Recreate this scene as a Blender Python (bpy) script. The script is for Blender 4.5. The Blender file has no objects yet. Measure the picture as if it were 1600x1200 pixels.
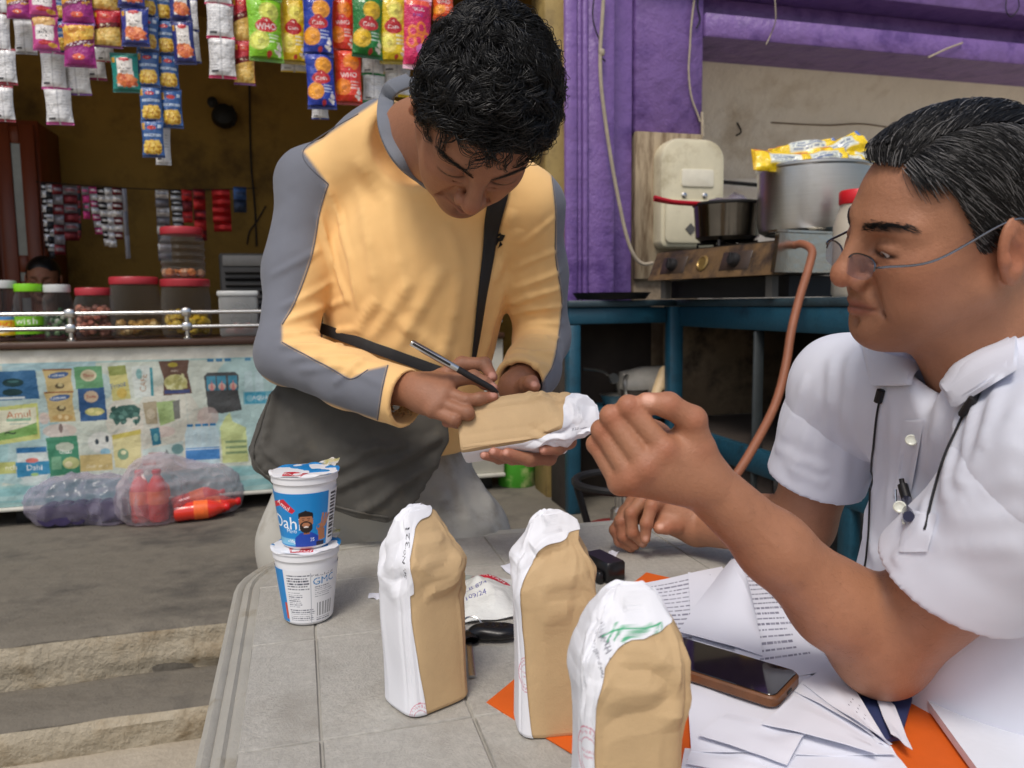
import bpy, math, random
import numpy as np
from mathutils import Vector, Matrix
sc = bpy.context.scene
# ---------------------------------------------------------------- camera
F = 1209.0
CAM = np.array([0, 0, 1.16])
psi, pit, rho = (math.radians(a) for a in (15.3, 6.0, 0.6))
FW = np.array([math.sin(psi)*math.cos(pit), math.cos(psi)*math.cos(pit), -math.sin(pit)])
_r = np.array([math.cos(psi), -math.sin(psi), 0.0]); _u = np.cross(_r, FW)
RT = math.cos(rho)*_r - math.sin(rho)*_u
UP = math.cos(rho)*_u + math.sin(rho)*_r
cd = bpy.data.cameras.new('camera'); cam = bpy.data.objects.new('camera', cd)
sc.collection.objects.link(cam); sc.camera = cam
cd.sensor_width = 36; cd.lens = 36*F/1600; cd.clip_start = .02; cd.clip_end = 3000
cam.matrix_world = Matrix(((RT[0], UP[0], -FW[0], CAM[0]), (RT[1], UP[1], -FW[1], CAM[1]), (RT[2], UP[2], -FW[2], CAM[2]), (0, 0, 0, 1)))
cd.dof.use_dof = True; cd.dof.focus_distance = 1.0; cd.dof.aperture_fstop = 7.5
# ---------------------------------------------------------------- sky and sun (overcast)
w = bpy.data.worlds.new('World'); sc.world = w; w.use_nodes = True
nt = w.node_tree; sky = nt.nodes.new('ShaderNodeTexSky'); sky.sky_type = 'NISHITA'; sky.sun_disc = False
SUN_EL, SUN_AZ = math.radians(56), math.radians(212)      # azimuth clockwise from +Y; the sun stands behind the camera
sky.sun_elevation = SUN_EL; sky.sun_rotation = SUN_AZ; sky.dust_density = 3.5; sky.air_density = 1.0
nt.links.new(sky.outputs[0], nt.nodes['Background'].inputs[0]); nt.nodes['Background'].inputs[1].default_value = .11
sd = bpy.data.lights.new('sun', 'SUN'); sd.energy = 1.5; sd.angle = math.radians(18); sd.color = (1, .95, .88)
sun = bpy.data.objects.new('sun', sd); sc.collection.objects.link(sun)
sun.rotation_euler = Vector((-math.sin(SUN_AZ)*math.cos(SUN_EL), -math.cos(SUN_AZ)*math.cos(SUN_EL), -math.sin(SUN_EL))).to_track_quat('-Z', 'Y').to_euler()
vs = sc.view_settings; vs.view_transform = 'Standard'; vs.look = 'None'; vs.gamma = 1; vs.exposure = 0.2
vs.use_curve_mapping = False
# ---------------------------------------------------------------- helpers: pixel of the photograph -> point
def ray(x, y): return FW + RT*(x-800)/F - UP*(y-600)/F
def at(x, y, d): return CAM + ray(x, y)*d
def onz(x, y, z): r = ray(x, y); return CAM + r*((z-CAM[2])/r[2])
def onY(x, y, Y): r = ray(x, y); return CAM + r*(Y/r[1])
def onX(x, y, X): r = ray(x, y); return CAM + r*(X/r[0])
A = np.array
def nz(v): v = np.asarray(v, float); return v/np.linalg.norm(v)
rng = np.random.default_rng(7); random.seed(7)
# ---------------------------------------------------------------- materials
def lin(c): c = np.asarray(c, float)/255; return np.where(c <= .04045, c/12.92, ((c+.055)/1.055)**2.4)
MATS = {}
def mat(n, col=(200, 200, 200), rough=.5, metal=0, var=.12, vs_=12, bump=0, bs=300, attr=False, sss=0, trans=0, alpha=1, coat=0, sheen=0, spec=.5, stain=None, stain_s=3, stain_t=.55, emit=0, ior=1.45, aniso=(1, 1, 1), bump2=0, bs2=20):
    if n in MATS: return MATS[n]
    m = bpy.data.materials.new(n); m.use_nodes = True; t = m.node_tree; N = t.nodes; L = t.links
    b = N['Principled BSDF']; b.inputs['Roughness'].default_value = rough; b.inputs['Metallic'].default_value = metal
    b.inputs['IOR'].default_value = ior; b.inputs['Specular IOR Level'].default_value = spec
    b.inputs['Transmission Weight'].default_value = trans; b.inputs['Alpha'].default_value = alpha
    b.inputs['Coat Weight'].default_value = coat; b.inputs['Sheen Weight'].default_value = sheen
    tc = N.new('ShaderNodeTexCoord'); mp = N.new('ShaderNodeMapping'); mp.inputs['Scale'].default_value = aniso
    L.new(tc.outputs['Object'], mp.inputs[0])
    if attr:
        at_ = N.new('ShaderNodeVertexColor'); at_.layer_name = 'Col'; src = at_.outputs[0]
    else:
        rgb = N.new('ShaderNodeRGB'); rgb.outputs[0].default_value = (*lin(col), 1); src = rgb.outputs[0]
    def noise(s, d=5, r=.6):
        q = N.new('ShaderNodeTexNoise'); q.inputs['Scale'].default_value = s; q.inputs['Detail'].default_value = d; q.inputs['Roughness'].default_value = r
        L.new(mp.outputs[0], q.inputs['Vector']); return q.outputs[0]
    if var:
        mr = N.new('ShaderNodeMapRange'); mr.inputs[1].default_value = .25; mr.inputs[2].default_value = .75
        mr.inputs[3].default_value = 1-var; mr.inputs[4].default_value = 1+var; L.new(noise(vs_), mr.inputs[0])
        mx = N.new('ShaderNodeMix'); mx.data_type = 'RGBA'; mx.blend_type = 'MULTIPLY'; mx.inputs[0].default_value = 1
        L.new(src, mx.inputs[6]); L.new(mr.outputs[0], mx.inputs[7]); src = mx.outputs[2]
    if stain is not None:
        rp = N.new('ShaderNodeMapRange'); rp.inputs[1].default_value = stain_t-.08; rp.inputs[2].default_value = stain_t+.1
        L.new(noise(stain_s, 8, .65), rp.inputs[0])
        mx = N.new('ShaderNodeMix'); mx.data_type = 'RGBA'; L.new(rp.outputs[0], mx.inputs[0]); L.new(src, mx.inputs[6])
        mx.inputs[7].default_value = (*lin(stain), 1); src = mx.outputs[2]
    L.new(src, b.inputs['Base Color'])
    if emit: L.new(src, b.inputs['Emission Color']); b.inputs['Emission Strength'].default_value = emit
    if sss:
        b.inputs['Subsurface Weight'].default_value = sss; b.inputs['Subsurface Radius'].default_value = (1, .35, .2); b.inputs['Subsurface Scale'].default_value = .006
    nrm = None
    for bu, s in ((bump2, bs2), (bump, bs)):
        if bu:
            bp = N.new('ShaderNodeBump'); bp.inputs['Strength'].default_value = min(1, bu); bp.inputs['Distance'].default_value = .6/s
            L.new(noise(s, 4), bp.inputs['Height'])
            if nrm: L.new(nrm, bp.inputs['Normal'])
            nrm = bp.outputs[0]
    if nrm: L.new(nrm, b.inputs['Normal'])
    MATS[n] = m; return m
def film_mat(n, col, fac):
    m = bpy.data.materials.new(n); m.use_nodes = True; t = m.node_tree; b = t.nodes['Principled BSDF']; b.inputs['Base Color'].default_value = (*lin(col), 1); b.inputs['Roughness'].default_value = .12; b.inputs['Specular IOR Level'].default_value = .8
    tr = t.nodes.new('ShaderNodeBsdfTransparent'); tr.inputs[0].default_value = (*lin((232, 228, 232)), 1); mx = t.nodes.new('ShaderNodeMixShader'); lw = t.nodes.new('ShaderNodeLayerWeight'); lw.inputs[0].default_value = fac
    mr = t.nodes.new('ShaderNodeMapRange'); mr.inputs[3].default_value = fac*.5; mr.inputs[4].default_value = .9; t.links.new(lw.outputs['Facing'], mr.inputs[0]); t.links.new(mr.outputs[0], mx.inputs[0]); t.links.new(tr.outputs[0], mx.inputs[1]); t.links.new(b.outputs[0], mx.inputs[2]); t.links.new(mx.outputs[0], t.nodes['Material Output'].inputs[0])
    return m
# ---------------------------------------------------------------- mesh helpers (shapes are (verts, faces))
WL = {}
def link(o, label=None, cat=None, group=None, kind=None):
    if label: o['label'] = label
    if cat: o['category'] = cat
    if group: o['group'] = group
    if kind: o['kind'] = kind
    return o
def root(name, loc, label=None, cat=None, group=None):
    o = bpy.data.objects.new(name, None); sc.collection.objects.link(o); o.location = loc; o.empty_display_size = .02
    WL[o.name] = A(loc, float); return link(o, label, cat, group)
def cat_(*sh):
    V = []; Fs = []; n = 0
    for v, f in sh:
        v = np.asarray(v, float).reshape(-1, 3); V.append(v); Fs += [tuple(int(i)+n for i in q) for q in f]; n += len(v)
    return np.concatenate(V), Fs
def mk(name, shp, m, parent=None, label=None, cat=None, group=None, kind=None, smooth=True, col=None, angle=40, sharp=True):
    V, Fs = shp; V = np.asarray(V, float)
    org = A([V[:, 0].mean(), V[:, 1].mean(), V[:, 2].min()])
    me = bpy.data.meshes.new(name)
    if isinstance(Fs, np.ndarray):
        k = Fs.shape[1]; me.vertices.add(len(V)); me.vertices.foreach_set('co', (V-org).astype(np.float32).ravel())
        me.loops.add(Fs.size); me.loops.foreach_set('vertex_index', Fs.astype(np.int32).ravel())
        me.polygons.add(len(Fs)); me.polygons.foreach_set('loop_start', np.arange(0, Fs.size, k, dtype=np.int32))
        me.update(calc_edges=True); me.validate()
    else:
        me.from_pydata((V-org).tolist(), [], Fs); me.update()
    if smooth:
        me.polygons.foreach_set('use_smooth', np.ones(len(me.polygons), bool))
        if sharp: me.set_sharp_from_angle(angle=math.radians(angle))
    if col is not None:
        c = np.asarray(col, float); ca = me.color_attributes.new('Col', 'FLOAT_COLOR', 'POINT')
        c4 = np.ones((len(V), 4), np.float32); c4[:, :3] = c; ca.data.foreach_set('color', c4.ravel())
    me.materials.append(m)
    o = bpy.data.objects.new(name, me); sc.collection.objects.link(o)
    if parent is not None:
        o.parent = parent; o.location = org-WL[parent.name]
    else: o.location = org
    WL[o.name] = org
    return link(o, label, cat, group, kind)
def box(lo, hi, bev=0):
    x0, y0, z0 = lo; x1, y1, z1 = hi
    if bev <= 0:
        V = [(x, y, z) for z in (z0, z1) for y in (y0, y1) for x in (x0, x1)]
        return A(V, float), [(0, 2, 3, 1), (4, 5, 7, 6), (0, 1, 5, 4), (2, 6, 7, 3), (0, 4, 6, 2), (1, 3, 7, 5)]
    b = bev
    def ring(z, i): return [(x0+i, y0+b, z), (x0+b, y0+i, z), (x1-b, y0+i, z), (x1-i, y0+b, z), (x1-i, y1-b, z), (x1-b, y1-i, z), (x0+b, y1-i, z), (x0+i, y1-b, z)]
    R_ = ring(z0, b*.8)+ring(z0+b, 0)+ring(z1-b, 0)+ring(z1, b*.8)
    Fs = [tuple(range(7, -1, -1)), tuple(range(24, 32))]
    for k in range(3):
        for i in range(8): j = (i+1) % 8; Fs.append((k*8+i, k*8+j, k*8+8+j, k*8+8+i))
    return A(R_, float), Fs
def xf(shp, R=None, t=(0, 0, 0), o=(0, 0, 0)):
    V = np.asarray(shp[0], float)-A(o, float)
    if R is not None: V = V@np.asarray(R).T
    return V+A(t, float)+A(o, float), shp[1]
def rot(ax, deg):
    return np.array(Matrix.Rotation(math.radians(deg), 3, ax if isinstance(ax, str) else Vector(ax)))
def frame(d, up=(0, 0, 1)):
    z = nz(d); x = np.cross(up, z)
    if np.linalg.norm(x) < 1e-4: x = np.cross((0, 1, 0), z)
    x = nz(x); return np.stack([x, np.cross(z, x), z], 1)
def lathe(prof, c=(0, 0, 0), n=28, axis=(0, 0, 1), cap=True):
    """prof: list of (radius, height)"""
    R_ = frame(axis); V = []; Fs = []
    for r, h in prof:
        for i in range(n):
            a = 2*math.pi*i/n; V.append((r*math.cos(a), r*math.sin(a), h))
    for k in range(len(prof)-1):
        for i in range(n): j = (i+1) % n; Fs.append((k*n+i, k*n+j, k*n+n+j, k*n+n+i))
    if cap: Fs.append(tuple(range(n-1, -1, -1))); Fs.append(tuple(range((len(prof)-1)*n, len(prof)*n)))
    return A(V)@R_.T+A(c, float), Fs
def smoothpts(P, n):
    P = np.asarray(P, float); k = len(P); out = []
    for t in np.linspace(0, k-1, n):
        i = min(int(t), k-2); u = t-i; p = [P[max(i-1, 0)], P[i], P[i+1], P[min(i+2, k-1)]]
        out.append(.5*((2*p[1])+(-p[0]+p[2])*u+(2*p[0]-5*p[1]+4*p[2]-p[3])*u*u+(-p[0]+3*p[1]-3*p[2]+p[3])*u**3))
    return A(out)
def tube(P, r, n=8, seg=None, flat=None, up=(0, 0, 1)):
    """tube along P; r scalar or list; flat=(width, thick) gives a strap"""
    P = np.asarray(P, float); r = np.broadcast_to(np.asarray(r, float), (len(P),)) if np.ndim(r) else np.full(len(P), float(r))
    if seg:
        r = np.interp(np.linspace(0, 1, seg), np.linspace(0, 1, len(P)), r); P = smoothpts(P, seg)
    T = np.gradient(P, axis=0); V = []; Fs = []; x = None
    for k in range(len(P)):
        z = nz(T[k])
        if x is None: x = frame(z, up)[:, 0]
        x = nz(x-z*(x@z)); y = np.cross(z, x)
        for i in range(n):
            a = 2*math.pi*(i+.5)/n; cx, cy = math.cos(a), math.sin(a)
            if flat: cx = math.copysign(abs(cx)**.4, cx)*flat[0]; cy = math.copysign(abs(cy)**.4, cy)*flat[1]
            V.append(P[k]+r[k]*(x*cx+y*cy))
    for k in range(len(P)-1):
        for i in range(n): j = (i+1) % n; Fs.append((k*n+i, k*n+j, k*n+n+j, k*n+n+i))
    Fs.append(tuple(range(n-1, -1, -1))); Fs.append(tuple(range((len(P)-1)*n, len(P)*n)))
    return A(V), Fs
def grid(fn, nu, nv):
    u, v = np.meshgrid(np.linspace(0, 1, nu), np.linspace(0, 1, nv)); V = fn(u, v).reshape(-1, 3)
    i = np.arange(nu*nv).reshape(nv, nu); Q = np.stack([i[:-1, :-1], i[:-1, 1:], i[1:, 1:], i[1:, :-1]], -1).reshape(-1, 4)
    return V, Q
def hsh(i): return (np.sin(i*127.1+i**2*.013)*43758.5453) % 1
def vnoise(P, s=1.0, seed=0):
    """smooth value noise in [-1, 1] at points P"""
    Q = np.asarray(P, float)*s+seed*17.3; i = np.floor(Q); f = Q-i; f = f*f*(3-2*f); i = i.astype(np.int64)
    def h(a, b, c):
        n = (a*73856093) ^ (b*19349663) ^ (c*83492791); n = (n ^ (n >> 13))*1274126177 & 0x7fffffff; return (n % 65536)/32767.5-1
    x, y, z = i[..., 0], i[..., 1], i[..., 2]; fx, fy, fz = f[..., 0], f[..., 1], f[..., 2]
    r = 0
    for dx in (0, 1):
        for dy in (0, 1):
            for dz in (0, 1):
                r = r+h(x+dx, y+dy, z+dz)*(fx if dx else 1-fx)*(fy if dy else 1-fy)*(fz if dz else 1-fz)
    return r
def fbm(P, s, o=4, seed=0): return sum(vnoise(P, s*2**k, seed+k)*.5**k for k in range(o))
# ---------------------------------------------------------------- print: a small raster canvas that colours the vertices of a grid
_TX = {}
def text_tris(s):
    if s not in _TX:
        c = bpy.data.curves.new('tmp', 'FONT'); c.body = s; c.resolution_u = 3; o = bpy.data.objects.new('tmp', c)
        m = o.to_mesh(); m.calc_loop_triangles()
        V = A([v.co[:2] for v in m.vertices], float).reshape(-1, 2); T = A([t.vertices for t in m.loop_triangles], int).reshape(-1, 3)
        o.to_mesh_clear(); bpy.data.objects.remove(o); bpy.data.curves.remove(c)
        if len(V): V = V-V.min(0); V = V/max(V[:, 1].max(), 1e-6)
        _TX[s] = (V, T)
    return _TX[s]
class Canvas:
    """x to the right, y up, both in units of the sheet (w by h); colours are sRGB 0-255"""
    def __init__(s, w, h, nx, bg=(255, 255, 255)):
        s.w, s.h, s.nx = w, h, nx; s.ny = max(2, int(round(nx*h/w))); s.X, s.Y = np.meshgrid(np.linspace(0, w, s.nx), np.linspace(0, h, s.ny))
        s.a = np.empty((s.ny, s.nx, 3)); s.a[:] = bg
    def put(s, m, c, al=1): s.a[m] = s.a[m]*(1-al)+A(c, float)*al
    def rect(s, x0, y0, x1, y1, c, al=1): s.put((s.X >= x0) & (s.X <= x1) & (s.Y >= y0) & (s.Y <= y1), c, al)
    def ell(s, x, y, rx, ry, c, al=1, rot_=0, ring=0):
        dx, dy = s.X-x, s.Y-y; ca, sa = math.cos(math.radians(rot_)), math.sin(math.radians(rot_)); e = ((dx*ca+dy*sa)/rx)**2+((-dx*sa+dy*ca)/ry)**2
        s.put((e <= 1) & (e >= (1-ring)**2 if ring else True), c, al)
    def poly(s, P, c, al=1):
        P = A(P, float); m = np.zeros(s.X.shape, bool); n = len(P)
        for i in range(n):
            x0, y0 = P[i]; x1, y1 = P[(i+1) % n]
            if y0 == y1: continue
            m ^= ((y0 > s.Y) != (y1 > s.Y)) & (s.X < (x1-x0)*(s.Y-y0)/(y1-y0)+x0)
        s.put(m, c, al)
    def line(s, x0, y0, x1, y1, t, c, al=1):
        d = A([x1-x0, y1-y0]); L2 = d@d; u = np.clip(((s.X-x0)*d[0]+(s.Y-y0)*d[1])/L2, 0, 1)
        s.put((s.X-x0-u*d[0])**2+(s.Y-y0-u*d[1])**2 <= (t/2)**2, c, al)
    def text(s, st, x, y, size, c, rot_=0, al=1, center=True, sx=1, arc=None):
        V, T = text_tris(st)
        if not len(V): return
        V = V*A([size*sx, size])
        if arc:       # letters set round a circle of radius arc, centred on (x, y); rot_ = start angle
            a = math.radians(rot_)-V[:, 0]/arc; r = arc+V[:, 1]; V = np.stack([x+r*np.cos(a), y+r*np.sin(a)], 1)
        else:
            if center: V = V-A([V[:, 0].max()/2, size/2])
            ca, sa = math.cos(math.radians(rot_)), math.sin(math.radians(rot_)); V = np.stack([x+V[:, 0]*ca-V[:, 1]*sa, y+V[:, 0]*sa+V[:, 1]*ca], 1)
        px = V[:, 0]/s.w*(s.nx-1); py = V[:, 1]/s.h*(s.ny-1)
        for t in T:
            xs, ys = px[t], py[t]; i0, i1 = max(0, int(xs.min())), min(s.nx-1, int(xs.max())+1); j0, j1 = max(0, int(ys.min())), min(s.ny-1, int(ys.max())+1)
            if i1 < i0 or j1 < j0: continue
            gx, gy = np.meshgrid(np.arange(i0, i1+1), np.arange(j0, j1+1)); d = []
            for k in range(3):
                q = (k+1) % 3; d.append((xs[q]-xs[k])*(gy-ys[k])-(ys[q]-ys[k])*(gx-xs[k]))
            m = ((d[0] >= 0) & (d[1] >= 0) & (d[2] >= 0)) | ((d[0] <= 0) & (d[1] <= 0) & (d[2] <= 0))
            sub = s.a[j0:j1+1, i0:i1+1]; sub[m] = sub[m]*(1-al)+A(c, float)*al
    def blobs(s, x0, y0, x1, y1, n, r, cols, seed=0):
        g = np.random.default_rng(seed)
        for _ in range(n): s.ell(g.uniform(x0, x1), g.uniform(y0, y1), r*g.uniform(.6, 1.3), r*g.uniform(.4, .9), cols[g.integers(len(cols))], .9, g.uniform(0, 180))
    def lines(s, x0, y0, x1, y1, n, c, al=.8, t=.5, seed=0, rag=.3):
        g = np.random.default_rng(seed); hh = (y1-y0)/n
        for k in range(n):
            yy = y1-(k+.5)*hh; x = x0; e = x1-(x1-x0)*rag*g.random()
            while x < e:
                wd = (x1-x0)*g.uniform(.03, .1); s.rect(x, yy-hh*t/2, min(x+wd, e), yy+hh*t/2, c, al*g.uniform(.6, 1)); x += wd+(x1-x0)*.015
    def cols(s): return lin(s.a.reshape(-1, 3))
# ---------------------------------------------------------------- signed-distance modelling for bodies, cloth and soft things
class SDF:
    def __init__(s, lo, hi, h, R=None, o=(0, 0, 0)):
        s.R = np.eye(3) if R is None else np.asarray(R, float); s.o = A(o, float); s.h = h; s.lo = A(lo, float)
        s.n = np.ceil((A(hi, float)-s.lo)/h).astype(int)+1; s.D = np.full(s.n, .06, np.float32)
        s.ax = [(s.lo[i]+h*np.arange(s.n[i])).astype(np.float32) for i in range(3)]
    def loc(s, p): return (A(p, float)-s.o)@s.R
    def blk(s, lo, hi):
        a = np.clip(np.floor((lo-s.lo)/s.h).astype(int), 0, s.n); b = np.clip(np.ceil((hi-s.lo)/s.h).astype(int)+1, 0, s.n)
        if (b <= a).any(): return None, None
        sl = tuple(slice(a[i], b[i]) for i in range(3))
        return sl, (s.ax[0][sl[0]][:, None, None], s.ax[1][sl[1]][None, :, None], s.ax[2][sl[2]][None, None, :])
    def comb(s, sl, d, k, mode):
        D = s.D[sl]
        if mode == 'sub':
            d = -d; h = np.maximum(k-np.abs(D-d), 0)/k; s.D[sl] = np.maximum(D, d)+h*h*k*.25
        else:
            h = np.maximum(k-np.abs(D-d), 0)/k; s.D[sl] = np.minimum(D, d)-h*h*k*.25
    def cap(s, a, b, r1, r2=None, k=.01, mode='add', local=False, sc=None):
        r2 = r1 if r2 is None else r2
        if not local: a, b = s.loc(a), s.loc(b)
        a, b = A(a, float), A(b, float); m = max(r1, r2)+k+.03; sl, g = s.blk(np.minimum(a, b)-m, np.maximum(a, b)+m)
        if sl is None: return s
        ba = (b-a).astype(np.float32); l2 = float(ba@ba)+1e-12; px, py, pz = g[0]-a[0], g[1]-a[1], g[2]-a[2]
        t = np.clip((px*ba[0]+py*ba[1]+pz*ba[2])/l2, 0, 1); d = np.sqrt((px-t*ba[0])**2+(py-t*ba[1])**2+(pz-t*ba[2])**2)-(r1+(r2-r1)*t)
        s.comb(sl, d.astype(np.float32), max(k, 1e-5), mode); return s
    def ell(s, c, r, k=.01, M=None, mode='add', local=False):
        """ellipsoid; M columns are its axes (local to the grid when local)"""
        if not local:
            c = s.loc(c); M = s.R.T@(np.eye(3) if M is None else M)
        elif M is None: M = np.eye(3)
        c = A(c, float); r = A(r, float); e = np.abs(M)@r+k+.03; sl, g = s.blk(c-e, c+e)
        if sl is None: return s
        px, py, pz = g[0]-c[0], g[1]-c[1], g[2]-c[2]; q = [px*M[0, i]+py*M[1, i]+pz*M[2, i] for i in range(3)]
        k0 = np.sqrt(sum((q[i]/r[i])**2 for i in range(3))); k1 = np.sqrt(sum((q[i]/r[i]**2)**2 for i in range(3)))
        d = np.where(k1 > 1e-6, k0*(k0-1)/np.maximum(k1, 1e-6), -r.min())
        s.comb(sl, d.astype(np.float32), max(k, 1e-5), mode); return s
    def chain(s, P, r, k=.01, mode='add', local=False):
        for i in range(len(P)-1): s.cap(P[i], P[i+1], r[i], r[i+1], k, mode, local)
        return s
    def cutplane(s, p, n, soft=.002):
        """keep the side the normal points away from"""
        p = s.loc(p); n = s.R.T@nz(n); d = ((s.ax[0]-p[0])*n[0])[:, None, None]+((s.ax[1]-p[1])*n[1])[None, :, None]+((s.ax[2]-p[2])*n[2])[None, None, :]
        s.D = np.maximum(s.D, d.astype(np.float32)); return s
    def mesh(s):
        D = s.D; ins = D < 0; n = D.shape; c = [slice(0, -1), slice(1, None)]
        cnt = np.zeros(tuple(k-1 for k in n), np.int8)
        for i in c:
            for j in c:
                for k in c: cnt += ins[i, j, k]
        act = np.argwhere((cnt > 0) & (cnt < 8)); idx = np.full(cnt.shape, -1, np.int32); idx[tuple(act.T)] = np.arange(len(act))
        acc = np.zeros((len(act), 3)); num = np.zeros(len(act))
        co = [A((i, j, k)) for i in (0, 1) for j in (0, 1) for k in (0, 1)]; val = [D[tuple((act+o).T)] for o in co]
        for p in range(8):
            for q in range(p+1, 8):
                if np.abs(co[p]-co[q]).sum() != 1: continue
                a, b = val[p], val[q]; m = (a < 0) != (b < 0); t = np.where(m, a/np.where(m, a-b, 1), 0)
                acc += m[:, None]*(co[p]+t[:, None]*(co[q]-co[p])); num += m
        V = (act+acc/np.maximum(num, 1)[:, None])*s.h+s.lo; Q = []
        for ax in range(3):
            sl0 = [slice(None)]*3; sl1 = [slice(None)]*3; sl0[ax] = slice(0, -1); sl1[ax] = slice(1, None)
            e = ins[tuple(sl0)] != ins[tuple(sl1)]; E_ = np.argwhere(e); b1, b2 = [i for i in range(3) if i != ax]
            E_ = E_[(E_[:, b1] > 0) & (E_[:, b2] > 0) & (E_[:, b1] < n[b1]-1) & (E_[:, b2] < n[b2]-1)]
            if not len(E_): continue
            o1 = np.zeros(3, int); o1[b1] = 1; o2 = np.zeros(3, int); o2[b2] = 1
            q = np.stack([idx[tuple((E_-o1-o2).T)], idx[tuple((E_-o2).T)], idx[tuple(E_.T)], idx[tuple((E_-o1).T)]], 1)
            fl = ins[tuple(E_.T)] ^ (ax == 1); q[~fl] = q[~fl][:, ::-1]; Q.append(q)
        Q = np.concatenate(Q) if Q else np.zeros((0, 4), int); return V@s.R.T+s.o, Q
def normals(V, Q):
    n = np.cross(V[Q[:, 2]]-V[Q[:, 0]], V[Q[:, 3]]-V[Q[:, 1]]); N = np.zeros_like(V)
    for k in range(4): np.add.at(N, Q[:, k], n)
    return N/np.maximum(np.linalg.norm(N, axis=1), 1e-12)[:, None]
def relax(V, Q, it=2, f=.5):
    E_ = np.concatenate([Q[:, [0, 1]], Q[:, [1, 2]], Q[:, [2, 3]], Q[:, [3, 0]]]); n = len(V); c = np.bincount(E_.ravel(), minlength=n).astype(float)
    for _ in range(it):
        S = np.zeros_like(V)
        for d in range(3): S[:, d] = np.bincount(E_[:, 0], V[E_[:, 1], d], n)+np.bincount(E_[:, 1], V[E_[:, 0], d], n)
        V = V+(S/np.maximum(c, 1)[:, None]-V)*f
    return V
def wrinkle(V, N, segs):
    """segs: (a, b, amplitude, width) ridges with a shallow valley each side, running over the surface from a to b"""
    d_ = np.zeros(len(V))
    for a, b, amp, wd in segs:
        a, b = A(a, float), A(b, float); lo = np.minimum(a, b)-wd*4; hi = np.maximum(a, b)+wd*4; m = np.where(((V > lo) & (V < hi)).all(1))[0]
        if not len(m): continue
        ba = b-a; t = np.clip((V[m]-a)@ba/(ba@ba), 0, 1); x = np.linalg.norm(V[m]-a-t[:, None]*ba, axis=1)/wd; e = np.sin(np.pi*np.clip(t*.96+.02, 0, 1))**.6
        d_[m] += amp*e*(1.0-.9*x*x)*np.exp(-x*x)
    return V+N*d_[:, None]
def catm(*ms):
    V = []; Q = []; n = 0
    for v, q in ms: V.append(v); Q.append(np.asarray(q)+n); n += len(v)
    return np.concatenate(V), np.concatenate(Q)
def strands(P, r, sides=3):
    """P (N, M, 3) polylines, r (N, M) radii -> one mesh of thin tubes"""
    N, M, _ = P.shape; T = np.gradient(P, axis=1); T /= np.maximum(np.linalg.norm(T, axis=2, keepdims=True), 1e-9)
    ref = np.where(np.abs(T[..., 2:3]) > .9, A([1., 0, 0]), A([0, 0, 1.])); X = np.cross(T, ref); X /= np.linalg.norm(X, axis=2, keepdims=True); Y = np.cross(T, X)
    V = np.stack([P+r[..., None]*(X*math.cos(2*math.pi*i/sides)+Y*math.sin(2*math.pi*i/sides)) for i in range(sides)], 2)
    i = np.arange(N*M*sides).reshape(N, M, sides); j = np.roll(i, -1, axis=2)
    return V.reshape(-1, 3), np.stack([i[:, :-1], j[:, :-1], j[:, 1:], i[:, 1:]], -1).reshape(-1, 4)
# ================================================================ THE SETTING
M_conc = mat('veranda_concrete', (114, 108, 97), .85, var=.2, vs_=3, bump=.5, bs=120, bump2=.3, bs2=14, stain=(82, 78, 72), stain_s=2.8, stain_t=.55, aniso=(1, 1.3, 1))
M_step = mat('worn_step_concrete', (176, 166, 146), .9, var=.3, vs_=5, bump=.7, bs=160, bump2=.6, bs2=22, stain=(128, 112, 86), stain_s=5, stain_t=.53)
M_ground = mat('ground_dust', (182, 172, 154), .95, var=.25, vs_=1.5, bump=.5, bs=60, stain=(150, 140, 124), stain_s=1.2)
M_purple = mat('purple_paint', (128, 99, 162), .42, var=.2, vs_=5, bump=.3, bs=90, bump2=.25, bs2=8, stain=(92, 66, 128), stain_s=5, stain_t=.56)
M_brownwall = mat('brown_wall_paint', (156, 122, 52), .75, var=.18, vs_=1.6, bump=.2, bs=60, bump2=.15, bs2=4, stain=(84, 62, 24), stain_s=1.4, stain_t=.58)
M_cream = mat('cream_plaster', (240, 231, 216), .85, var=.08, vs_=2, bump=.35, bs=90, bump2=.25, bs2=6, stain=(206, 190, 168), stain_s=2.2, stain_t=.62)
M_yellowwall = mat('mustard_wall', (150, 128, 76), .7, var=.2, vs_=6, bump=.3, bs=80, stain=(90, 70, 40), stain_s=5)
VZ = .24
gV, gF = grid(lambda u, v: np.stack([(u-.5)*400, (v-.5)*400, 0*u], -1), 3, 3)
mk('ground', (gV, gF), M_ground, kind='structure')
def uneven(lo, hi, nx, edge_amp, seed):
    """a long concrete slab whose front edge is worn: front profile of several points, each pushed about by noise"""
    x0, y0, z0 = lo; x1, y1, z1 = hi; b = .018
    prof = [(y1, z1), (y0+.25, z1), (y0+.10, z1-.001), (y0+b*1.3, z1-.003), (y0+.002, z1-b), (y0-.002, (z0+z1)/2), (y0, z0+.01), (y0, z0-.05)]
    xs = np.linspace(x0, x1, nx); P = np.zeros((len(prof), nx, 3))
    for k, (y, z) in enumerate(prof): P[k, :, 0] = xs; P[k, :, 1] = y; P[k, :, 2] = z
    Q = P.reshape(-1, 3); n = fbm(Q*A([1, 3, 3]), 4, 4, seed)*edge_amp; m = fbm(Q*A([1, 3, 3]), 13, 3, seed+5)*edge_amp
    am = np.repeat(A([0, 0, .35, .8, 1.2, 1, .8, 0]), nx)
    Q[:, 1] += (n+m*.6)*am; Q[:, 2] += (n*.5+m*.4)*am*.6
    i = np.arange(len(prof)*nx).reshape(len(prof), nx)
    return Q, np.stack([i[:-1, :-1], i[1:, :-1], i[1:, 1:], i[:-1, 1:]], -1).reshape(-1, 4)
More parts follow.
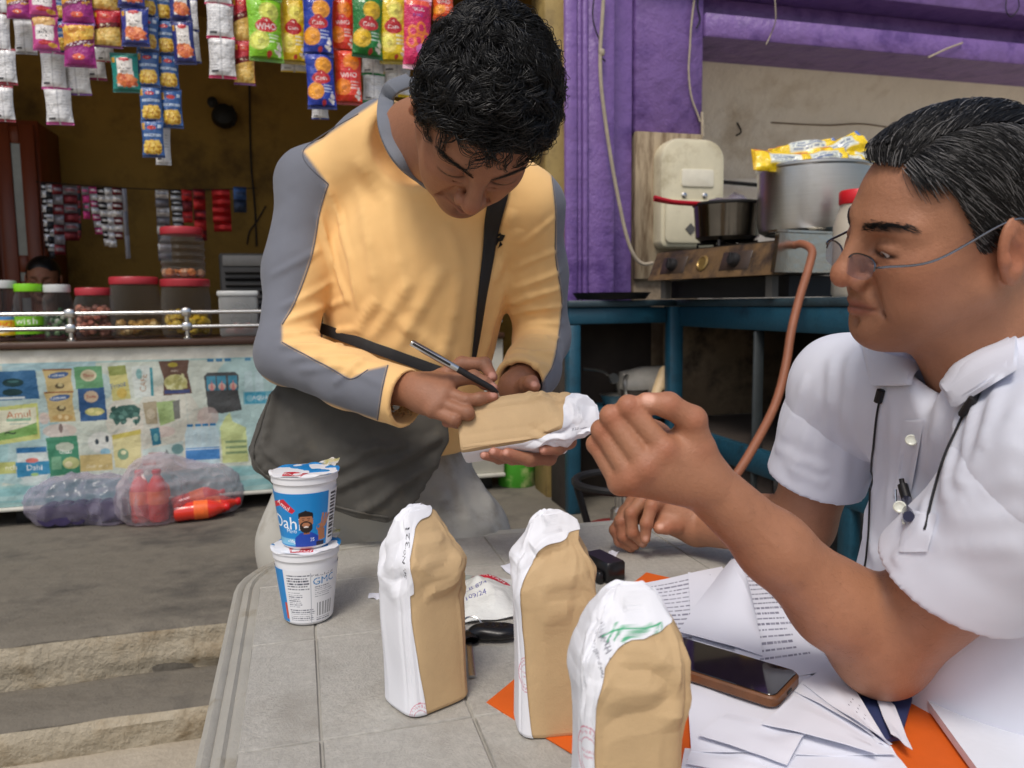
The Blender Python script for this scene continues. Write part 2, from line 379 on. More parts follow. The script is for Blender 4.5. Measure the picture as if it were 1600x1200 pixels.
mk('veranda_floor', uneven((-6, 2.36, .10), (5, 7.0, VZ), 420, .016, 1), M_conc, kind='structure')
stepface = grid(lambda u, v: np.stack([-6+11*u, 2.352-.012*np.sin(v*3.14)+.010*fbm(np.stack([u*40, v*3, 0*u], -1), 1, 4, 3), .095+v*(VZ-.108)], -1), 420, 8)
mk('veranda_riser', stepface, M_step, kind='structure')
mk('step', uneven((-6, 2.14, 0), (5, 2.40, .10), 420, .010, 9), M_conc, kind='structure')
stepface = grid(lambda u, v: np.stack([-6+11*u, 2.132-.008*np.sin(v*3.14)+.008*fbm(np.stack([u*44, v*3, 0*u], -1), 1, 4, 6), -.01+v*.098], -1), 420, 6)
mk('step_riser', stepface, M_step, kind='structure')

# ---- shop room: back, side walls, ceiling, front lintel
sw = lambda n, lo, hi, m, b=0: mk(n, box(lo, hi, b), m, kind='structure')
sw('shop_back_wall', (-3.6, 5.8, VZ-.02), (1.36, 6.0, 3.1), M_brownwall)
sw('shop_left_wall', (-3.8, 3.7, VZ-.02), (-3.6, 6.0, 3.1), M_brownwall)
sw('shop_right_wall', (1.36, 3.66, VZ-.02), (1.5, 6.0, 3.1), M_brownwall)
sw('shop_ceiling', (-3.8, 3.5, 3.1), (1.5, 6.0, 3.25), M_brownwall)
sw('shop_front_lintel', (-6, 3.40, 2.72), (1.22, 3.7, 4.2), M_yellowwall)
sw('shop_front_wall', (-6, 3.42, VZ-.02), (-3.5, 3.7, 2.72), M_yellowwall)
x0, x1 = onY(853, 400, 3.42)[0], onY(884, 400, 3.42)[0]
sw('shop_door_jamb', (x0, 3.42, VZ-.01), (x1+.03, 3.62, 2.718), M_yellowwall, .006)

# ---- the purple pilaster, column and beams of the stove bay
pil = root('purple_pilaster', (1.27, 3.3, VZ), 'purple painted pilaster with vertical grooves and a hanging cable', 'pilaster')
def bx(name, x0, x1, Y0, Y1, z0, z1, m, p, b=.006): return mk(name, box((x0, Y0, z0), (x1, Y1, z1), b), m, p)
PX = lambda x, Y: onY(x, 300, Y)[0]
bx('moulding', PX(884, 3.40), PX(903, 3.40), 3.40, 3.6, VZ, 3.3, M_purple, pil)
bx('moulding', PX(903, 3.40)+.004, PX(912, 3.40)-.004, 3.412, 3.6, VZ, 3.3, M_purple, pil, .003)
bx('moulding', PX(912, 3.40), PX(921, 3.40)-.004, 3.404, 3.6, VZ, 3.3, M_purple, pil, .004)
bx('shaft', PX(921, 3.40), PX(962, 3.40), 3.416, 3.6, VZ, 3.3, M_purple, pil, .004)
bx('recess', PX(962, 3.40)-.01, PX(992, 3.40)+.05, 3.55, 3.7, VZ, 3.3, M_purple, pil, .002)
CY = 3.55
colz = onY(1040, 208, CY)[2]
col = root('purple_column', (PX(1040, CY), CY, VZ), 'square purple column above the cream meter box', 'column')
bx('shaft', PX(991, CY), PX(1096, CY), CY, CY+.34, colz, 3.3, M_purple, col, .008)
bx('bare_base', PX(991, CY)+.008, PX(1096, CY)-.004, CY+.012, CY+.3, VZ, colz-.003, mat('bare_plaster', (150, 134, 112), .9, var=.3, vs_=9, bump=.5, bs=90, stain=(104, 88, 70), stain_s=6), col, .004)
bm = root('purple_beam', (3, CY, 2.3), 'stepped purple concrete beam over the stove bay', 'beam')
zb = onY(1100, 57, CY)[2]; zt = onY(1100, 20, CY)[2]; zu = onY(1100, -14, CY)[2]
bx('lower_fascia', PX(1096, CY)+.003, 6, CY-.01, CY+.36, zb, zt, M_purple, bm, .006)
bx('upper_fascia', PX(1096, CY)+.003, 6, CY+.12, CY+.36, zt+.003, zu+.02, M_purple, bm, .004)
bx('top_fascia', PX(985, CY), 6, CY-.07, CY+.38, zu+.023, 3.35, M_purple, bm, .006)
# sloping soffit, back and side of the bay
sy = CY+.36; BYB = 4.42; b0 = A([1.5, BYB, onY(1160, 285, BYB)[2]])
sv = A([(1.5, sy-.002, zb+.03), (6, sy-.002, zb+.03), (6, BYB, b0[2]), (1.5, BYB, b0[2])])
sV, sF = grid(lambda u, v: (np.stack([1.5+4.5*u, sy-.002+(BYB-sy)*v, zb+.03+(b0[2]-zb-.03)*v], -1)+np.stack([0*u, 0*u, .006*fbm(np.stack([u*30, v*9, 0*u], -1), 1, 3, 2)], -1)), 90, 40)
mk('bay_soffit', (sV, sF), M_cream, kind='structure')
sw('bay_back_wall', (1.5, BYB-.02, VZ), (6, BYB+.1, b0[2]+.05), M_cream)
bx('far_post', onY(1378, 205, 4.3)[0], onY(1425, 205, 4.3)[0], 4.28, 4.38, VZ, onY(1400, 190, 4.3)[2]+.2, M_purple, bm, .01)
# hairline cracks / wire stubs on the soffit
def soff(x, y):
    n = nz(np.cross(sv[1]-sv[0], sv[3]-sv[0])); r = ray(x, y); return CAM+r*(((sv[0]-CAM)@n)/(r@n))-A([0, 0, .006])
M_dark = mat('black_rubber', (28, 27, 28), .6, var=.2)
M_wire = mat('old_cable', (168, 156, 136), .6, var=.2, vs_=30)
mk('ceiling_hook', tube([soff(1152, 190), soff(1158, 196)-A([0, 0, .03]), soff(1150, 205)-A([0, 0, .02])], .005, 6, 10), M_dark, label='small bent iron hook on the cream sloping soffit', cat='hook')
mk('soffit_wire', tube([soff(1205, 190), soff(1290, 194), soff(1345, 192), soff(1392, 198)], .004, 6, 24), mat('rust_wire', (110, 88, 66), .8), label='thin rusty wire running flat along the cream soffit', cat='wire')
mk('soffit_wire', tube([onY(1450, 90, CY-.02), onY(1480, 76, CY-.03), onY(1504, 67, CY-.02)], .005, 6, 10), M_wire, label='short pale wire end sticking out of the purple beam', cat='wire')
mk('soffit_wire', tube([onY(1210, -10, CY-.09), onY(1212, 30, CY-.085), onY(1205, 52, CY-.03), onY(1197, 70, CY-.02)], .003, 6, 16), M_wire, label='thin wire dangling down over the purple beam', cat='wire')
mk('soffit_wire', tube([onY(1573, -5, CY-.09), onY(1572, 16, CY-.1), onY(1580, 26, CY-.1), onY(1592, 12, CY-.09), onY(1590, -6, CY-.09)], .003, 6, 20), M_dark, label='dark loop of wire hanging from the top purple fascia', cat='wire')
cy = 3.385
mk('power_cable', tube([onY(x, y, cy-.01) for x, y in ((944, -20), (941, 30), (938, 80), (939, 130), (946, 190), (955, 250), (966, 310), (978, 365), (990, 398), (1004, 412), (1020, 411))], .0085, 8, 60), M_wire, label='cream power cable running down the purple pilaster and curling at the bottom', cat='cable')
mk('thin_wire', tube([onY(x, y, cy) for x, y in ((929, -10), (926, 22), (930, 45), (937, 65), (936, 84), (946, 96))], .0035, 6, 30), M_dark, label='thin black wire tied to the cable on the purple pilaster', cat='wire')
mk('cable_tie', lathe([(.011, -.014), (.015, -.006), (.015, .006), (.011, .014)], onY(940, 82, cy-.01), 10), M_wire, label='knotted tie round the power cable on the pilaster', cat='cable tie')
mk('thin_wire', tube([onY(x, y, CY-.012) for x, y in ((1086, -10), (1080, 40), (1078, 75), (1076, 110), (1080, 150), (1090, 178), (1094, 190))], .005, 6, 30), M_wire, label='pale cable stapled down the square purple column', cat='cable')
mk('thin_wire', tube([onY(x, y, CY-.01) for x, y in ((1092, -10), (1090, 10), (1094, 30), (1088, 44))], .004, 6, 16), M_dark, label='short black wire at the top of the purple column', cat='wire')
mk('conduit_stub', tube([onY(1097, 175, CY-.012), onY(1098, 214, CY-.012)], .008, 8), M_wire, label='short grey conduit end at the foot of the purple column', cat='conduit')
# wire on the brown back wall and the dark fixture
yb = 5.785
mk('wall_wire', tube([onY(x, y, yb) for x, y in ((388, 60), (390, 150), (392, 250), (398, 320), (401, 385))], .006, 6, 20), M_dark, label='dark wire running down the brown back wall', cat='wire')
mk('wall_wire', tube([onY(x, y, yb) for x, y in ((415, 322), (402, 345), (390, 362), (386, 382))], .005, 6, 16), M_dark, label='curved thin wire dropping to the air cooler', cat='wire')
fx = root('wall_fan', onY(350, 190, 5.74), 'small black round wall fixture on the brown back wall', 'wall fixture')
mk('socket', lathe([(.02, 0), (.035, .02), (.035, .05), (.015, .06)], onY(333, 162, 5.78), 14, (0, -1, 0)), M_dark, fx)
mk('bracket', tube([onY(333, 162, 5.73), onY(345, 170, 5.70), onY(352, 180, 5.70)], .010, 6, 8), M_dark, fx)
mk('motor_housing', lathe([(.03, 0), (.07, .02), (.085, .06), (.07, .11), (.03, .13)], onY(352, 188, 5.78), 18, (0, -1, .2)), M_dark, fx)
mk('clip', tube([onY(361, 166, 5.7), onY(366, 178, 5.68), onY(364, 196, 5.70)], .012, 6, 8), M_dark, fx)

# ================================================================ SHOP COUNTER WITH PRINTED FRONT
CF = 3.62
cl, cr = -2.6, .95
ctr = root('shop_counter', ((cl+cr)/2, CF, VZ), 'long shop counter with a faded printed dairy and snack banner on its front', 'counter')
M_wood = mat('dark_counter_wood', (74, 50, 38), .45, var=.3, vs_=8, bump=.2, bs=80, aniso=(.3, 3, 3))
M_print = mat('printed_sheet', attr=True, rough=.5, var=.10, vs_=6, bump=.15, bs=40, bump2=.25, bs2=7)
M_whiteboard = mat('white_board', (208, 206, 194), .6, var=.15, vs_=7)
mk('counter_top', box((cl, CF-.03, .99), (cr, CF+.55, 1.018), .005), M_wood, ctr)
mk('body', box((cl, CF+.01, .33), (cr, CF+.5, .988), .004), M_whiteboard, ctr)
mk('bottom_edge', box((cl, CF-.012, .312), (cr, CF+.02, .328), .003), M_whiteboard, ctr)
for i, x in enumerate((-2.4, -1.15, -.1, .85)): mk('foot', box((x-.05, CF+.06, VZ), (x+.05, CF+.4, .329), .006), M_dark, ctr)
# the banner: painted in photo pixels of the left part of the picture
bw, bh = 560, 262      # x from -120 to 440, y from 535 (top) to 797
cv = Canvas(bw, bh, 620, (206, 214, 200))
BX = lambda x: x+120
BY = lambda y: 797-y
for x, y, rx, ry, c in ((60, 600, 110, 40, (168, 200, 204)), (250, 690, 60, 90, (214, 206, 190)), (20, 700, 80, 60, (150, 196, 206)), (380, 640, 60, 90, (158, 204, 208)), (330, 770, 160, 20, (120, 180, 184)), (90, 775, 160, 18, (122, 186, 190)), (180, 660, 30, 40, (226, 216, 200)), (-60, 680, 60, 120, (160, 204, 204))): cv.ell(BX(x), BY(y), rx, ry, c, .55)
for k in range(60):
    cv.line(BX(rng.uniform(-120, 440)), BY(rng.uniform(560, 790)), BX(rng.uniform(-120, 440)), BY(rng.uniform(740, 790)), rng.uniform(.5, 3), (150, 190, 190), .10)
R_ = lambda x0, y0, x1, y1, c, al=1: cv.rect(BX(x0), BY(y1), BX(x1), BY(y0), c, al)
E_ = lambda x, y, rx, ry, c, al=1, ro=0: cv.ell(BX(x), BY(y), rx, ry, c, al, ro)
P_ = lambda pts, c, al=1: cv.poly([(BX(x), BY(y)) for x, y in pts], c, al)
T_ = lambda s, x, y, sz, c, ro=0, sx=1: cv.text(s, BX(x), BY(y), sz, c, ro, 1, True, sx)
R_(-120, 535, 440, 556, (224, 222, 208)); R_(-120, 556, 440, 559, (150, 196, 196), .6); R_(0, 556, 140, 570, (150, 190, 204), .6)
# dark blue pack
P_([(-40, 570), (48, 568), (52, 616), (-40, 618)], (56, 108, 150)); E_(14, 588, 16, 7, (22, 62, 66)); E_(12, 604, 15, 6, (22, 60, 64)); R_(-40, 612, 30, 615, (214, 224, 224)); E_(14, 586, 9, 2, (90, 140, 140), .6)
for y0, w_ in ((567, 46), (605, 48)):
    P_([(58, y0), (103, y0), (101, y0+18), (104, y0+40+(y0 > 600)*12), (64, y0+40+(y0 > 600)*12), (62, y0+16)], (206, 184, 128)); E_(82, y0+11, 16, 5, (72, 104, 150), 1, 8); T_('Lactone', 80, y0+11, 5, (230, 232, 226), 4); E_(83, y0+29, 7, 5, (108, 96, 70)); E_(84, y0+27, 4, 3, (216, 202, 150)); R_(60, y0, 103, y0+3, (150, 104, 66))
E_(84, 650, 16, 6, (196, 156, 94), .7); E_(80, 648, 3, 4, (232, 210, 160)); E_(90, 650, 3, 4, (232, 210, 160))
P_([(106, 565), (149, 564), (150, 602), (108, 603)], (104, 158, 112)); E_(128, 580, 12, 10, (206, 196, 164)); E_(128, 580, 9, 7, (170, 152, 118), .6); T_('Thirst', 128, 580, 5, (150, 70, 60))
P_([(110, 602), (151, 601), (153, 657), (111, 658)], (50, 92, 138)); E_(130, 616, 11, 10, (206, 184, 156)); T_('Taste', 130, 616, 5, (168, 70, 60)); E_(134, 642, 15, 7, (190, 188, 120)); E_(128, 640, 5, 4, (226, 218, 150)); E_(140, 644, 5, 3, (220, 210, 140))
P_([(158, 566), (186, 564), (192, 622), (163, 625)], (206, 200, 130)); P_([(158, 566), (186, 564), (187, 580), (160, 582)], (150, 160, 90)); T_('Frooz', 173, 598, 9, (52, 100, 156), 14, .8); E_(178, 612, 8, 9, (214, 184, 90), .8)
P_([(195, 567), (225, 565), (229, 619), (198, 621)], (214, 222, 214)); R_(224, 570, 229, 619, (70, 150, 160)); T_('CAFE', 213, 596, 10, (176, 140, 110), 84, .9); E_(207, 580, 5, 9, (110, 170, 170), .7)
P_([(239, 559), (289, 558), (285, 580), (291, 617), (244, 619), (246, 590)], (104, 76, 62)); E_(262, 566, 8, 4, (176, 160, 60)); T_('snack', 264, 576, 3.5, (214, 200, 180)); E_(265, 597, 19, 14, (206, 202, 142)); cv.blobs(BX(250), BY(608), BX(282), BY(586), 22, 5, [(222, 222, 168), (182, 178, 110), (200, 196, 130)], 3); R_(246, 610, 288, 616, (62, 74, 120))
for x in (318, 333, 347): R_(x, 557, x+11, 563, (64, 128, 166))
for x in (382, 396, 412): R_(x, 557, x+10, 563, (84, 144, 176))
P_([(312, 588), (318, 582), (364, 582), (370, 588), (368, 620), (373, 650), (340, 655), (316, 653)], (72, 74, 74)); 
for x in (316, 333, 352): R_(x, 588, x+15, 613, (62, 134, 158)); E_(x+8, 607, 6, 6, (206, 176, 160)); P_([(x+5, 613), (x+8, 594), (x+11, 613)], (208, 120, 120), .8)
for x in (394, 412): P_([(x-14, 582), (x-2, 580), (x+1, 640), (x-16, 642)], (196, 220, 220), .8); R_(x-15, 620, x+2, 640, (62, 150, 178)); E_(x-7, 630, 6, 6, (214, 226, 226))
R_(376, 618, 440, 641, (74, 160, 184), .6); T_('AQUA', 405, 630, 8, (226, 234, 234))
# butter carton
P_([(-40, 630), (48, 623), (48, 684), (-40, 694)], (206, 212, 130)); P_([(-40, 636), (45, 630), (44, 672), (-40, 684)], (226, 226, 198)); T_('Amul', 18, 641, 12, (190, 120, 84), 3); R_(0, 648, 36, 652, (120, 170, 140), .8); R_(4, 656, 32, 658, (140, 170, 160), .7); P_([(-40, 678), (20, 664), (44, 656), (44, 676), (-40, 688)], (128, 176, 96)); T_('~', 4, 672, 5, (60, 80, 60))
E_(56, 650, 8, 10, (220, 196, 184), .8); E_(78, 672, 26, 12, (214, 196, 184), .8); E_(80, 668, 3, 8, (90, 72, 68), .7)
P_([(157, 646), (172, 634), (196, 632), (206, 640), (203, 654), (180, 656), (166, 668)], (70, 110, 100)); cv.blobs(BX(160), BY(664), BX(203), BY(634), 26, 5, [(44, 84, 76), (96, 140, 128), (58, 98, 90)], 5)
P_([(210, 630), (232, 628), (232, 668), (214, 668)], (170, 158, 130)); P_([(232, 630), (262, 628), (260, 664), (236, 672)], (162, 186, 124)); P_([(258, 630), (270, 627), (269, 660), (260, 662)], (110, 112, 104)); E_(222, 650, 7, 9, (214, 204, 180), .6)
E_(240, 682, 20, 10, (214, 190, 182), .6); E_(315, 660, 18, 18, (206, 184, 176), .7)
# curd tub
P_([(12, 706), (56, 704), (59, 738), (52, 756), (20, 758), (9, 740)], (214, 226, 222)); P_([(8, 722), (60, 722), (60, 744), (9, 748)], (58, 142, 182)); R_(11, 698, 56, 707, (46, 116, 166)); T_('Dahi', 36, 732, 9, (236, 240, 240)); E_(33, 720, 10, 4, (214, 120, 110)); E_(36, 744, 6, 3, (160, 196, 130)); R_(-40, 720, 8, 740, (190, 196, 120)); T_('nch', 1, 730, 9, (240, 240, 220)); E_(36, 757, 24, 6, (210, 224, 220), .8)
P_([(56, 683), (104, 681), (106, 746), (60, 749)], (64, 136, 104)); E_(84, 700, 14, 8, (186, 196, 176)); T_('Khaas', 84, 708, 7, (232, 236, 226), 0, .9); E_(92, 728, 13, 10, (184, 190, 130)); E_(88, 730, 6, 5, (222, 216, 170)); R_(62, 716, 78, 738, (150, 186, 150), .6)
E_(140, 695, 20, 18, (224, 226, 218), .9); E_(134, 694, 3, 5, (52, 66, 74)); E_(150, 690, 3, 6, (52, 66, 74)); E_(146, 712, 8, 6, (150, 196, 214)); R_(106, 716, 156, 744, (206, 186, 128)); T_('Gold milk', 132, 736, 6, (240, 232, 200))
P_([(158, 684), (204, 676), (202, 738), (194, 746), (160, 740)], (216, 208, 152)); E_(174, 718, 9, 10, (124, 160, 128)); E_(175, 715, 4, 4, (226, 224, 180)); P_([(158, 684), (204, 676), (204, 684), (158, 692)], (204, 190, 96))
P_([(219, 676), (234, 674), (236, 704), (222, 706)], (48, 124, 146)); E_(228, 692, 4, 7, (150, 196, 190), .7); P_([(205, 712), (255, 704), (272, 700), (270, 726), (206, 734)], (196, 212, 206)); R_(214, 718, 236, 724, (206, 150, 140), .7); E_(262, 714, 10, 9, (96, 140, 140), .8); T_('A', 244, 718, 7, (60, 60, 70))
R_(204, 730, 226, 740, (206, 120, 90), .7)
for x in (284, 298, 310, 322): P_([(x-4, 674), (x+4, 674), (x+10, 690), (x+10, 750), (x-9, 750), (x-9, 690)], (196, 220, 226), .9); R_(x-5, 671, x+5, 676, (50, 130, 180)); R_(x-9, 714, x+10, 736, (70, 134, 196)); R_(x-9, 716, x+10, 718, (200, 220, 230))
P_([(345, 660), (352, 654), (356, 670), (378, 682), (380, 744), (336, 744), (334, 680)], (206, 216, 140), .85); 
for y in (704, 714, 724): R_(342, y, 378, y+5, (90, 120, 90), .6)
P_([(-120, 770), (60, 762), (440, 752), (440, 797), (-120, 797)], (130, 184, 188), .6); P_([(-120, 782), (200, 772), (440, 768), (440, 776), (200, 780), (-120, 790)], (186, 210, 206), .6)
for x0 in (-100, -60): R_(x0, 580, x0+32, 640, (190, 150, 110), .7); R_(x0, 670, x0+30, 730, (90, 150, 130), .7)
cv.a = cv.a*.93+14*vnoise(np.stack([cv.X*.05, cv.Y*.05, 0*cv.X], -1))[..., None]; cv.a = np.clip(cv.a, 0, 255)
def bann(u, v):
    xpx = -120+u*bw; ypx = 797-v*bh; X = np.zeros_like(u); 
    xl, xr = onY(-120, 660, CF)[0], onY(440, 660, CF)[0]; P = np.stack([xl+(xr-xl)*u, CF-.004+.004*fbm(np.stack([u*9, v*5, 0*u], -1), 1, 3, 4), .330+(.985-.330)*v], -1); return P
bV, bF = grid(bann, cv.nx, cv.ny)
mk('banner', (bV, bF), M_print, ctr, col=cv.cols())
# steel rails
M_steel = mat('brushed_steel', (200, 200, 198), .25, 1, var=.1, vs_=40)
rl = root('counter_rail', (-.9, CF+.02, 1.018), 'two-bar stainless steel guard rail along the counter top', 'rail')
zr = [onY(200, 489, CF+.03)[2], onY(200, 512, CF+.03)[2]]
for z in zr: mk('bar', tube([(cl, CF+.03, z), (cr, CF+.03, z)], .009, 10), M_steel, rl)
for px in (110, 292, -80, 480, 600):
    x = onY(px, 500, CF+.03)[0]; mk('post', lathe([(.022, 0), (.022, .006), (.011, .012), (.011, zr[0]+.02-1.018), (.004, zr[0]+.024-1.018)], (x, CF+.03, 1.018), 12), M_steel, rl)
    for z in zr: mk('joint', box((x-.02, CF+.014, z-.017), (x+.02, CF+.046, z+.017), .004), M_steel, rl)
# cupboard at the back left
cb = root('wooden_cupboard', (-1.9, 5.4, VZ), 'tall red-brown wooden cupboard with glass doors in the shop corner', 'cupboard')
M_cupw = mat('cupboard_wood', (120, 56, 30), .4, var=.25, vs_=5, aniso=(3, 3, .4), bump=.1)
cx0, cx1 = onY(-70, 300, 5.3)[0], onY(62, 300, 5.3)[0]; cz1 = onY(50, 185, 5.3)[2]
mk('carcass', box((cx0, 5.36, VZ), (cx1, 5.78, cz1), .008), M_cupw, cb)
M_glass = mat('clear_glass', (235, 240, 240), .05, trans=.9, var=0)
M_paneg = mat('cupboard_pane', (150, 152, 146), .12, var=.2, vs_=6)
for a, b in ((-70, -8), (-6, 62)):
    xa, xb = onY(a, 300, 5.33)[0]+.01, onY(b, 300, 5.33)[0]-.01
    d = mk('door', cat_(box((xa, 5.33, .5), (xa+.08, 5.357, cz1-.03), .004), box((xb-.08, 5.33, .5), (xb, 5.357, cz1-.03), .004), *[box((xa+.081, 5.331, z), (xb-.081, 5.356, z+.1), .004) for z in (.5, 1.22, cz1-.9, cz1-.14)]), M_cupw, cb)
    mk('pane', box((xa+.07, 5.343, .55), (xb-.07, 5.35, cz1-.08)), M_paneg, d)
    mk('handle', tube([(xb-.04 if a < -10 else xa+.04, 5.325, 1.02), (xb-.04 if a < -10 else xa+.04, 5.30, 1.04), (xb-.04 if a < -10 else xa+.04, 5.30, 1.16), (xb-.04 if a < -10 else xa+.04, 5.325, 1.18)], .008, 6, 12), M_steel, d)
# air cooler
ac = root('air_cooler', onY(380, 520, 4.6)*A([1, 1, 0])+A([0, 0, VZ]), 'grey air cooler with dark horizontal louvres behind the counter', 'air cooler')
ax0, ax1 = onY(343, 450, 4.5)[0], onY(470, 450, 4.5)[0]; az1 = onY(380, 395, 4.5)[2]
M_acb = mat('cooler_body', (84, 82, 78), .5)
mk('cabinet', box((ax0, 4.53, VZ), (ax1, 5.0, az1), .012), M_acb, ac)
mk('top_panel', box((ax0+.02, 4.518, az1-.07), (ax1-.02, 4.532, az1-.012), .004), mat('cooler_light', (150, 148, 142), .45), ac)
for k in range(9):
    z = az1-.11-.035*k; mk('louvre', xf(box((ax0+.03, 4.50, z), (ax1-.03, 4.535, z+.008), .002), rot('X', -25), o=((ax0+ax1)/2, 4.515, z)), M_dark if k % 2 else M_acb, ac)

# ================================================================ JARS ON THE COUNTER
M_pet = film_mat('clear_plastic_jar', (214, 218, 216), .05)
M_redlid = mat('red_plastic_lid', (176, 52, 62), .4, var=.1); M_limelid = mat('lime_plastic_lid', (130, 206, 34), .35, var=.1); M_clearlid = mat('frosted_lid', (200, 202, 200), .3, var=.1)
JZ = 1.018
def sweets(c, r, z0, z1, cols, seed, n=90, s=.013):
    g = np.random.default_rng(seed); sh = []; C_ = []
    for _ in range(n):
        a = g.uniform(0, 6.28); q = r*math.sqrt(g.random()); p = A([c[0]+q*math.cos(a), c[1]+q*math.sin(a), g.uniform(z0+s, z1)])
        R2 = rot(nz(g.normal(size=3)), g.uniform(0, 180)); v, f = lathe([(s*.3, -s), (s*.95, -s*.5), (s*.95, s*.5), (s*.3, s)], (0, 0, 0), 6); sh.append((v@R2.T+p, f)); C_ += [lin(cols[g.integers(len(cols))])]*len(v)
    return cat_(*sh), A(C_)
M_sweet = mat('sweets', attr=True, rough=.35, var=.1)
def jar(px, ybase, ytop, hw, Y, lid, content, lab, seed, base_z=JZ, neck=.8, ribs=0, lidh=.022, fill=.5, wrap=None, flip=False):
    c = onY(px, ybase, Y); c[2] = base_z; s = pr_scale(c); r = hw*s; h = (ybase-ytop)*s
    rt = root('sweet_jar', c, lab, 'jar')
    hb = h-lidh; prof = [(r*.86, .002), (r*.97, .012)]
    if ribs:
        for k in range(ribs*2+1): prof.append((r*(1.0 if k % 2 else .93), .02+(hb*.86-.02)*k/(ribs*2)))
    else: prof += [(r, .03), (r, hb*.72), (r*.97, hb*.82)]
    prof += [(r*neck, hb*.95), (r*neck, hb)]
    mk('body', lathe(prof, c, 32), M_pet, rt)
    lr = r*neck+.006
    ld = mk('lid', lathe([(lr*.98, hb-.012), (lr, hb-.008), (lr, hb+lidh-.006), (lr*.96, hb+lidh-.001), (lr*.6, hb+lidh)], c, 32), lid, rt)
    if content:
        sh, C_ = sweets(c, r*.8, base_z+.008, base_z+h*fill, content, seed, int(60*fill/.5), r*.19); mk('contents', sh, M_sweet, rt, col=C_)
    if wrap:
        cvj = Canvas(6.28, 2, 90, wrap[2]); wrap[3](cvj)
        mk('label', grid(lambda u, v: np.stack([c[0]+(r*1.012)*np.sin((u-.5)*6.0), c[1]-(r*1.012)*np.cos((u-.5)*6.0), c[2]+h*(wrap[0]+(wrap[1]-wrap[0])*v)], -1), cvj.nx, cvj.ny), M_print, rt, col=cvj.cols())
    return rt
def pr_scale(c): return ((A(c)-CAM)@FW)/F
def wrapA(c): c.rect(0, 1.3, 6.28, 2, (90, 150, 210)); c.text('Munch', 3.1, 1.0, .5, (230, 60, 40)); c.ell(3, .5, .9, .3, (250, 240, 200))
def wrapB(c): c.text('wish', 3.1, 1.35, .6, (250, 250, 240)); c.rect(1.4, .3, 4.8, .9, (40, 60, 20)); c.blobs(1.5, .35, 4.7, .85, 20, .15, [(230, 230, 220), (120, 160, 60)], 2)
jar(12, 541, 447, 20, 3.80, M_clearlid, [(222, 190, 60), (230, 226, 214), (120, 90, 60)], 'clear plastic jar with a yellow and blue wrapper band beside the cupboard side', 1, fill=.35, wrap=(.10, .48, (238, 196, 40), wrapA))
jar(51, 540, 452, 22, 3.80, M_limelid, [(90, 130, 40), (220, 224, 210), (40, 60, 30)], 'clear jar with lime green lid and lime green wrapper', 2, fill=.4, wrap=(.12, .46, (120, 190, 30), wrapB))
jar(95, 539, 453, 21, 3.80, M_clearlid, [(120, 160, 110), (200, 214, 190), (70, 110, 70)], 'clear jar of green wrapped sweets with a clear lid', 3, fill=.55)
jar(151, 537, 457, 28, 3.80, M_redlid, [(206, 140, 110), (214, 160, 130), (180, 110, 84)], 'ribbed clear jar of peach coloured sweets with red lid', 4, fill=.62, neck=.84)
jar(215, 534, 439, 36, 3.82, M_redlid, [(196, 160, 80), (170, 130, 60), (214, 190, 120)], 'wide clear jar with a dull red lid and few brown snacks at the bottom', 5, fill=.25, neck=.92)
jb = jar(294, 531, 441, 36, 3.82, M_redlid, [(222, 190, 40), (200, 168, 30), (232, 206, 80)], 'wide clear jar of yellow snacks with bright red lid', 6, fill=.42, neck=.95)
c6 = onY(294, 531, 3.82); c6[2] = JZ
jar(288, 441+2, 364, 33, 3.82, M_redlid, [(206, 130, 70), (190, 150, 110)], 'ribbed clear empty jar stacked on the yellow snack jar', 7, base_z=JZ+(531-441)*pr_scale(c6)+.001, ribs=5, fill=.12, neck=.88)
tb = root('plastic_box', onY(374, 528, 3.85), 'clear square plastic box with white lid and red sweets at the bottom', 'box')
p0, p1 = onY(344, 527, 3.8), onY(404, 527, 3.8); hb_ = (527-456)*pr_scale(p0)
mk('body', box((p0[0], 3.8, JZ), (p1[0], 3.98, JZ+hb_-.02), .008), film_mat('milky_plastic', (206, 208, 204), .6), tb)
mk('lid', box((p0[0]-.006, 3.794, JZ+hb_-.024), (p1[0]+.006, 3.986, JZ+hb_), .005), M_clearlid, tb)
sh, C_ = sweets(((p0[0]+p1[0])/2, 3.86), .055, JZ+.005, JZ+.05, [(200, 70, 50), (220, 190, 180), (190, 60, 40)], 11, 40, .013); mk('contents', sh, M_sweet, tb, col=C_)

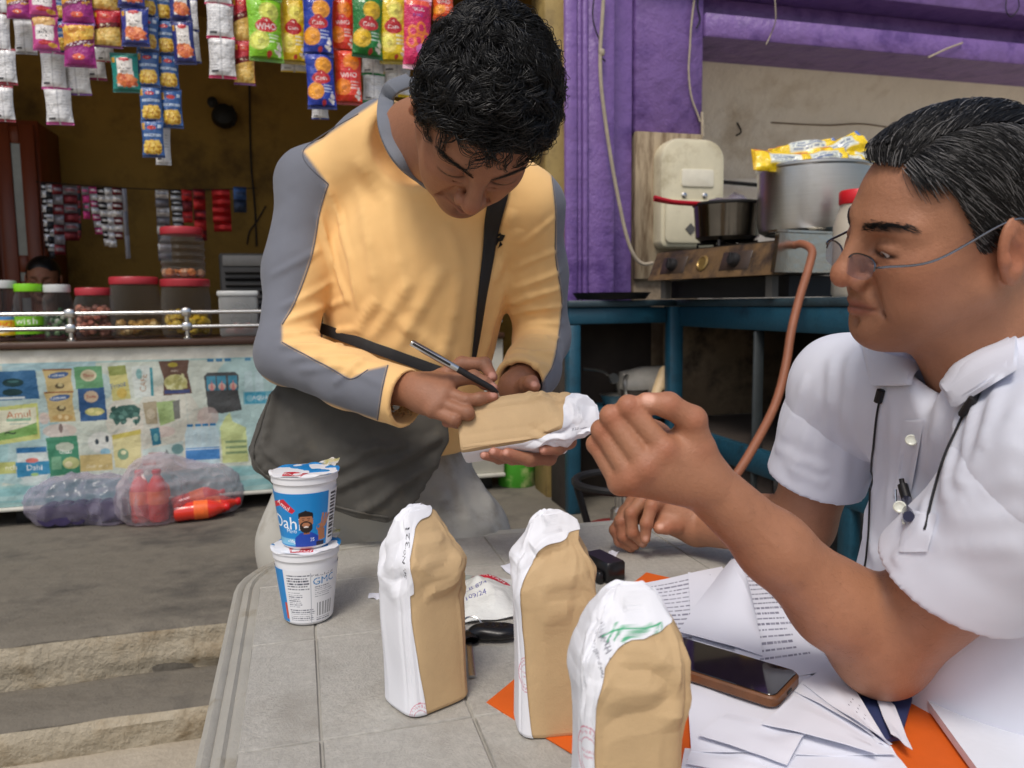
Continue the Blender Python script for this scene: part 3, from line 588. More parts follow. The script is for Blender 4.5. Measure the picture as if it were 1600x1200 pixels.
# ================================================================ SACHET STRIPS INSIDE THE SHOP
M_foil = mat('sachet_foil', attr=True, rough=.28, metal=.55, var=.15, vs_=50, bump=.3, bs=60)
def sachet_strip(px0, px1, y0, y1, n, cols, lab, Y=4.9, lean=0, seed=0):
    a = onY((px0+px1)/2, y0, Y); b = onY((px0+px1)/2+lean, y1, Y); wd = (px1-px0)*pr_scale(a); g = np.random.default_rng(seed+int(px0)); sh = []; C_ = []
    for k in range(n):
        t0, t1 = k/n, (k+1)/n; p, q = a+(b-a)*t0, a+(b-a)*t1; tw = g.uniform(-.25, .25)
        def f(u, v):
            e = (1-(2*u-1)**2)*(1-(2*v-1)**4)*wd*.2; x = (u-.5)*wd; o = p[None, None]+(q-p)[None, None]*v[..., None]
            return o+np.stack([x*math.cos(tw), x*math.sin(tw)-e+.003*g.normal(), 0*x], -1)
        v, fc = grid(f, 5, 5); sh.append((v, fc.tolist())); uu, vv = np.meshgrid(np.linspace(0, 1, 5), np.linspace(0, 1, 5)); c = lin(cols[0] if len(cols) == 1 else cols[k % 2]); cc = np.tile(c, (25, 1)); m = ((vv > .3) & (vv < .75) & (uu > .15) & (uu < .85)).ravel(); cc[m] = lin(cols[-1]); C_.append(cc)
    o = mk('sachet_strip', cat_(*sh), M_foil, label=lab, cat='sachet strip', group='sachet strips hanging in the shop', col=np.concatenate(C_)); return o
wr = mk('string_line', tube([onY(x, y, 4.9) for x, y in ((56, 284), (150, 291), (220, 295), (300, 297), (400, 294))], .003, 5, 30), M_dark, label='thin string holding the sachet strips before the brown wall', cat='string')
SL, DK, WH, RD, MR, PK, GY = (196, 196, 198), (30, 30, 34), (214, 210, 206), (184, 40, 40), (110, 34, 40), (190, 60, 120), (120, 118, 124)
for a in ((63, 71, 286, 388, 9, (DK, SL), 'black and silver sachet strip beside the cupboard', 8), (71, 80, 288, 404, 10, (SL, DK), 'silver and black sachet strip, longest of the pair by the cupboard', 6), (82, 97, 288, 398, 7, (MR, GY), 'maroon and grey sachet strip with a ragged end', 5), (99, 120, 290, 376, 6, (GY, MR), 'wide grey and maroon sachet strip', 3), (121, 126, 290, 372, 7, (MR, DK), 'narrow dark maroon sachet strip', 1), (128, 138, 292, 342, 4, (GY, PK), 'short grey and pink sachet strip', 3), (139, 150, 292, 366, 7, (PK, SL), 'pink and silver sachet strip', 10), (150, 162, 293, 384, 8, (DK, WH), 'black and bright white sachet strip', 14), (163, 174, 293, 386, 8, (SL, WH), 'bright silver sachet strip, longest of the shiny bunch', 8), (176, 190, 293, 374, 7, (MR, WH), 'maroon and white sachet strip of the shiny bunch', 2), (190, 197, 294, 404, 3, (GY, GY), 'plain grey paper strip beside the shiny sachets', 7), (243, 262, 296, 408, 8, (WH, GY), 'pale grey spotted sachet strip behind the stacked jar', 6), (266, 282, 296, 364, 8, (DK, SL), 'black sachet strip with silver spots above the stacked jar', 6), (284, 299, 296, 348, 3, (RD, MR), 'short red and maroon sachet strip', 2), (302, 320, 295, 376, 5, (MR, RD), 'maroon and red sachet strip hanging beside the stacked jar', 3), (331, 358, 295, 362, 5, (RD, RD), 'wide plain red sachet strip', 4), (365, 384, 292, 332, 2, (40, 70, 120) and ((60, 90, 140), (40, 50, 70)), 'short blue sachet strip at the end of the string', 1)):
    sachet_strip(a[0], a[1], a[2], a[3], a[4], a[5], a[6], lean=a[7])
# ================================================================ HANGING SNACK PACKETS
M_pack = mat('snack_foil', attr=True, rough=.24, var=.06, vs_=30, bump=.5, bs=70, bump2=.5, bs2=26, coat=.5)
CHIP = [(232, 196, 70), (214, 166, 40), (240, 214, 110)]
def d_back(c, a): c.rect(0, 0, 1, .07*c.h, a[0]); c.rect(0, .93*c.h, 1, c.h, a[0]); c.rect(.48, 0, .52, c.h, (190, 190, 192)); c.lines(.08, .2*c.h, .44, .8*c.h, 9, (150, 150, 154), .6, .35, 3); c.lines(.58, .35*c.h, .92, .8*c.h, 6, (150, 150, 154), .6, .35, 4); c.rect(.1, .12*c.h, .38, .18*c.h, (80, 80, 84))
def d_noodle(c, a):
    h = c.h; c.a[:] = (52, 92, 150); c.rect(0, 0, 1, .06*h, (30, 56, 108)); c.rect(0, .94*h, 1, h, (34, 62, 116)); c.rect(.06, .72*h, .2, .9*h, (196, 150, 60)); c.ell(.5, .78*h, .2, .05*h, (196, 60, 56)); c.text('Bites', .5, .78*h, .07, (250, 230, 220)); c.rect(.12, .55*h, .92, .62*h, (200, 212, 226), .8); c.text('MASALA', .52, .585*h, .06, (40, 60, 110)); c.ell(.5, .27*h, .42, .19*h, (198, 150, 40)); c.blobs(.14, .12*h, .86, .42*h, 60, .09, [(226, 184, 60), (186, 132, 30), (240, 206, 100)], 4); c.rect(.78, .78*h, .92, .86*h, (220, 228, 236), .8)
def d_tangy(c, a):
    h = c.h; c.a[:] = (160, 36, 124); c.poly([(0, .42*h), (1, .62*h), (1, .93*h), (0, .86*h)], (222, 160, 40)); c.blobs(.05, .5*h, .95, .85*h, 60, .1, [(232, 176, 50), (200, 130, 30), (244, 204, 90)], 5); c.poly([(0, .34*h), (1, .54*h), (1, .64*h), (0, .44*h)], (110, 30, 60)); c.text('TANGLEUPZ', .5, .49*h, .1, (250, 240, 240), 11, 1, True, .95); c.ell(.5, .2*h, .2, .07*h, (226, 90, 60)); c.text('Pik', .5, .2*h, .07, (255, 240, 220)); c.rect(0, .93*h, 1, h, (120, 90, 160)); c.rect(0, 0, 1, .05*h, (130, 26, 100))
def d_sev(c, a):
    h = c.h; c.a[:] = (186, 30, 44); c.poly([(0, 0), (1, 0), (1, .55*h), (0, .42*h)], (226, 186, 92)); c.blobs(.02, .02*h, .98, .44*h, 70, .07, [(236, 204, 120), (210, 164, 70)], 6); c.poly([(0, .42*h), (1, .55*h), (1, .68*h), (0, .55*h)], (110, 20, 20)); c.text('BHUJIA', .5, .55*h, .1, (250, 230, 200), 8); c.ell(.5, .8*h, .2, .06*h, (220, 80, 60)); c.text('Pik', .5, .8*h, .06, (255, 240, 220)); c.rect(.06, .76*h, .2, .88*h, (230, 170, 40)); c.rect(0, 0, 1, .05*h, (120, 60, 120))
def d_nut(c, a):
    h = c.h; c.a[:] = a[0]; c.rect(0, 0, 1, .1*h, a[1]); c.rect(0, .9*h, 1, h, a[1]); c.poly([(.2, .14*h), (.84, .14*h), (.8, .84*h), (.24, .84*h)], (236, 230, 222)); c.ell(.52, .82*h, .2, .05*h, (190, 40, 44)); c.text('HOT', .52, .68*h, .07, (40, 40, 40)); c.text('CHATAKA', .52, .6*h, .07, (40, 40, 40)); c.text('PEANUT', .52, .52*h, .06, (60, 40, 40)); c.ell(.55, .29*h, .36, .16*h, (214, 110, 50)); c.blobs(.24, .17*h, .88, .42*h, 40, .1, [(226, 120, 60), (196, 84, 40), (238, 150, 90)], 7); c.rect(.04, .74*h, .18, .86*h, (214, 160, 50))
def d_salted(c, a):
    h = c.h; c.a[:] = (196, 70, 140); c.ell(.5, .8*h, .44, .14*h, (214, 170, 110)); c.blobs(.1, .7*h, .9, .9*h, 40, .08, [(226, 186, 120), (200, 150, 80)], 8); c.poly([(.12, .3*h), (.84, .26*h), (.88, .66*h), (.16, .7*h)], (236, 230, 226)); c.text('NUT', .5, .58*h, .09, (40, 40, 40)); c.text('CRACKER', .5, .48*h, .1, (40, 40, 40)); c.text('SALTED', .5, .39*h, .09, (40, 40, 40)); c.ell(.5, .2*h, .26, .06*h, (200, 44, 50)); c.ell(.78, .14*h, .16, .06*h, (226, 170, 60)); c.rect(0, 0, 1, .05*h, (150, 50, 120))
def d_chip(c, a):
    h = c.h; bg, word = a[0], a[1]; c.a[:] = bg; dk = A(bg)*.7; c.rect(0, 0, 1, .06*h, dk); c.rect(0, .94*h, 1, h, dk)
    for x, y, s in ((.62, .74, .3), (.3, .3, .3)): c.ell(x, y*h, s, s*.5*h, a[2], .95, 20); c.ell(x-.03, y*h+.02, s*.7, s*.3*h, np.minimum(A(a[2])*1.15, 255), .8, 20); c.ell(x+.05, y*h-.03, s*.35, s*.14*h, A(a[2])*.82, .7, 20)
    c.ell(.52, .52*h, .34, .1*h, a[3]); c.ell(.52, .6*h, .16, .05*h, a[3]); c.text(word, .52, .51*h, .17, (250, 246, 240), 4); c.text('Pik', .52, .605*h, .06, (250, 240, 220)); c.lines(.6, .26*h, .92, .42*h, 3, (245, 245, 245), .9, .5, 2, .2); c.blobs(.55, .1*h, .9, .22*h, 6, .08, [a[3], (250, 240, 230)], 9)
def d_ring(c, a):
    h = c.h; c.a[:] = (206, 24, 90); c.rect(0, .9*h, 1, h, (236, 150, 180)); c.rect(.1, .86*h, .9, .94*h, (230, 90, 60)); c.text('MAGIC', .5, .8*h, .1, (250, 240, 250)); c.text('RINGS', .5, .72*h, .09, (60, 70, 160))
    for x, y in ((.3, .5), (.6, .55), (.5, .38), (.8, .42), (.25, .36)): c.ell(x, y*h, .18, .09*h, (232, 120, 40), 1, 20, .45)
    c.ell(.66, .26*h, .26, .08*h, (220, 120, 190)); c.text('Yum', .66, .26*h, .1, (80, 40, 140)); c.rect(0, 0, 1, .05*h, (250, 200, 215))
PG = 'snack packets hanging over the shop front'
def packet(cx, cy, w_, h_, design, args, lab, Y=2.95, ro=0, tw=0, nx=34):
    c0 = onY(cx, cy, Y); s = pr_scale(c0)*1.02; W, H = w_*s, h_*s; cvp = Canvas(1, H/W, nx, (222, 222, 222)); design(cvp, args); g = np.random.default_rng(int(cx*31+cy)); sd = g.uniform(0, 50)
    RR = rot('Z', tw+g.uniform(-8, 8))@rot('Y', ro+g.uniform(-2.5, 2.5))@rot('X', g.uniform(-4, 4))
    def side(sgn):
        def f(u, v):
            su = 2*u-1; e = (1-np.abs(su)**2.4)*np.clip(np.minimum(v, 1-v)/.16, 0, 1)**.7*W*.2; e = np.where((v < .05) | (v > .95), 0, e)
            cr = vnoise(np.stack([u*5+sd, v*7, 0*u], -1))*.016*W+vnoise(np.stack([u*11+sd, v*5, 0*u+3], -1))*.010*W*(np.abs(v-.5) > .25)
            x = su*W/2*(1-.09*np.sin(np.pi*np.clip(v, 0, 1))**.8+.02*np.abs(v-.5)); return np.stack([x, -sgn*(e+cr*(e > 0)+.0006), (v-.5)*H], -1)@RR.T+c0
        return f
    fv, ff = grid(side(1), cvp.nx, cvp.ny); bv, bf = grid(side(-1), 12, 16); bc = np.tile(lin((210, 210, 212)), (len(bv), 1))
    V, Q = catm((fv, ff), (bv, bf[:, ::-1])); return mk('snack_packet', (V, Q), M_pack, label=lab, cat='snack packet', group=PG, col=np.concatenate([cvp.cols(), bc]), sharp=False)
ORD = ['lowest', 'second lowest', 'third from below', 'fourth from below', 'fifth from below']
def strip(desc, design, args, L, Y=2.95, **k):       # L from the bottom up
    for i, q in enumerate(L): packet(*q, design, args, desc+('' if len(L) == 1 else ', '+ORD[i]+''), Y, **k)
WB = (214, 214, 216)
strip('white packet back with maroon seal at the doorway edge', d_back, ((150, 30, 50),), [(6, 162, 28, 54), (10, 104, 28, 54), (2, 50, 24, 60), (2, -6, 24, 56)], 2.92)
strip('small yellow and purple snack packet', d_tangy, 0, [(28, 6, 34, 46)], 2.9)
strip('plain white back of a small packet with grey seal', d_back, ((160, 158, 162),), [(40, 58, 32, 52)], 3.0)
strip('pink nut packet with a white name patch', d_salted, 0, [(71, 52, 38, 54), (66, -2, 40, 56)], 2.9)
strip('white packet back with pink seal under the pink nut packets', d_back, ((196, 80, 150),), [(92, 166, 38, 56), (84, 111, 36, 56)], 2.98)
strip('magenta snack packet with golden sticks and slanted lettering', d_tangy, 0, [(124, 70, 46, 68), (120, 4, 46, 66)], 2.88)
strip('white packet back with purple seal behind the magenta packets', d_back, ((120, 70, 150),), [(121, 124, 38, 48)], 3.0)
strip('white packet back with wine red seal, half behind another', d_back, ((150, 40, 90),), [(150, 98, 26, 52)], 3.03)
strip('dark blue packet with yellow patch half behind the magenta packets', d_noodle, 0, [(98, 58, 24, 50), (94, 8, 24, 48)], 3.02)
strip('red packet with pale yellow sev at the bottom', d_sev, 0, [(167, 45, 42, 56), (163, -10, 42, 54)], 2.9)
strip('white packet back with red seal under the red packet', d_back, ((180, 40, 50),), [(164, 80, 26, 32)], 3.0)
strip('royal blue peanut packet with white name patch', d_nut, ((44, 60, 140), (30, 40, 110)), [(211, 42, 42, 60), (205, -16, 40, 56)], 2.88)
strip('teal green peanut packet with white name patch', d_nut, ((30, 140, 130), (20, 110, 100)), [(196, 114, 40, 58)], 2.92)
strip('slate blue masala packet on the longer twin strip', d_noodle, 0, [(239, 217, 33, 56), (236, 163, 33, 54), (232, 108, 33, 55), (231, 53, 33, 54), (229, 0, 33, 52)], 2.93)
strip('slate blue masala packet on the shorter twin strip', d_noodle, 0, [(268, 170, 32, 58), (263, 113, 31, 54), (258, 59, 31, 54), (253, 6, 31, 52)], 2.95)
strip('crumpled white packet back peeping below the twin blue strips', d_back, ((190, 190, 192),), [(255, 228, 22, 58)], 3.02)
strip('deep blue peanut packet at the right of the twin strips', d_nut, ((38, 48, 120), (26, 34, 96)), [(287, 66, 33, 66), (281, 2, 32, 62)], 2.9)
strip('white packet back behind the deep blue peanut packet', d_back, ((60, 70, 130),), [(303, 72, 18, 52), (300, 24, 18, 50)], 3.0)
strip('white packet back with bright pink seals on a double strip', d_back, ((206, 50, 100),), [(347, 90, 40, 62), (344, 33, 40, 56), (341, -18, 40, 50)], 2.92)
strip('wine red snack packet half behind the lime packet', d_sev, 0, [(382, 98, 32, 66), (378, 30, 28, 72)], 2.95)
YC, OC = (206, 204, 80), (240, 150, 30)
strip('lime green chips packet', d_chip, ((130, 196, 20), 'WHO', (206, 210, 90), (196, 40, 40)), [(414, 46, 52, 98), (412, -50, 52, 94)], 2.88, nx=46)
strip('yellow chips packet beside the lime one', d_chip, ((228, 190, 20), 'Chips', (240, 214, 90), (190, 34, 34)), [(458, 48, 40, 100), (456, -50, 40, 96)], 2.93, nx=44)
strip('white packet back with yellow seal below the yellow chips', d_back, ((230, 196, 20),), [(459, 96, 40, 32)], 3.0)
strip('royal blue chips packet', d_chip, ((26, 54, 160), 'Chips', (236, 150, 30), (196, 40, 40)), [(501, 126, 44, 86), (497, 40, 46, 92), (496, -48, 46, 90)], 2.88, nx=44)
strip('white packet back with blue seal at the striped shoulder', d_back, ((50, 70, 150),), [(500, 172, 26, 28)], 2.95)
strip('orange red chips packet', d_chip, ((226, 60, 30), 'WHO', (240, 130, 30), (214, 40, 40)), [(544, 120, 42, 84), (535, 38, 36, 84), (532, -44, 36, 82)], 2.92, nx=44)
strip('bottle green chips packet', d_chip, ((24, 120, 44), 'Chips', (226, 180, 30), (196, 40, 40)), [(574, 42, 48, 92), (572, -50, 48, 92)], 2.88, nx=44)
strip('white packet back with green seal', d_back, ((50, 140, 80),), [(584, 138, 34, 44), (582, 96, 34, 44)], 2.97)
strip('golden yellow chips packet beside the pink one', d_chip, ((232, 200, 24), 'Chips', (240, 216, 100), (190, 34, 34)), [(613, 46, 44, 102), (611, -54, 44, 98)], 2.9, nx=44)
strip('white packet back with yellow seal at the shoulder', d_back, ((232, 200, 24),), [(620, 128, 42, 44), (618, 98, 42, 36)], 2.98)
strip('raspberry pink ring snack packet', d_ring, 0, [(652, 52, 46, 108), (650, -50, 46, 96)], 2.9, nx=44)
strip('small orange chips packet over the black curls', d_chip, ((236, 90, 30), 'WHO', (244, 150, 40), (214, 40, 40)), [(692, 6, 34, 50)], 2.92)
mk('hanging_rod', tube([(-2.6, 2.97, 2.62), (1.15, 2.97, 2.62)], .012, 8), M_steel, label='steel rod over the shop front that carries the snack strips', cat='rod')

# ================================================================ BOTTLE PACKS ON THE VERANDA FLOOR
M_film = film_mat('shrink_film', (206, 198, 206), .36); M_film2 = film_mat('smoky_film', (176, 170, 190), .34)
M_redb = mat('red_drink', (226, 56, 40), .12, var=.1, coat=.6); M_redc = mat('red_cap', (206, 24, 30), .35); M_orl = mat('orange_label', (244, 110, 50), .4, var=.2, vs_=40)
M_violb = mat('dark_violet_bottle', (62, 54, 92), .2, var=.3, vs_=9, coat=.5); M_violc = mat('grey_cap', (120, 116, 130), .4)
def bottle(p, ax, h, r, mb, mc, ml, lab, grp):
    ax = nz(ax); rt = root('drink_bottle', p, lab, 'bottle', grp)
    pf = [(r*.55, 0), (r*.9, .004), (r, .02), (r*.96, h*.3), (r, h*.34), (r, h*.62), (r*.92, h*.70), (r*.6, h*.82), (r*.34, h*.90), (r*.34, h*.93)]
    mk('body', lathe(pf, p, 18, ax), mb, rt); mk('cap', lathe([(r*.42, h*.92), (r*.44, h*.93), (r*.44, h*.985), (r*.38, h)], p, 14, ax), mc, rt)
    mk('label', lathe([(r*1.015, h*.36), (r*1.02, h*.38), (r*1.02, h*.60), (r*1.015, h*.61)], p, 18, ax, cap=False), ml, rt)
Bz = VZ+.004
UPL = ['red bottle standing at the outer front corner of the clear pack', 'red bottle standing second in the front row of the clear pack', 'red bottle standing behind the front row against the banner', 'red bottle standing at the back of the clear pack beside fallen ones']
FAL = ['red bottle fallen across the front of the clear pack', 'red bottle fallen on top of another in the clear pack', 'red bottle lying flat at the loose end of the clear pack', 'red bottle tipped up steeply among the fallen ones']
VIO = [n+' dark violet bottle counted from the outer end of the smoky pack' for n in ('first', 'second', 'third', 'fourth', 'fifth', 'sixth')]
for k_, (px, py) in enumerate(((222, 815), (249, 814), (236, 800), (262, 802))):
    p = onz(px, py, Bz); bottle(p, (0, 0, 1), .225, .042, M_redb, M_redc, M_orl, UPL[k_], 'upright red bottles in the clear pack')
for k_, (px, py, d) in enumerate(((272, 816, (1, .10, .02)), (270, 806, (1, .12, .22)), (292, 812, (1, .30, .04)), (276, 802, (1, .05, .42)))):
    p = onz(px, py, Bz); p[2] += .042; bottle(p, d, .225, .040, M_redb, M_redc, M_orl, FAL[k_], 'fallen red bottles in the clear pack')
for k_, (px, py) in enumerate(((75, 826), (97, 825), (120, 823), (143, 820), (165, 818), (183, 816))):
    p = onz(px, py, Bz); p[2] += .05
    bottle(p, (.08, 1, .02), .20, .048, M_violb, M_violc, M_violb, VIO[k_], 'violet bottles in the smoky pack')
def film_pack(name, pts, lab, m, seed, noise=.008):
    P = A([onz(x, y, Bz)+A([0, dy, dz]) for x, y, dy, dz, r in pts]); rr = [q[4] for q in pts]; lo = P.min(0)-.16; hi = P.max(0)+.16; s = SDF(lo, hi, .008)
    for i in range(len(P)): s.ell(P[i], (rr[i], rr[i], rr[i]*.92), .09)
    V, Q = s.mesh(); N = normals(V, Q); V = V+N*(noise*(1-2.2*np.abs(vnoise(V, 15, seed)))+noise*.6*(1-2*np.abs(vnoise(V, 34, seed+3))))[:, None]; V[:, 2] = np.maximum(V[:, 2], VZ+.002)
    return mk(name, (V, Q), m, label=lab, cat='film pack', sharp=False)
film_pack('bottle_pack', [(74, 822, .06, .085, .09), (105, 820, .06, .10, .10), (140, 817, .06, .10, .10), (176, 815, .06, .09, .095), (88, 812, .12, .09, .1), (150, 806, .14, .10, .11), (184, 818, .05, .05, .07)], 'low smoky plastic-wrapped pack of violet bottles on the floor', M_film2, 3)
film_pack('bottle_pack', [(222, 818, .02, .10, .095), (240, 816, .03, .19, .085), (255, 814, .02, .09, .10), (265, 808, .05, .17, .09), (290, 806, .06, .11, .11), (320, 804, .06, .10, .10), (345, 802, .06, .08, .085), (354, 798, .08, .16, .055), (225, 812, .05, .05, .085)], 'clear plastic-wrapped pack of red drink bottles on the floor', M_film, 8)

# ================================================================ STOVE CABINET (two wings)
M_blue = mat('teal_blue_paint', (26, 74, 94), .5, var=.25, vs_=6, bump=.3, bs=80, stain=(18, 40, 50), stain_s=6, stain_t=.6)
M_darkin = mat('sooty_inside', (58, 50, 44), .9, var=.4, vs_=6)
M_slab = mat('sooty_slab', (44, 62, 70), .5, var=.35, vs_=8, bump=.3, bs=60)
cab = root('stove_cabinet', (1.5, 3.1, VZ), 'sooty teal blue stove cabinet with open compartments', 'cabinet')
FY = 3.10; X0 = onY(889, 520, FY)[0]; XC = onY(1060, 520, FY)[0]; TZ = 1.166
def cb_(n, lo, hi, m=M_blue, b=.005): return mk(n, box(lo, hi, b), m, cab)
cb_('top', (X0-.01, FY-.02, TZ-.028), (XC-.02, FY+.285, TZ), M_slab)
cb_('top', (XC-.017, 1.75, TZ-.028), (XC+.75, FY+.42, TZ+.001), M_slab)
cb_('rail', (X0, FY, TZ-.10), (XC-.055, FY+.04, TZ-.030))
zs = onY(980, 640, FY)[2]
cb_('post', (X0, FY+.002, VZ), (X0+.055, FY+.06, TZ-.104))
cb_('post', (XC-.052, FY-.03, VZ), (XC+.01, FY+.03, TZ-.030))
cb_('shelf', (X0+.058, FY+.004, zs-.05), (XC-.055, FY+.265, zs))
cb_('back_panel', (X0+.025, FY+.268, VZ), (XC, FY+.288, TZ-.03), M_darkin)
cb_('side_panel', (X0+.004, FY+.062, VZ), (X0+.022, FY+.266, TZ-.03), M_darkin)
# wing that runs towards the table
cb_('rail', (XC-.012, 1.78, TZ-.115), (XC+.03, FY-.033, TZ-.030))
zr_ = onX(1150, 692, XC)[2]
cb_('rail', (XC-.012, 1.78, zr_-.09), (XC+.03, FY-.033, zr_))
for y_ in (onX(1180, 600, XC)[1], onX(1330, 600, XC)[1]): cb_('post', (XC-.010, y_-(.03 if y_ < 2.4 else .008), VZ if y_ > 2.4 else 0), (XC+.032, y_+(.03 if y_ < 2.4 else .008), TZ-.118), M_blue if y_ < 2.3 else mat('grey_metal_post', (46, 52, 54), .6, var=.3))
cb_('shelf', (XC+.034, 1.80, zr_-.03), (XC+.70, FY+.38, zr_-.005), M_darkin)
cb_('inner_panel', (XC+.034, FY+.2, zr_), (XC+.70, FY+.22, TZ-.03), mat('stained_cream_board', (150, 130, 104), .8, var=.35, vs_=6, stain=(66, 54, 44), stain_s=5))
cb_('back_panel', (XC+.70, 1.80, zr_-.2), (XC+.72, FY+.4, TZ-.03), M_darkin)
cb_('end_panel', (XC+.034, 1.76, 0), (XC+.70, 1.78, TZ-.03))
cb_('lower_panel', (XC+.012, 2.40, VZ), (XC+.026, FY-.04, zr_-.093), M_darkin)
# utensils on the left shelf
us = zs+.001
M_al = mat('aluminium', (196, 194, 190), .33, 1, var=.15, vs_=10, bump=.15, bs=50)
kt = root('glass_jug', A([0, 0, 0])+onY(1000, 615, FY+.16), 'hazy glass jug lying among steel utensils in the cabinet', 'jug')
c = onY(1004, 590, FY+.18); c[2] = us+.085
mk('body', lathe([(.04, -.12), (.075, -.10), (.085, 0), (.08, .10), (.06, .13)], c, 22, (1, -.1, .1)), mat('hazy_glass', (190, 186, 178), .2, trans=.5, var=.2, vs_=14), kt)
mk('handle', tube([c+A([-.1, -.05, .05]), c+A([-.13, -.09, .03]), c+A([-.12, -.09, -.04]), c+A([-.08, -.06, -.05])], .008, 6, 12), M_al, kt)
bo = onY(1035, 600, FY+.07); 
def board(u, v): return np.stack([bo[0]+(u-.5)*.09+.03*v, bo[1]+.08*(v-.3), us+.002+v*.17], -1)
s_ = SDF(bo-A([.12, .08, .16]), bo+A([.12, .10, .16]), .005); s_.cap(A([bo[0]-.03, bo[1], us+.035]), A([bo[0]+.02, bo[1]+.03, us+.15]), .03, .022, .02); s_.cap(A([bo[0]+.01, bo[1], us+.035]), A([bo[0]+.03, bo[1]+.03, us+.16]), .03, .015, .02); s_.cap(A([bo[0]+.0, bo[1]-.1, us+.06]), A([bo[0]+.0, bo[1]+.1, us+.06]), .012, .012, .006, 'sub')
mk('scraper', s_.mesh(), mat('cream_plastic_old', (206, 180, 140), .5, var=.2, vs_=20), label='cream plastic scraper with a hole leaning at the cabinet post', cat='scraper')
c = onY(962, 610, FY+.12); c[2] = us
mk('steel_bowl', lathe([(.02, 0), (.05, .008), (.07, .05), (.073, .052), (.066, .05), (.04, .012)], c, 22), M_al, label='small steel bowl on the cabinet shelf', cat='bowl')
c2 = c+A([.10, .02, 0]); mk('steel_bowl', lathe([(.03, 0), (.06, .01), (.065, .07), (.068, .072), (.06, .07), (.04, .015)], c2, 22), M_darkin, label='black burnt pan on the cabinet shelf beside the jug', cat='pan')
mk('ladle', cat_(tube([onY(912, 576, FY+.05), onY(940, 580, FY+.08), onY(955, 590, FY+.1)], .005, 6, 10), lathe([(.008, -.008), (.022, -.004), (.024, .010)], onY(958, 592, FY+.1), 14, (.2, -1, .4))), M_al, label='steel ladle with its thin handle sticking out of the cabinet', cat='ladle')
# ================================================================ STOVE, POTS AND THINGS ON THE CABINET TOP
SY = 2.86
sA, sB = onz(1012, 439, TZ+.03), onz(1210, 433, TZ+.03); sA = at(1012, 440, 3.25); sB = at(1210, 433, 2.62); sA[2] = sB[2] = TZ+.002
ux = nz(sB-sA); uy = A([-ux[1], ux[0], 0]); uy = uy if uy@FW > 0 else -uy; SR = np.stack([ux, uy, A([0, 0, 1])], 1); SLn = np.linalg.norm(sB-sA); SD = .36
SLoc = lambda x, y, z: sA+SR@A([x, y, z])
st = root('gas_stove', sA, 'old low two-burner gas stove with a greasy brown front and bright steel end', 'stove')
M_rust = mat('greasy_brown_enamel', (112, 88, 60), .42, var=.35, vs_=9, bump=.3, bs=70, stain=(58, 48, 42), stain_s=8, stain_t=.52)
sh_ = .205
def wedge(xa, xb, y0, y1, z0, z1, sl):
    V = A([(xa, y0, z0), (xb, y0, z0), (xb, y1, z0), (xa, y1, z0), (xa, y0+sl, z1), (xb, y0+sl, z1), (xb, y1, z1), (xa, y1, z1)])@SR.T+sA; return V, [(3, 2, 1, 0), (4, 5, 6, 7), (0, 1, 5, 4), (1, 2, 6, 5), (2, 3, 7, 6), (3, 0, 4, 7)]
mk('front_panel', wedge(0, SLn-.01, 0, .07, .078, sh_-.012, .05), M_rust, st, smooth=False)
mk('hob', wedge(.01, SLn-.012, .072, SD, .08, sh_-.006, 0), mat('sooty_hob', (70, 66, 60), .4, .6, var=.3), st, smooth=False)
mk('steel_end', wedge(SLn-.008, SLn+.012, -.012, SD, .085, sh_+.012, .02), mat('bright_steel', (214, 212, 206), .24, 1, var=.06, vs_=10, bump=.08, bs=24), st, smooth=False)
mk('steel_flange', wedge(SLn-.02, SLn+.02, -.014, SD+.004, sh_+.014, sh_+.022, 0), mat('bright_steel'), st, smooth=False)
mk('base', wedge(.03, SLn-.03, .10, SD-.01, .002, .076, 0), M_dark, st, smooth=False)
for xx, yy in ((.05, .03), (SLn-.07, .03), (.05, SD-.05), (SLn-.07, SD-.05)): mk('foot', wedge(xx, xx+.03, yy, yy+.03, .001, .077, 0), M_acb, st, smooth=False)
fn = SR@nz(A([0, -1, .36]))
for t_ in (.20, .70):
    p = SLoc(SLn*t_, .026, .134)
    mk('knob_plate', (lambda b: (b[0]@SR.T+p, b[1]))(xf(box((-.075, -.006, -.036), (.075, -.002, .036), .002), rot('X', -20))), mat('dark_plate', (62, 50, 42), .4, var=.3, vs_=20), st)
    mk('knob', cat_(lathe([(.026, 0), (.026, .012), (.020, .024), (.010, .026)], p+fn*.006, 18, fn), tube([p+fn*.03-A([0, 0, .02]), p+fn*.03+A([0, 0, .02])], .006, 6)), M_dark, st)
p = SLoc(SLn*.45, .024, .134); mk('emblem', lathe([(.026, .002), (.032, .006), (.024, .010), (.020, .006)], p, 22, fn), mat('brass_emblem', (150, 124, 74), .35, .6), st)
def burner(px, dep):
    p = at(px, 370, dep); p[2] = TZ+.002+sh_
    mk('burner', lathe([(.05, -.004), (.055, .010), (.03, .018)], p, 18), M_dark, st)
    for a in range(4):
        d = A([math.cos(a*1.571+.78), math.sin(a*1.571+.78), 0]); mk('pan_support', tube([p+d*.12, p+d*.12+A([0, 0, .018]), p+d*.045+A([0, 0, .018])], .006, 6), M_dark, st)
    return p
bp1 = burner(1136, 3.12); bp2 = burner(1268, 2.86)
ptop = lambda px, py, b: at(px, py, (b-CAM)@FW)[2]
M_pan = mat('dark_chrome', (120, 116, 110), .16, 1, var=.3, vs_=6)
s1 = pr_scale(bp1); r1 = 52*s1; z1 = bp1[2]+.024; h1 = ptop(1136, 318, bp1)-z1
sp_ = root('saucepan', bp1+A([0, 0, .024]), 'small dark steel saucepan with blackened rim on the left burner', 'saucepan')
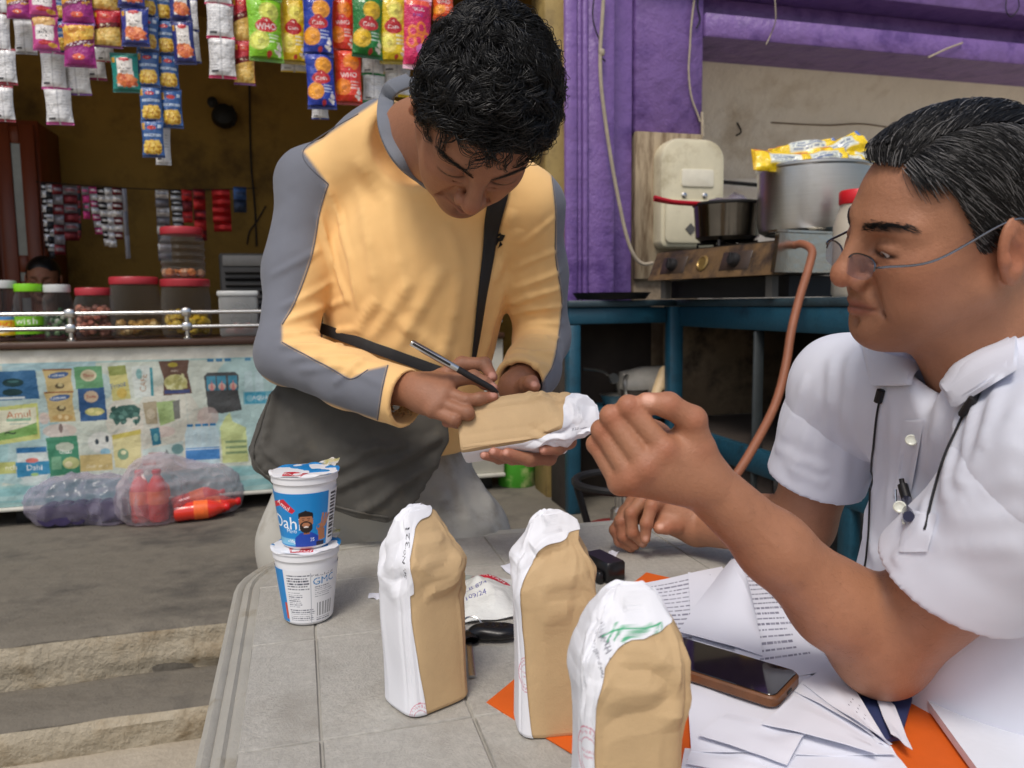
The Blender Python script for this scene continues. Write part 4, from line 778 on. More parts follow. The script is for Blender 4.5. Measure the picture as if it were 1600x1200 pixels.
mk('body', lathe([(r1*.8, 0), (r1*.93, .015), (r1*.96, h1*.5), (r1, h1*.94), (r1*.97, h1*.95), (r1*.9, .02), (r1*.1, .016)], (bp1[0], bp1[1], z1), 36, cap=False), M_pan, sp_)
mk('rim', lathe([(r1*.99, h1*.9), (r1*1.03, h1*.93), (r1*1.03, h1*.985), (r1*.97, h1*.99)], (bp1[0], bp1[1], z1), 36, cap=False), M_dark, sp_)
tea = lathe([(r1*.9, 0), (r1*.6, .03), (r1*.2, .045)], (bp1[0], bp1[1], z1+h1*.86), 24)
mk('crumpled_foil', (tea[0]+A([0, 0, 1])*(.02*vnoise(tea[0], 24, 4))[:, None], tea[1]), mat('foil_lump', (190, 186, 182), .25, .8, bump=.5, bs=50), label='crumpled pinkish foil lump filling the small saucepan', cat='foil')
M_redp = mat('red_plastic', (176, 22, 40), .3)
tg = root('red_tongs', at(1050, 316, 3.04), 'red plastic-handled tongs resting over the saucepan rim', 'tongs')
for dy, e in ((0, 0), (.02, 6)): mk('arm', tube([at(1022, 308+e*.6, 3.02+dy), at(1052, 315+e*.3, 3.04+dy), at(1094, 318+e*.3, 3.08+dy)], .008, 8, 12), M_redp, tg)
s2 = pr_scale(bp2); r2 = 83*s2; z2 = bp2[2]+.024; h2 = ptop(1268, 264, bp2)-z2
mk('cooking_pot', lathe([(r2*.84, 0), (r2*.95, .012), (r2*.985, .04), (r2*1.0, h2*.93), (r2*1.035, h2*.955), (r2*1.035, h2*.985), (r2*.99, h2), (r2*.97, h2*.95), (r2*.95, .05), (r2*.3, .04)], (bp2[0], bp2[1], z2), 56, cap=False), mat('aluminium_pot', (202, 200, 196), .3, 1, var=.08, vs_=30, aniso=(.2, .2, 8), bump=.1, bs=60), label='large dull aluminium cooking pot full of yellow packets', cat='pot')
def d_maggi(c, a): c.a[:] = (240, 204, 10); c.rect(.28, .2*c.h, .8, .75*c.h, (214, 224, 232), .9); c.lines(.32, .3*c.h, .78, .65*c.h, 3, (60, 80, 130), .9, .5, a); c.rect(0, 0, .05, c.h, (214, 170, 20)); c.rect(.95, 0, 1, c.h, (60, 110, 190)); c.rect(.05, .8*c.h, .3, c.h, (220, 60, 30), .5)
def flat_pack(c0, L_, W_, T_, R9, lab, seed):
    cvp = Canvas(L_/W_, 1, 40); cvp.w = 1; cvp.h = W_/L_; cvp.X, cvp.Y = np.meshgrid(np.linspace(0, 1, cvp.nx), np.linspace(0, cvp.h, cvp.ny)); d_maggi(cvp, seed)
    def sd_(sg):
        def f(u, v):
            e = (1-np.abs(2*v-1)**2.5)*np.clip(np.minimum(u, 1-u)/.14, 0, 1)**.6*T_*.5; n = vnoise(np.stack([u*6+seed, v*4, 0*u], -1))*.2*T_; return np.stack([(u-.5)*L_, (v-.5)*W_*(1-.08*np.sin(3.14*u)), sg*(e+.0006)+n*(e > 0)], -1)@R9.T+c0
        return f
    a = grid(sd_(1), cvp.nx, cvp.ny); b = grid(sd_(-1), cvp.nx, cvp.ny); V, Q = catm(a, (b[0], b[1][:, ::-1])); mk('noodle_packet', (V, Q), M_pack, label=lab, cat='packet', group='yellow packets in the pot', col=np.concatenate([cvp.cols()]*2), sharp=False)
zt_ = z2+h2
pd = (bp2-CAM)@FW
for (px, py, dd, rx, ry, rz, ln, lab) in ((1220, 254, -.10, -58, 6, 4, .21, 'yellow packet leaning flat over the pot rim with blue print'), (1256, 236, 0, -45, -8, -6, .24, 'yellow packet lying across the top of the heap'), (1306, 238, -.06, -52, -24, 8, .24, 'yellow packet tilted up with a pale blue panel'), (1342, 248, -.05, -50, 20, 8, .17, 'yellow packet slipping down on the far side of the heap'), (1284, 252, -.10, -62, -6, 0, .19, 'yellow packet half hidden under the tilted one'), (1318, 252, -.09, -58, 10, 0, .17, 'yellow packet squeezed between the rim and the tilted one'), (1268, 250, .08, -10, 4, 20, .24, 'yellow packet lying underneath the heap'), (1232, 250, .08, -30, -6, -10, .22, 'yellow packet lying at the back of the heap')):
    flat_pack(at(px, py, pd+dd), ln, .098, .055, rot('Z', rz-16)@rot('Y', ry)@rot('X', -rx), lab, int(px))
jr = root('red_lid_jar', onY(1330, 440, SY-.02), 'frosted plastic jar with a red lid behind the glasses of the seated man', 'jar')
c = at(1336, 450, 2.50); c[2] = TZ+.002; sj = pr_scale(c); hj = at(1330, 300, 2.50)[2]-c[2]
mk('body', lathe([(32*sj, 0), (35*sj, .01), (35*sj, hj*.66), (30*sj, hj*.78), (26*sj, hj*.84), (26*sj, hj*.88)], c, 28), mat('frosted_jar', (206, 196, 178), .35, trans=.25, var=.2, vs_=9), jr)
mk('lid', lathe([(27*sj, hj*.87), (28*sj, hj*.88), (28*sj, hj*.985), (26*sj, hj)], c, 28), mat('bright_red_lid', (206, 30, 40), .4), jr)
# meter box on its board in front of the bare column base
MY = CY-.02
bd = root('meter_box', onY(1070, 440, MY), 'cream plastic electric box with rounded top on a bare wooden board', 'electric box')
q0, q1 = onY(992, 436, MY), onY(1092, 210, MY)
mk('board', box((q0[0], MY-.004, q0[2]), (q1[0]+.02, MY+.028, q1[2]), .004), mat('bare_board', (158, 142, 116), .8, var=.3, vs_=6, aniso=(4, 4, .6), stain=(96, 76, 54), stain_s=5), bd)
M_cpl = mat('aged_cream_plastic', (206, 198, 170), .4, var=.12, vs_=7, stain=(160, 146, 112), stain_s=5, stain_t=.62)
def rr_prism(cx, cz, w_, h_, rt_, rb_, y0, y1, bev=.01):
    def ring(o):
        P = []
        for (sx, sz_, r, a0) in ((1, 1, rt_, 0), (-1, 1, rt_, 90), (-1, -1, rb_, 180), (1, -1, rb_, 270)):
            for a in np.linspace(a0, a0+90, 7): P.append((cx+sx*(w_/2-r)+(r-o)*math.cos(math.radians(a)), cz+sz_*(h_/2-r)+(r-o)*math.sin(math.radians(a))))
        return P
    rings = [(ring(0), y1), (ring(0), y0+bev), (ring(bev*.3), y0+bev*.3), (ring(bev), y0)]; n = 28; V = []; Fs = []
    for P, y in rings: V += [(x, y, z) for x, z in P]
    for k in range(3):
        for i in range(n): j = (i+1) % n; Fs.append((k*n+i, k*n+n+i, k*n+n+j, k*n+j)[::-1])
    Fs.append(tuple(range(3*n, 4*n))); return A(V), Fs
m0, m1 = onY(1024, 388, MY-.03), onY(1125, 222, MY-.03); mc = (m0+m1)/2; mw, mh = m1[0]-m0[0], m1[2]-m0[2]
mk('housing', rr_prism(mc[0], mc[2], mw, mh, .10, .035, MY-.085, MY-.005, .02), M_cpl, bd)
mk('lower_cover', rr_prism(mc[0]-.004, mc[2]-mh*.26, mw*.86, mh*.40, .02, .03, MY-.098, MY-.084, .006), M_cpl, bd)
mk('window', rr_prism(mc[0]+.02, mc[2]+mh*.14, mw*.5, mh*.16, .012, .012, MY-.092, MY-.084, .003), mat('meter_window', (222, 216, 196), .2), bd)
for dx in (-.05, .06): mk('screw', lathe([(.014, 0), (.014, .006), (.008, .010)], (mc[0]+dx, MY-.085, mc[2]-mh*.02), 12, (0, -1, 0)), M_steel, bd)
q = A([mc[0]-.02, MY-.099, mc[2]-mh*.33]); mk('diamond_mark', xf(box(q-A([.02, .003, .02]), q+A([.02, .003, .02])), rot('Y', 45), o=q), M_acb, bd)
mk('tray', lathe([(.02, 0), (.15, .003), (.17, .03), (.175, .032), (.165, .028), (.14, .008)], onY(955, 466, FY+.10)*A([1, 1, 0])+A([0, 0, TZ+.001]), 30), M_dark, label='black iron griddle tray on the cabinet top', cat='tray')
mk('small_sachet', xf(box(onY(1084, 462, 2.9)-A([0, .01, 0]), onY(1112, 450, 2.9)+A([0, .02, 0]), .003)), mat('yellow_sachet', (240, 196, 40), .35, stain=(236, 226, 214), stain_s=30, stain_t=.5), label='small yellow and white packet lying under the stove', cat='sachet')
mk('wall_ledge_pipe', tube([onY(1125, 284, 4.3), onY(1215, 292, 4.3)], .012, 8), M_dark, label='dark pipe behind the large pot', cat='pipe')
# gas hose and cylinder
hose = tube([at(1236, 386, 2.66), at(1252, 381, 2.60), at(1268, 390, 2.55), at(1266, 410, 2.52), at(1248, 470, 2.46), at(1236, 520, 2.42), at(1228, 570, 2.38), at(1212, 630, 2.34), at(1182, 690, 2.28), at(1150, 742, 2.24), at(1110, 790, 2.20), at(1040, 800, 2.16), at(985, 775, 2.12)], .0135, 10, 70)
mk('gas_hose', hose, mat('brown_rubber_hose', (142, 88, 62), .55, var=.15, vs_=20, bump=.2, bs=150), label='brown rubber gas hose looping down from the stove', cat='hose')
gc = onz(975, 760, .66); gc = A([gc[0], 1.93, 0.0]); gs = pr_scale(A([gc[0], 1.93, .66])); zrg = onY(975, 752, 1.93)[2]
gy = root('gas_cylinder', gc, 'red gas cylinder with a dark ring collar behind the fist', 'gas cylinder')
hb2 = zrg-.12
mk('body', lathe([(.10, .0), (.15, .03), (.16, .10), (.16, hb2-.14), (.145, hb2-.06), (.10, hb2-.01), (.03, hb2+.01)], gc, 30), mat('red_cylinder_paint', (142, 36, 32), .45, var=.25, vs_=8, stain=(70, 30, 26), stain_s=7, stain_t=.6), gy)
a_ = np.linspace(0, 2*np.pi, 40); rg = 72*gs
mk('collar_ring', tube(np.stack([gc[0]+rg*np.cos(a_), gc[1]+rg*np.sin(a_), zrg+0*a_], -1), .011, 8), M_dark, gy)
for k in range(3):
    a = k*2.09+.6; mk('collar_stay', tube([gc+A([rg*math.cos(a), rg*math.sin(a), zrg]), gc+A([.09*math.cos(a), .09*math.sin(a), hb2-.01])], .010, 6), M_dark, gy)
mk('valve', lathe([(.03, hb2), (.03, hb2+.04), (.018, hb2+.05), (.018, hb2+.09)], gc, 14), M_al, gy)
tn = root('oil_tin', onz(808, 757, VZ), 'green printed oil tin on the floor between the standing man and cabinet', 'tin')
c = onz(808, 756, VZ); s = pr_scale(c); mk('body', lathe([(29*s, 0), (30*s, .004), (30*s, .20), (29*s, .205)], c, 26), mat('green_tin', (70, 150, 44), .35, stain=(206, 214, 150), stain_s=9, stain_t=.57), tn); mk('rim', lathe([(30.6*s, .196), (30.8*s, .206), (29*s, .208)], c, 26, cap=False), M_al, tn)
# ================================================================ TABLE
TT = .72
tx0, tx1, ty0, ty1 = -.112, .88, .18, 1.432
tab = root('plastic_table', ((tx0+tx1)/2, (ty0+ty1)/2, 0), 'weathered grey moulded plastic table with a square panelled top', 'table')
M_tab = mat('weathered_plastic', (170, 167, 159), .62, var=.16, vs_=160, bump=.8, bs=330, bump2=.15, bs2=50, stain=(150, 146, 137), stain_s=7, stain_t=.58)
M_tabrim = mat('worn_plastic_rim', (164, 161, 152), .6, var=.12, vs_=14, bump=.4, bs=260, stain=(138, 131, 114), stain_s=14, stain_t=.62)
def rr_ring(off, z, r=.19, n=10):
    P = []
    for sx, sy_, a0 in ((1, 1, 0), (-1, 1, 90), (-1, -1, 180), (1, -1, 270)):
        cx = (tx1-r) if sx > 0 else (tx0+r); cy_ = (ty1-r) if sy_ > 0 else (ty0+r)
        for a in np.linspace(a0, a0+90, n): P.append((cx+(r-off)*math.cos(math.radians(a)), cy_+(r-off)*math.sin(math.radians(a)), z))
    return P
prof = [(.012, -.030), (0, -.030), (-.002, -.006), (.004, -.002), (.010, -.0035), (.012, -.006), (.016, -.0025), (.022, -.001), (.026, -.0045), (.030, -.002), (.034, -.0024), (.5, -.0024)]
V = []; Fs = []; n = 40
for o, z in prof[:-1]: V += rr_ring(o, TT+z)
for k in range(len(prof)-2):
    for i in range(n): j = (i+1) % n; Fs.append((k*n+i, k*n+j, k*n+n+j, k*n+n+i))
Fs.append(tuple(range((len(prof)-2)*n, (len(prof)-1)*n)))
mk('rim', (A(V), Fs), M_tabrim, tab)
gx = [tx0+.036]+[.006+.158*k for k in range(0, 6)]+[tx1-.036]; gy_ = [ty0+.036, .27, .52, .77, 1.02, 1.235, ty1-.036]
tile_m = {}
for i in range(len(gx)-1):
    for j in range(len(gy_)-1):
        a, b, c_, d = gx[i]+.0011, gx[i+1]-.0011, gy_[j]+.0011, gy_[j+1]-.0011
        if b-a < .02: continue
        V_, F_ = box((a, c_, TT-.009), (b, d, TT), .0018)
        # round the table's corner off the corner tiles
        r = .19
        for (cx, cy_, sx, sy_) in ((tx0+r, ty1-r, -1, 1), (tx0+r, ty0+r, -1, -1), (tx1-r, ty1-r, 1, 1), (tx1-r, ty0+r, 1, -1)):
            q = V_-A([cx, cy_, 0]); m = (q[:, 0]*sx > 0) & (q[:, 1]*sy_ > 0); L_ = np.hypot(q[:, 0], q[:, 1]); f = np.where(m & (L_ > r-.036), (r-.036)/np.maximum(L_, 1e-6), 1); V_[:, 0] = cx+q[:, 0]*f; V_[:, 1] = cy_+q[:, 1]*f
        mk('tile', (V_, F_), M_tab, tab)
for x, y in ((tx0+.09, ty0+.09), (tx1-.09, ty0+.09), (tx0+.09, ty1-.09), (tx1-.09, ty1-.09)):
    sx, sy_ = math.copysign(1, x-.38), math.copysign(1, y-.8); mk('leg', tube([(x, y, TT-.03), (x+sx*.03, y+sy_*.03, 0)], [.04, .026], 10), M_tabrim, tab)
mk('apron', cat_(box((tx0+.05, ty1-.07, TT-.085), (tx1-.05, ty1-.06, TT-.031)), box((tx0+.05, ty0+.06, TT-.085), (tx1-.05, ty0+.07, TT-.031)), box((tx0+.06, ty0+.08, TT-.085), (tx0+.07, ty1-.08, TT-.031)), box((tx1-.07, ty0+.08, TT-.085), (tx1-.06, ty1-.08, TT-.031))), M_tabrim, tab)

# ================================================================ CURD CUPS
M_cup = mat('white_cup_plastic', (232, 233, 236), .35, var=.04, sss=.0)
M_lab = mat('cup_print', attr=True, rough=.32, var=.03)
def cup(c, h, rt_, rb_, lab, art, yaw, seed):
    rt = root('curd_cup', c, lab, 'cup'); z = 0
    mk('body', lathe([(rb_*.9, 0), (rb_, .003), (rb_+(rt_-rb_)*.8, h*.80), (rt_*.94, h*.83), (rt_*.95, h*.86), (rt_, h*.88), (rt_*1.0, h*.955), (rt_*1.04, h*.965), (rt_*1.045, h*.985), (rt_*.98, h*.99)], c, 48), M_cup, rt)
    cvc = Canvas(10, 3.2*1.0, 300, (232, 233, 236)); art(cvc)
    rr = lambda v: (rb_+(rt_-rb_)*.8*(v*.74+.02)/.8*1.0)+.0009
    def f(u, v):
        hh = .045+v*.72; r = rb_+(rt_-rb_)*.8*(hh-.03)/.77+.0011; th = (u-.5)*2*np.pi*.98+yaw; return np.stack([c[0]+r*np.sin(th), c[1]-r*np.cos(th), c[2]+h*hh], -1)
    mk('label', grid(f, cvc.nx, cvc.ny), M_lab, rt, col=cvc.cols(), sharp=False)
    cvl = Canvas(2, 2, 90, (238, 238, 240)); x, y = cvl.X-1, cvl.Y-1; a = seed
    cvl.put(((x*math.cos(a)+y*math.sin(a)) > -.25), (18, 128, 196)); cvl.poly([(1+.55*math.cos(a+2.4), 1+.55*math.sin(a+2.4)), (1+.9*math.cos(a+3.0), 1+.9*math.sin(a+3.0)), (1+.9*math.cos(a+3.7), 1+.9*math.sin(a+3.7)), (1+.5*math.cos(a+4.0), 1+.5*math.sin(a+4.0))], (196, 30, 50)); cvl.text('Amul', 1+.66*math.cos(a+3.2), 1+.66*math.sin(a+3.2), .2, (245, 245, 245), math.degrees(a)+90+180, 1, True, 1.2); cvl.text('Dahi', 1+.2*math.cos(a+3.4), 1+.2*math.sin(a+3.4), .14, (245, 245, 245), math.degrees(a)-90)
    R9 = rt_*1.055
    def lf(u, v):
        X, Y = 2*u-1, 2*v-1; k = np.maximum(np.maximum(np.abs(X), np.abs(Y)), 1e-6)/np.maximum(np.hypot(X, Y), 1e-6); X, Y = X*k, Y*k
        return np.stack([c[0]+X*R9, c[1]+Y*R9, c[2]+h*.992+.0012*vnoise(np.stack([X*4+seed, Y*4, 0*X], -1))+.001*np.cos(6*np.arctan2(Y, X))*(np.hypot(X, Y) > .9)], -1)
    lV, lF = grid(lf, 90, 90); cl_ = Canvas(2, 2, 90); UU, VV = np.meshgrid(np.linspace(0, 1, 90), np.linspace(0, 1, 90)); q = lf(UU, VV); ix = np.clip(((q[..., 0]-c[0])/R9+1)/2*89, 0, 89).astype(int); iy = np.clip(((q[..., 1]-c[1])/R9+1)/2*89, 0, 89).astype(int)
    fl = mk('foil_lid', (lV, lF), M_lab, rt, col=lin(cvl.a[iy, ix].reshape(-1, 3)), sharp=False)
    d = A([math.cos(.75), math.sin(.75), 0]); p = A([-d[1], d[0], 0]); t0 = A(c)+d*R9*.86+A([0, 0, h*.994])
    tV, tF = grid(lambda u, v: t0+d*(u[..., None]*R9*.42)+p*((v-.5)[..., None]*R9*.75*(1-.55*u[..., None]))+A([0, 0, 1])*(.006*u+.002*vnoise(np.stack([u*4, v*5+seed, 0*u], -1)))[..., None], 14, 12)
    mk('pull_tab', (tV, tF), mat('tab_foil', (214, 206, 140), .3, .5, stain=(240, 240, 240), stain_s=60, stain_t=.5), fl, sharp=False)
    return rt
def art_top(c):
    c.rect(0, 0, 10, 3.2, (28, 136, 206)); x = 5.0
    c.rect(x+1.35, 0, x+2.9, 3.2, (236, 238, 240)); 
    for k in range(14): c.rect(x+1.5, .3+k*.2, x+2.0, .3+k*.2+.1*(1+k % 2*.5), (40, 40, 50))
    c.lines(x+2.05, .2, x+2.8, 3.0, 14, (90, 100, 120), .8, .4, 2)
    c.poly([(x-2.3, 2.55), (x-1.2, 2.85), (x-.55, 2.2), (x-.75, 2.0), (x-1.5, 2.45), (x-2.3, 2.2)], (206, 40, 60)); c.text('Amul', x-1.3, 2.5, .3, (250, 240, 240), -30)
    c.text('Dahi', x-1.25, 1.45, .75, (248, 250, 252), -3, 1, True, 1.0); c.text('Masti', x-.9, .95, .22, (220, 235, 248)); c.rect(x-2.2, .1, x-.75, .5, (120, 190, 226)); c.text('400g', x-1.0, .3, .25, (250, 250, 255))
    # a smiling bearded man in a blue shirt making an OK sign
    c.poly([(x-.75, 0), (x-.7, .55), (x-.35, .85), (x+.35, .85), (x+.8, .55), (x+.9, 0)], (34, 74, 176)); c.rect(x-.16, .75, x+.2, 1.1, (150, 96, 66)); c.ell(x, 1.5, .40, .55, (176, 118, 84)); c.ell(x, 1.2, .38, .36, (44, 32, 28)); c.ell(x, 1.33, .22, .14, (176, 118, 84)); c.ell(x, 1.2, .15, .05, (236, 226, 220)); c.poly([(x-.42, 1.6), (x-.38, 2.05), (x, 2.2), (x+.38, 2.05), (x+.42, 1.6), (x+.32, 1.85), (x-.32, 1.85)], (30, 22, 20)); c.ell(x-.15, 1.62, .06, .03, (30, 20, 18)); c.ell(x+.15, 1.62, .06, .03, (30, 20, 18)); c.rect(x-.22, 1.7, x-.06, 1.74, (30, 20, 18)); c.rect(x+.06, 1.7, x+.22, 1.74, (30, 20, 18))
    c.poly([(x+.75, .3), (x+.7, .95), (x+1.15, 1.0), (x+1.2, .35)], (176, 118, 84)); c.ell(x+.85, 1.1, .25, .22, (176, 118, 84)); c.ell(x+.72, 1.15, .09, .1, (28, 136, 206)); 
    for dx, a in ((.92, 80), (1.05, 70), (1.15, 58)): c.line(x+dx, 1.15, x+dx+.5*math.cos(math.radians(a)), 1.15+.75*math.sin(math.radians(a)), .13, (186, 128, 94))
    c.text('35', x+.35, .42, .2, (230, 236, 250)); c.rect(x+.6, .0, x+1.15, .25, (40, 34, 60))
def art_bottom(c):
    x = 5.0; c.rect(x-2.4, 0, x-1.55, 3.2, (28, 136, 206)); c.rect(x-1.75, .2, x-1.55, 1.2, (206, 80, 60))
    c.lines(x-1.35, 2.0, x-.05, 2.95, 6, (40, 44, 60), .9, .5, 3, .15); c.lines(x-1.35, .95, x-.5, 1.9, 8, (70, 74, 90), .8, .35, 5, .2); c.lines(x-1.35, .1, x+.2, .85, 6, (60, 64, 80), .8, .4, 7, .1)
    c.text('GMC', x+.75, 2.5, .42, (40, 130, 190), 3); c.text('MARKETED BY', x+.7, 2.85, .14, (60, 64, 80)); c.lines(x+.2, 1.5, x+1.4, 2.2, 6, (80, 84, 100), .7, .35, 9)
    for k in range(26): 
        if (k*7) % 5 < 3: c.rect(x+.35+k*.04, .35, x+.35+k*.04+.022, 1.15, (30, 30, 36))
    c.lines(x+.3, .05, x+1.4, .3, 2, (60, 64, 80), .8, .5, 8); c.rect(x-.02, 0, x+.0, 3.0, (120, 124, 140), .7)
cb0 = onz(483, 980, TT)+A([.0, .035, .001]); sC = pr_scale(cb0)
h_c = 118*sC; r_c = 50*sC
cup(cb0, h_c, r_c, r_c*.72, 'lower curd cup with white printed back, carrying another cup', art_bottom, .12, 1.2)
cup(cb0+A([.002, .002, h_c*.999]), h_c*.98, r_c, r_c*.72, 'blue curd cup with bearded man print, stacked on another cup', art_top, -.02, .9)

# ================================================================ PAPER-WRAPPED SAMPLES
M_kraft = mat('kraft_paper', (192, 163, 122), .75, var=.06, vs_=25, bump=.3, bs=600, bump2=.12, bs2=140)
M_paper = mat('white_label_paper', attr=True, rough=.65, var=.03, vs_=12)
def canvas_sample(cv_, x, y):
    ix = np.clip(np.round(x/cv_.w*(cv_.nx-1)), 0, cv_.nx-1).astype(int); iy = np.clip(np.round(y/cv_.h*(cv_.ny-1)), 0, cv_.ny-1).astype(int); return lin(cv_.a[iy, ix])
def crease(P, s, seed):     # faceted paper: difference of folded planes
    r = 0; g = np.random.default_rng(seed)
    for k in range(4):
        d = nz(g.normal(size=3)); t = P@d*s*(.8+.45*k)+g.uniform(0, 9)+vnoise(P, s*.5, seed+k)*.35; r = r+np.abs((t % 2)-1)*.6**k
    return r/2.2-.45
def package(c, axis, toward, H, a, b, seed, tb_, lab, art=None, tl=-2.9, top=.68, n_=4.4, yaw=0, toplen=1, am=1):
    """tb_: list of (v, angle) for the free edge of the white paper"""
    c = A(c, float); ez = nz(axis); t = A(toward, float); ey = nz(t-ez*(t@ez)); ex = np.cross(ey, ez); ca, sa = math.cos(yaw), math.sin(yaw)
    # angle 0 looks along ey (to the viewer), positive to the viewer's right
    gq = np.random.default_rng(seed*7+1); folds = []
    for k in range(26):
        v0 = gq.uniform(.50, .97); t0 = gq.uniform(-1.7, 1.7); an = gq.uniform(0, 3.14); ln_ = gq.uniform(.10, .26); folds.append((t0, v0, t0+math.cos(an)*ln_*4, v0+math.sin(an)*ln_, gq.choice([-1, 1, 1])*gq.uniform(.0018, .0042), gq.uniform(.035, .085)))
    for k in range(5): t0 = gq.uniform(-1.3, 1.3); folds.append((t0, .03, t0+gq.uniform(-.25, .25), gq.uniform(.5, .8), gq.choice([-1, 1])*.0012, .05))
    def fold(th, v):
        r_ = 0*th
        for a0, v0, a1, v1, am_, wd in folds:
            dx, dy = (a1-a0)*.4, v1-v0; px_, py_ = (th-a0)*.4, v-v0; t_ = np.clip((px_*dx+py_*dy)/(dx*dx+dy*dy), 0, 1); d_ = np.hypot(px_-t_*dx, py_-t_*dy); r_ = r_+am_*np.maximum(0, 1-d_/wd)*np.sin(np.pi*np.clip(t_*.9+.05, 0, 1))**.5
        return r_
    def surf(th, v, off=0.0):
        th2 = th-yaw; cs, sn = np.cos(th2), np.sin(th2); k = np.clip((v-top)/(1-top), 0, 1); aa = a*(1-.42*k**1.6)*(1+.02*np.sin(v*9+seed)); bb = b*(1-.80*k**1.35)
        e = 2/n_; X = np.sign(sn)*np.abs(sn)**e*aa; Yv = np.sign(cs)*np.abs(cs)**e*bb
        X2 = X*ca+Yv*sa; Y2 = -X*sa+Yv*ca
        zz = v*H
        base = np.stack([X2, Y2, zz], -1); w_ = (.35+1.5*np.clip((v-.35)/.4, 0, 1)*np.clip((1.04-v)/.1, 0, 1))*am
        dsp = (.0045*crease(base*1.0, 18, seed)*w_+.0060*crease(base, 40, seed+3)*w_*np.clip((v-.42)*3, .10, 1))*np.clip((1.12-v)*4, .35, 1); dsp = dsp+fold(th, v)*am; rr = np.maximum(np.hypot(X2, Y2), .004)
        f = 1+(dsp+off)/rr; X2, Y2 = X2*f, Y2*f
        # rounded heel and closed, folded top
        heel = np.clip(v/.02, 0, 1)**.5; X2, Y2 = X2*(.93+.07*heel), Y2*(.93+.07*heel); zz = zz+off*np.clip((v-.93)*14, 0, 1)
        zz = zz-.09*H*(1-np.cos(th2*2))*.25*np.clip((v-.8)*5, 0, 1)
        P = c+X2[..., None]*ex*-1+Y2[..., None]*ey+zz[..., None]*ez
        return P
    rt = root('paper_package', c, lab, 'package')
    nu, nv = 190, 200; u, v = np.meshgrid(np.linspace(-np.pi, np.pi, nu, endpoint=False), np.linspace(0, 1, nv)); P = surf(u, v); i = np.arange(nu*nv).reshape(nv, nu); j = np.roll(i, -1, axis=1)
    V = P.reshape(-1, 3); Q = np.stack([i[:-1], j[:-1], j[1:], i[1:]], -1).reshape(-1, 4)
    tops = P[-1]; mid = tops.mean(0)+ez*.003; V = np.concatenate([V, [mid], [P[0].mean(0)]]); ex_ = [(int(i[-1, k]), int(i[-1, (k+1) % nu]), nu*nv, nu*nv) for k in range(nu)]
    caps = A([(i[-1, k], i[-1, (k+1) % nu], nu*nv) for k in range(nu)]+[(i[0, (k+1) % nu], i[0, k], nu*nv+1) for k in range(nu)])
    mk('wrapper', (V, [tuple(q) for q in Q.tolist()]+[tuple(q) for q in caps.tolist()]), M_kraft, rt, angle=13)
    # white paper
    vb, ab = zip(*tb_); ns, nv2 = 170, 240; S, Vv = np.meshgrid(np.linspace(0, 1, ns), np.linspace(.004, 1.0, nv2)); edge = np.interp(Vv, vb, ab)+.03*vnoise(np.stack([Vv*9, 0*Vv+seed, 0*Vv], -1)); th = tl+S*(edge-tl)
    P2 = surf(th, Vv, .0016); cvp = Canvas(2*np.pi, H/((a+b)/2), 620, (226, 227, 232))
    if art: art(cvp)
    col_ = canvas_sample(cvp, th.ravel()+np.pi, Vv.ravel()*cvp.h)
    V2 = P2.reshape(-1, 3); i2 = np.arange(ns*nv2).reshape(nv2, ns); Q2 = np.stack([i2[:-1, :-1], i2[:-1, 1:], i2[1:, 1:], i2[1:, :-1]], -1).reshape(-1, 4)
    # fold over the top: strip from the last row to the ridge centre
    K = 8; TP = [P2[-1]]; tc_ = [col_.reshape(nv2, ns, 3)[-1]]
    for k in range(1, K+1):
        f = k/K; TP.append(P2[-1]*(1-f)+(mid+ez*.004)*f+ez*(.004*math.sin(f*3.1)+.002*vnoise(P2[-1]*60, 1, seed+k))[..., None]); tc_.append(np.tile(lin((226, 227, 232)), (ns, 1)))
    TPa = A(TP).reshape(-1, 3); i3 = np.arange((K+1)*ns).reshape(K+1, ns); Q3 = np.stack([i3[:-1, :-1], i3[:-1, 1:], i3[1:, 1:], i3[1:, :-1]], -1).reshape(-1, 4)
    V4, Q4 = catm((V2, Q2), (TPa, Q3)); mk('white_label', (V4, Q4), M_paper, rt, col=np.concatenate([col_, np.concatenate(tc_)]), angle=16)
    return rt, surf
def stamp(cv_, x, y, r, col=(196, 90, 116), al=.75):
    cv_.ell(x, y, r, r, col, al, 0, .05); cv_.ell(x, y, r*.62, r*.62, col, al, 0, .06); cv_.text('Food Safety & Drugs Admin', x, y, r*.2, col, 170, al, True, 1, arc=r*.70); cv_.text('Administration', x, y, r*.2, col, -20, al, True, .9, arc=r*.70); cv_.text('DESIGNATED', x, y+r*.12, r*.13, col, 0, al); cv_.text('OFFICER', x, y-r*.12, r*.13, col, 0, al)
pi = np.pi
def art1(c): h = c.h; c.text('Sr. No.', pi-.42, h*.78, .20, (40, 40, 50), 84, 1, True, 1.1); c.text('321', pi-.12, h*.90, .30, (40, 40, 50), 80); stamp(c, pi+.0, -.12, .55)
def art2(c): h = c.h; stamp(c, pi-.62, h*.30, .50)
def art3(c):
    h = c.h; stamp(c, pi-.62, h*.40, .60); c.text('Designated Officer', pi-.35, h*.80, .13, (70, 70, 84), 118, .9, True, .9); c.text('Distt. Haridwar', pi-.10, h*.82, .13, (70, 70, 84), 118, .9, True, .9)
    for k in range(5): c.line(pi-.1+.13*k, h*.84, pi+.05+.12*k, h*.90-.05*(k % 2), .035, (60, 160, 110), .85)
    c.line(pi-.2, h*.86, pi+.5, h*.90, .03, (60, 160, 110), .85)
def tow(c): return CAM-A(c)
c1 = onz(664, 1117, TT)+A([.008, .035, .001]); H1 = .214
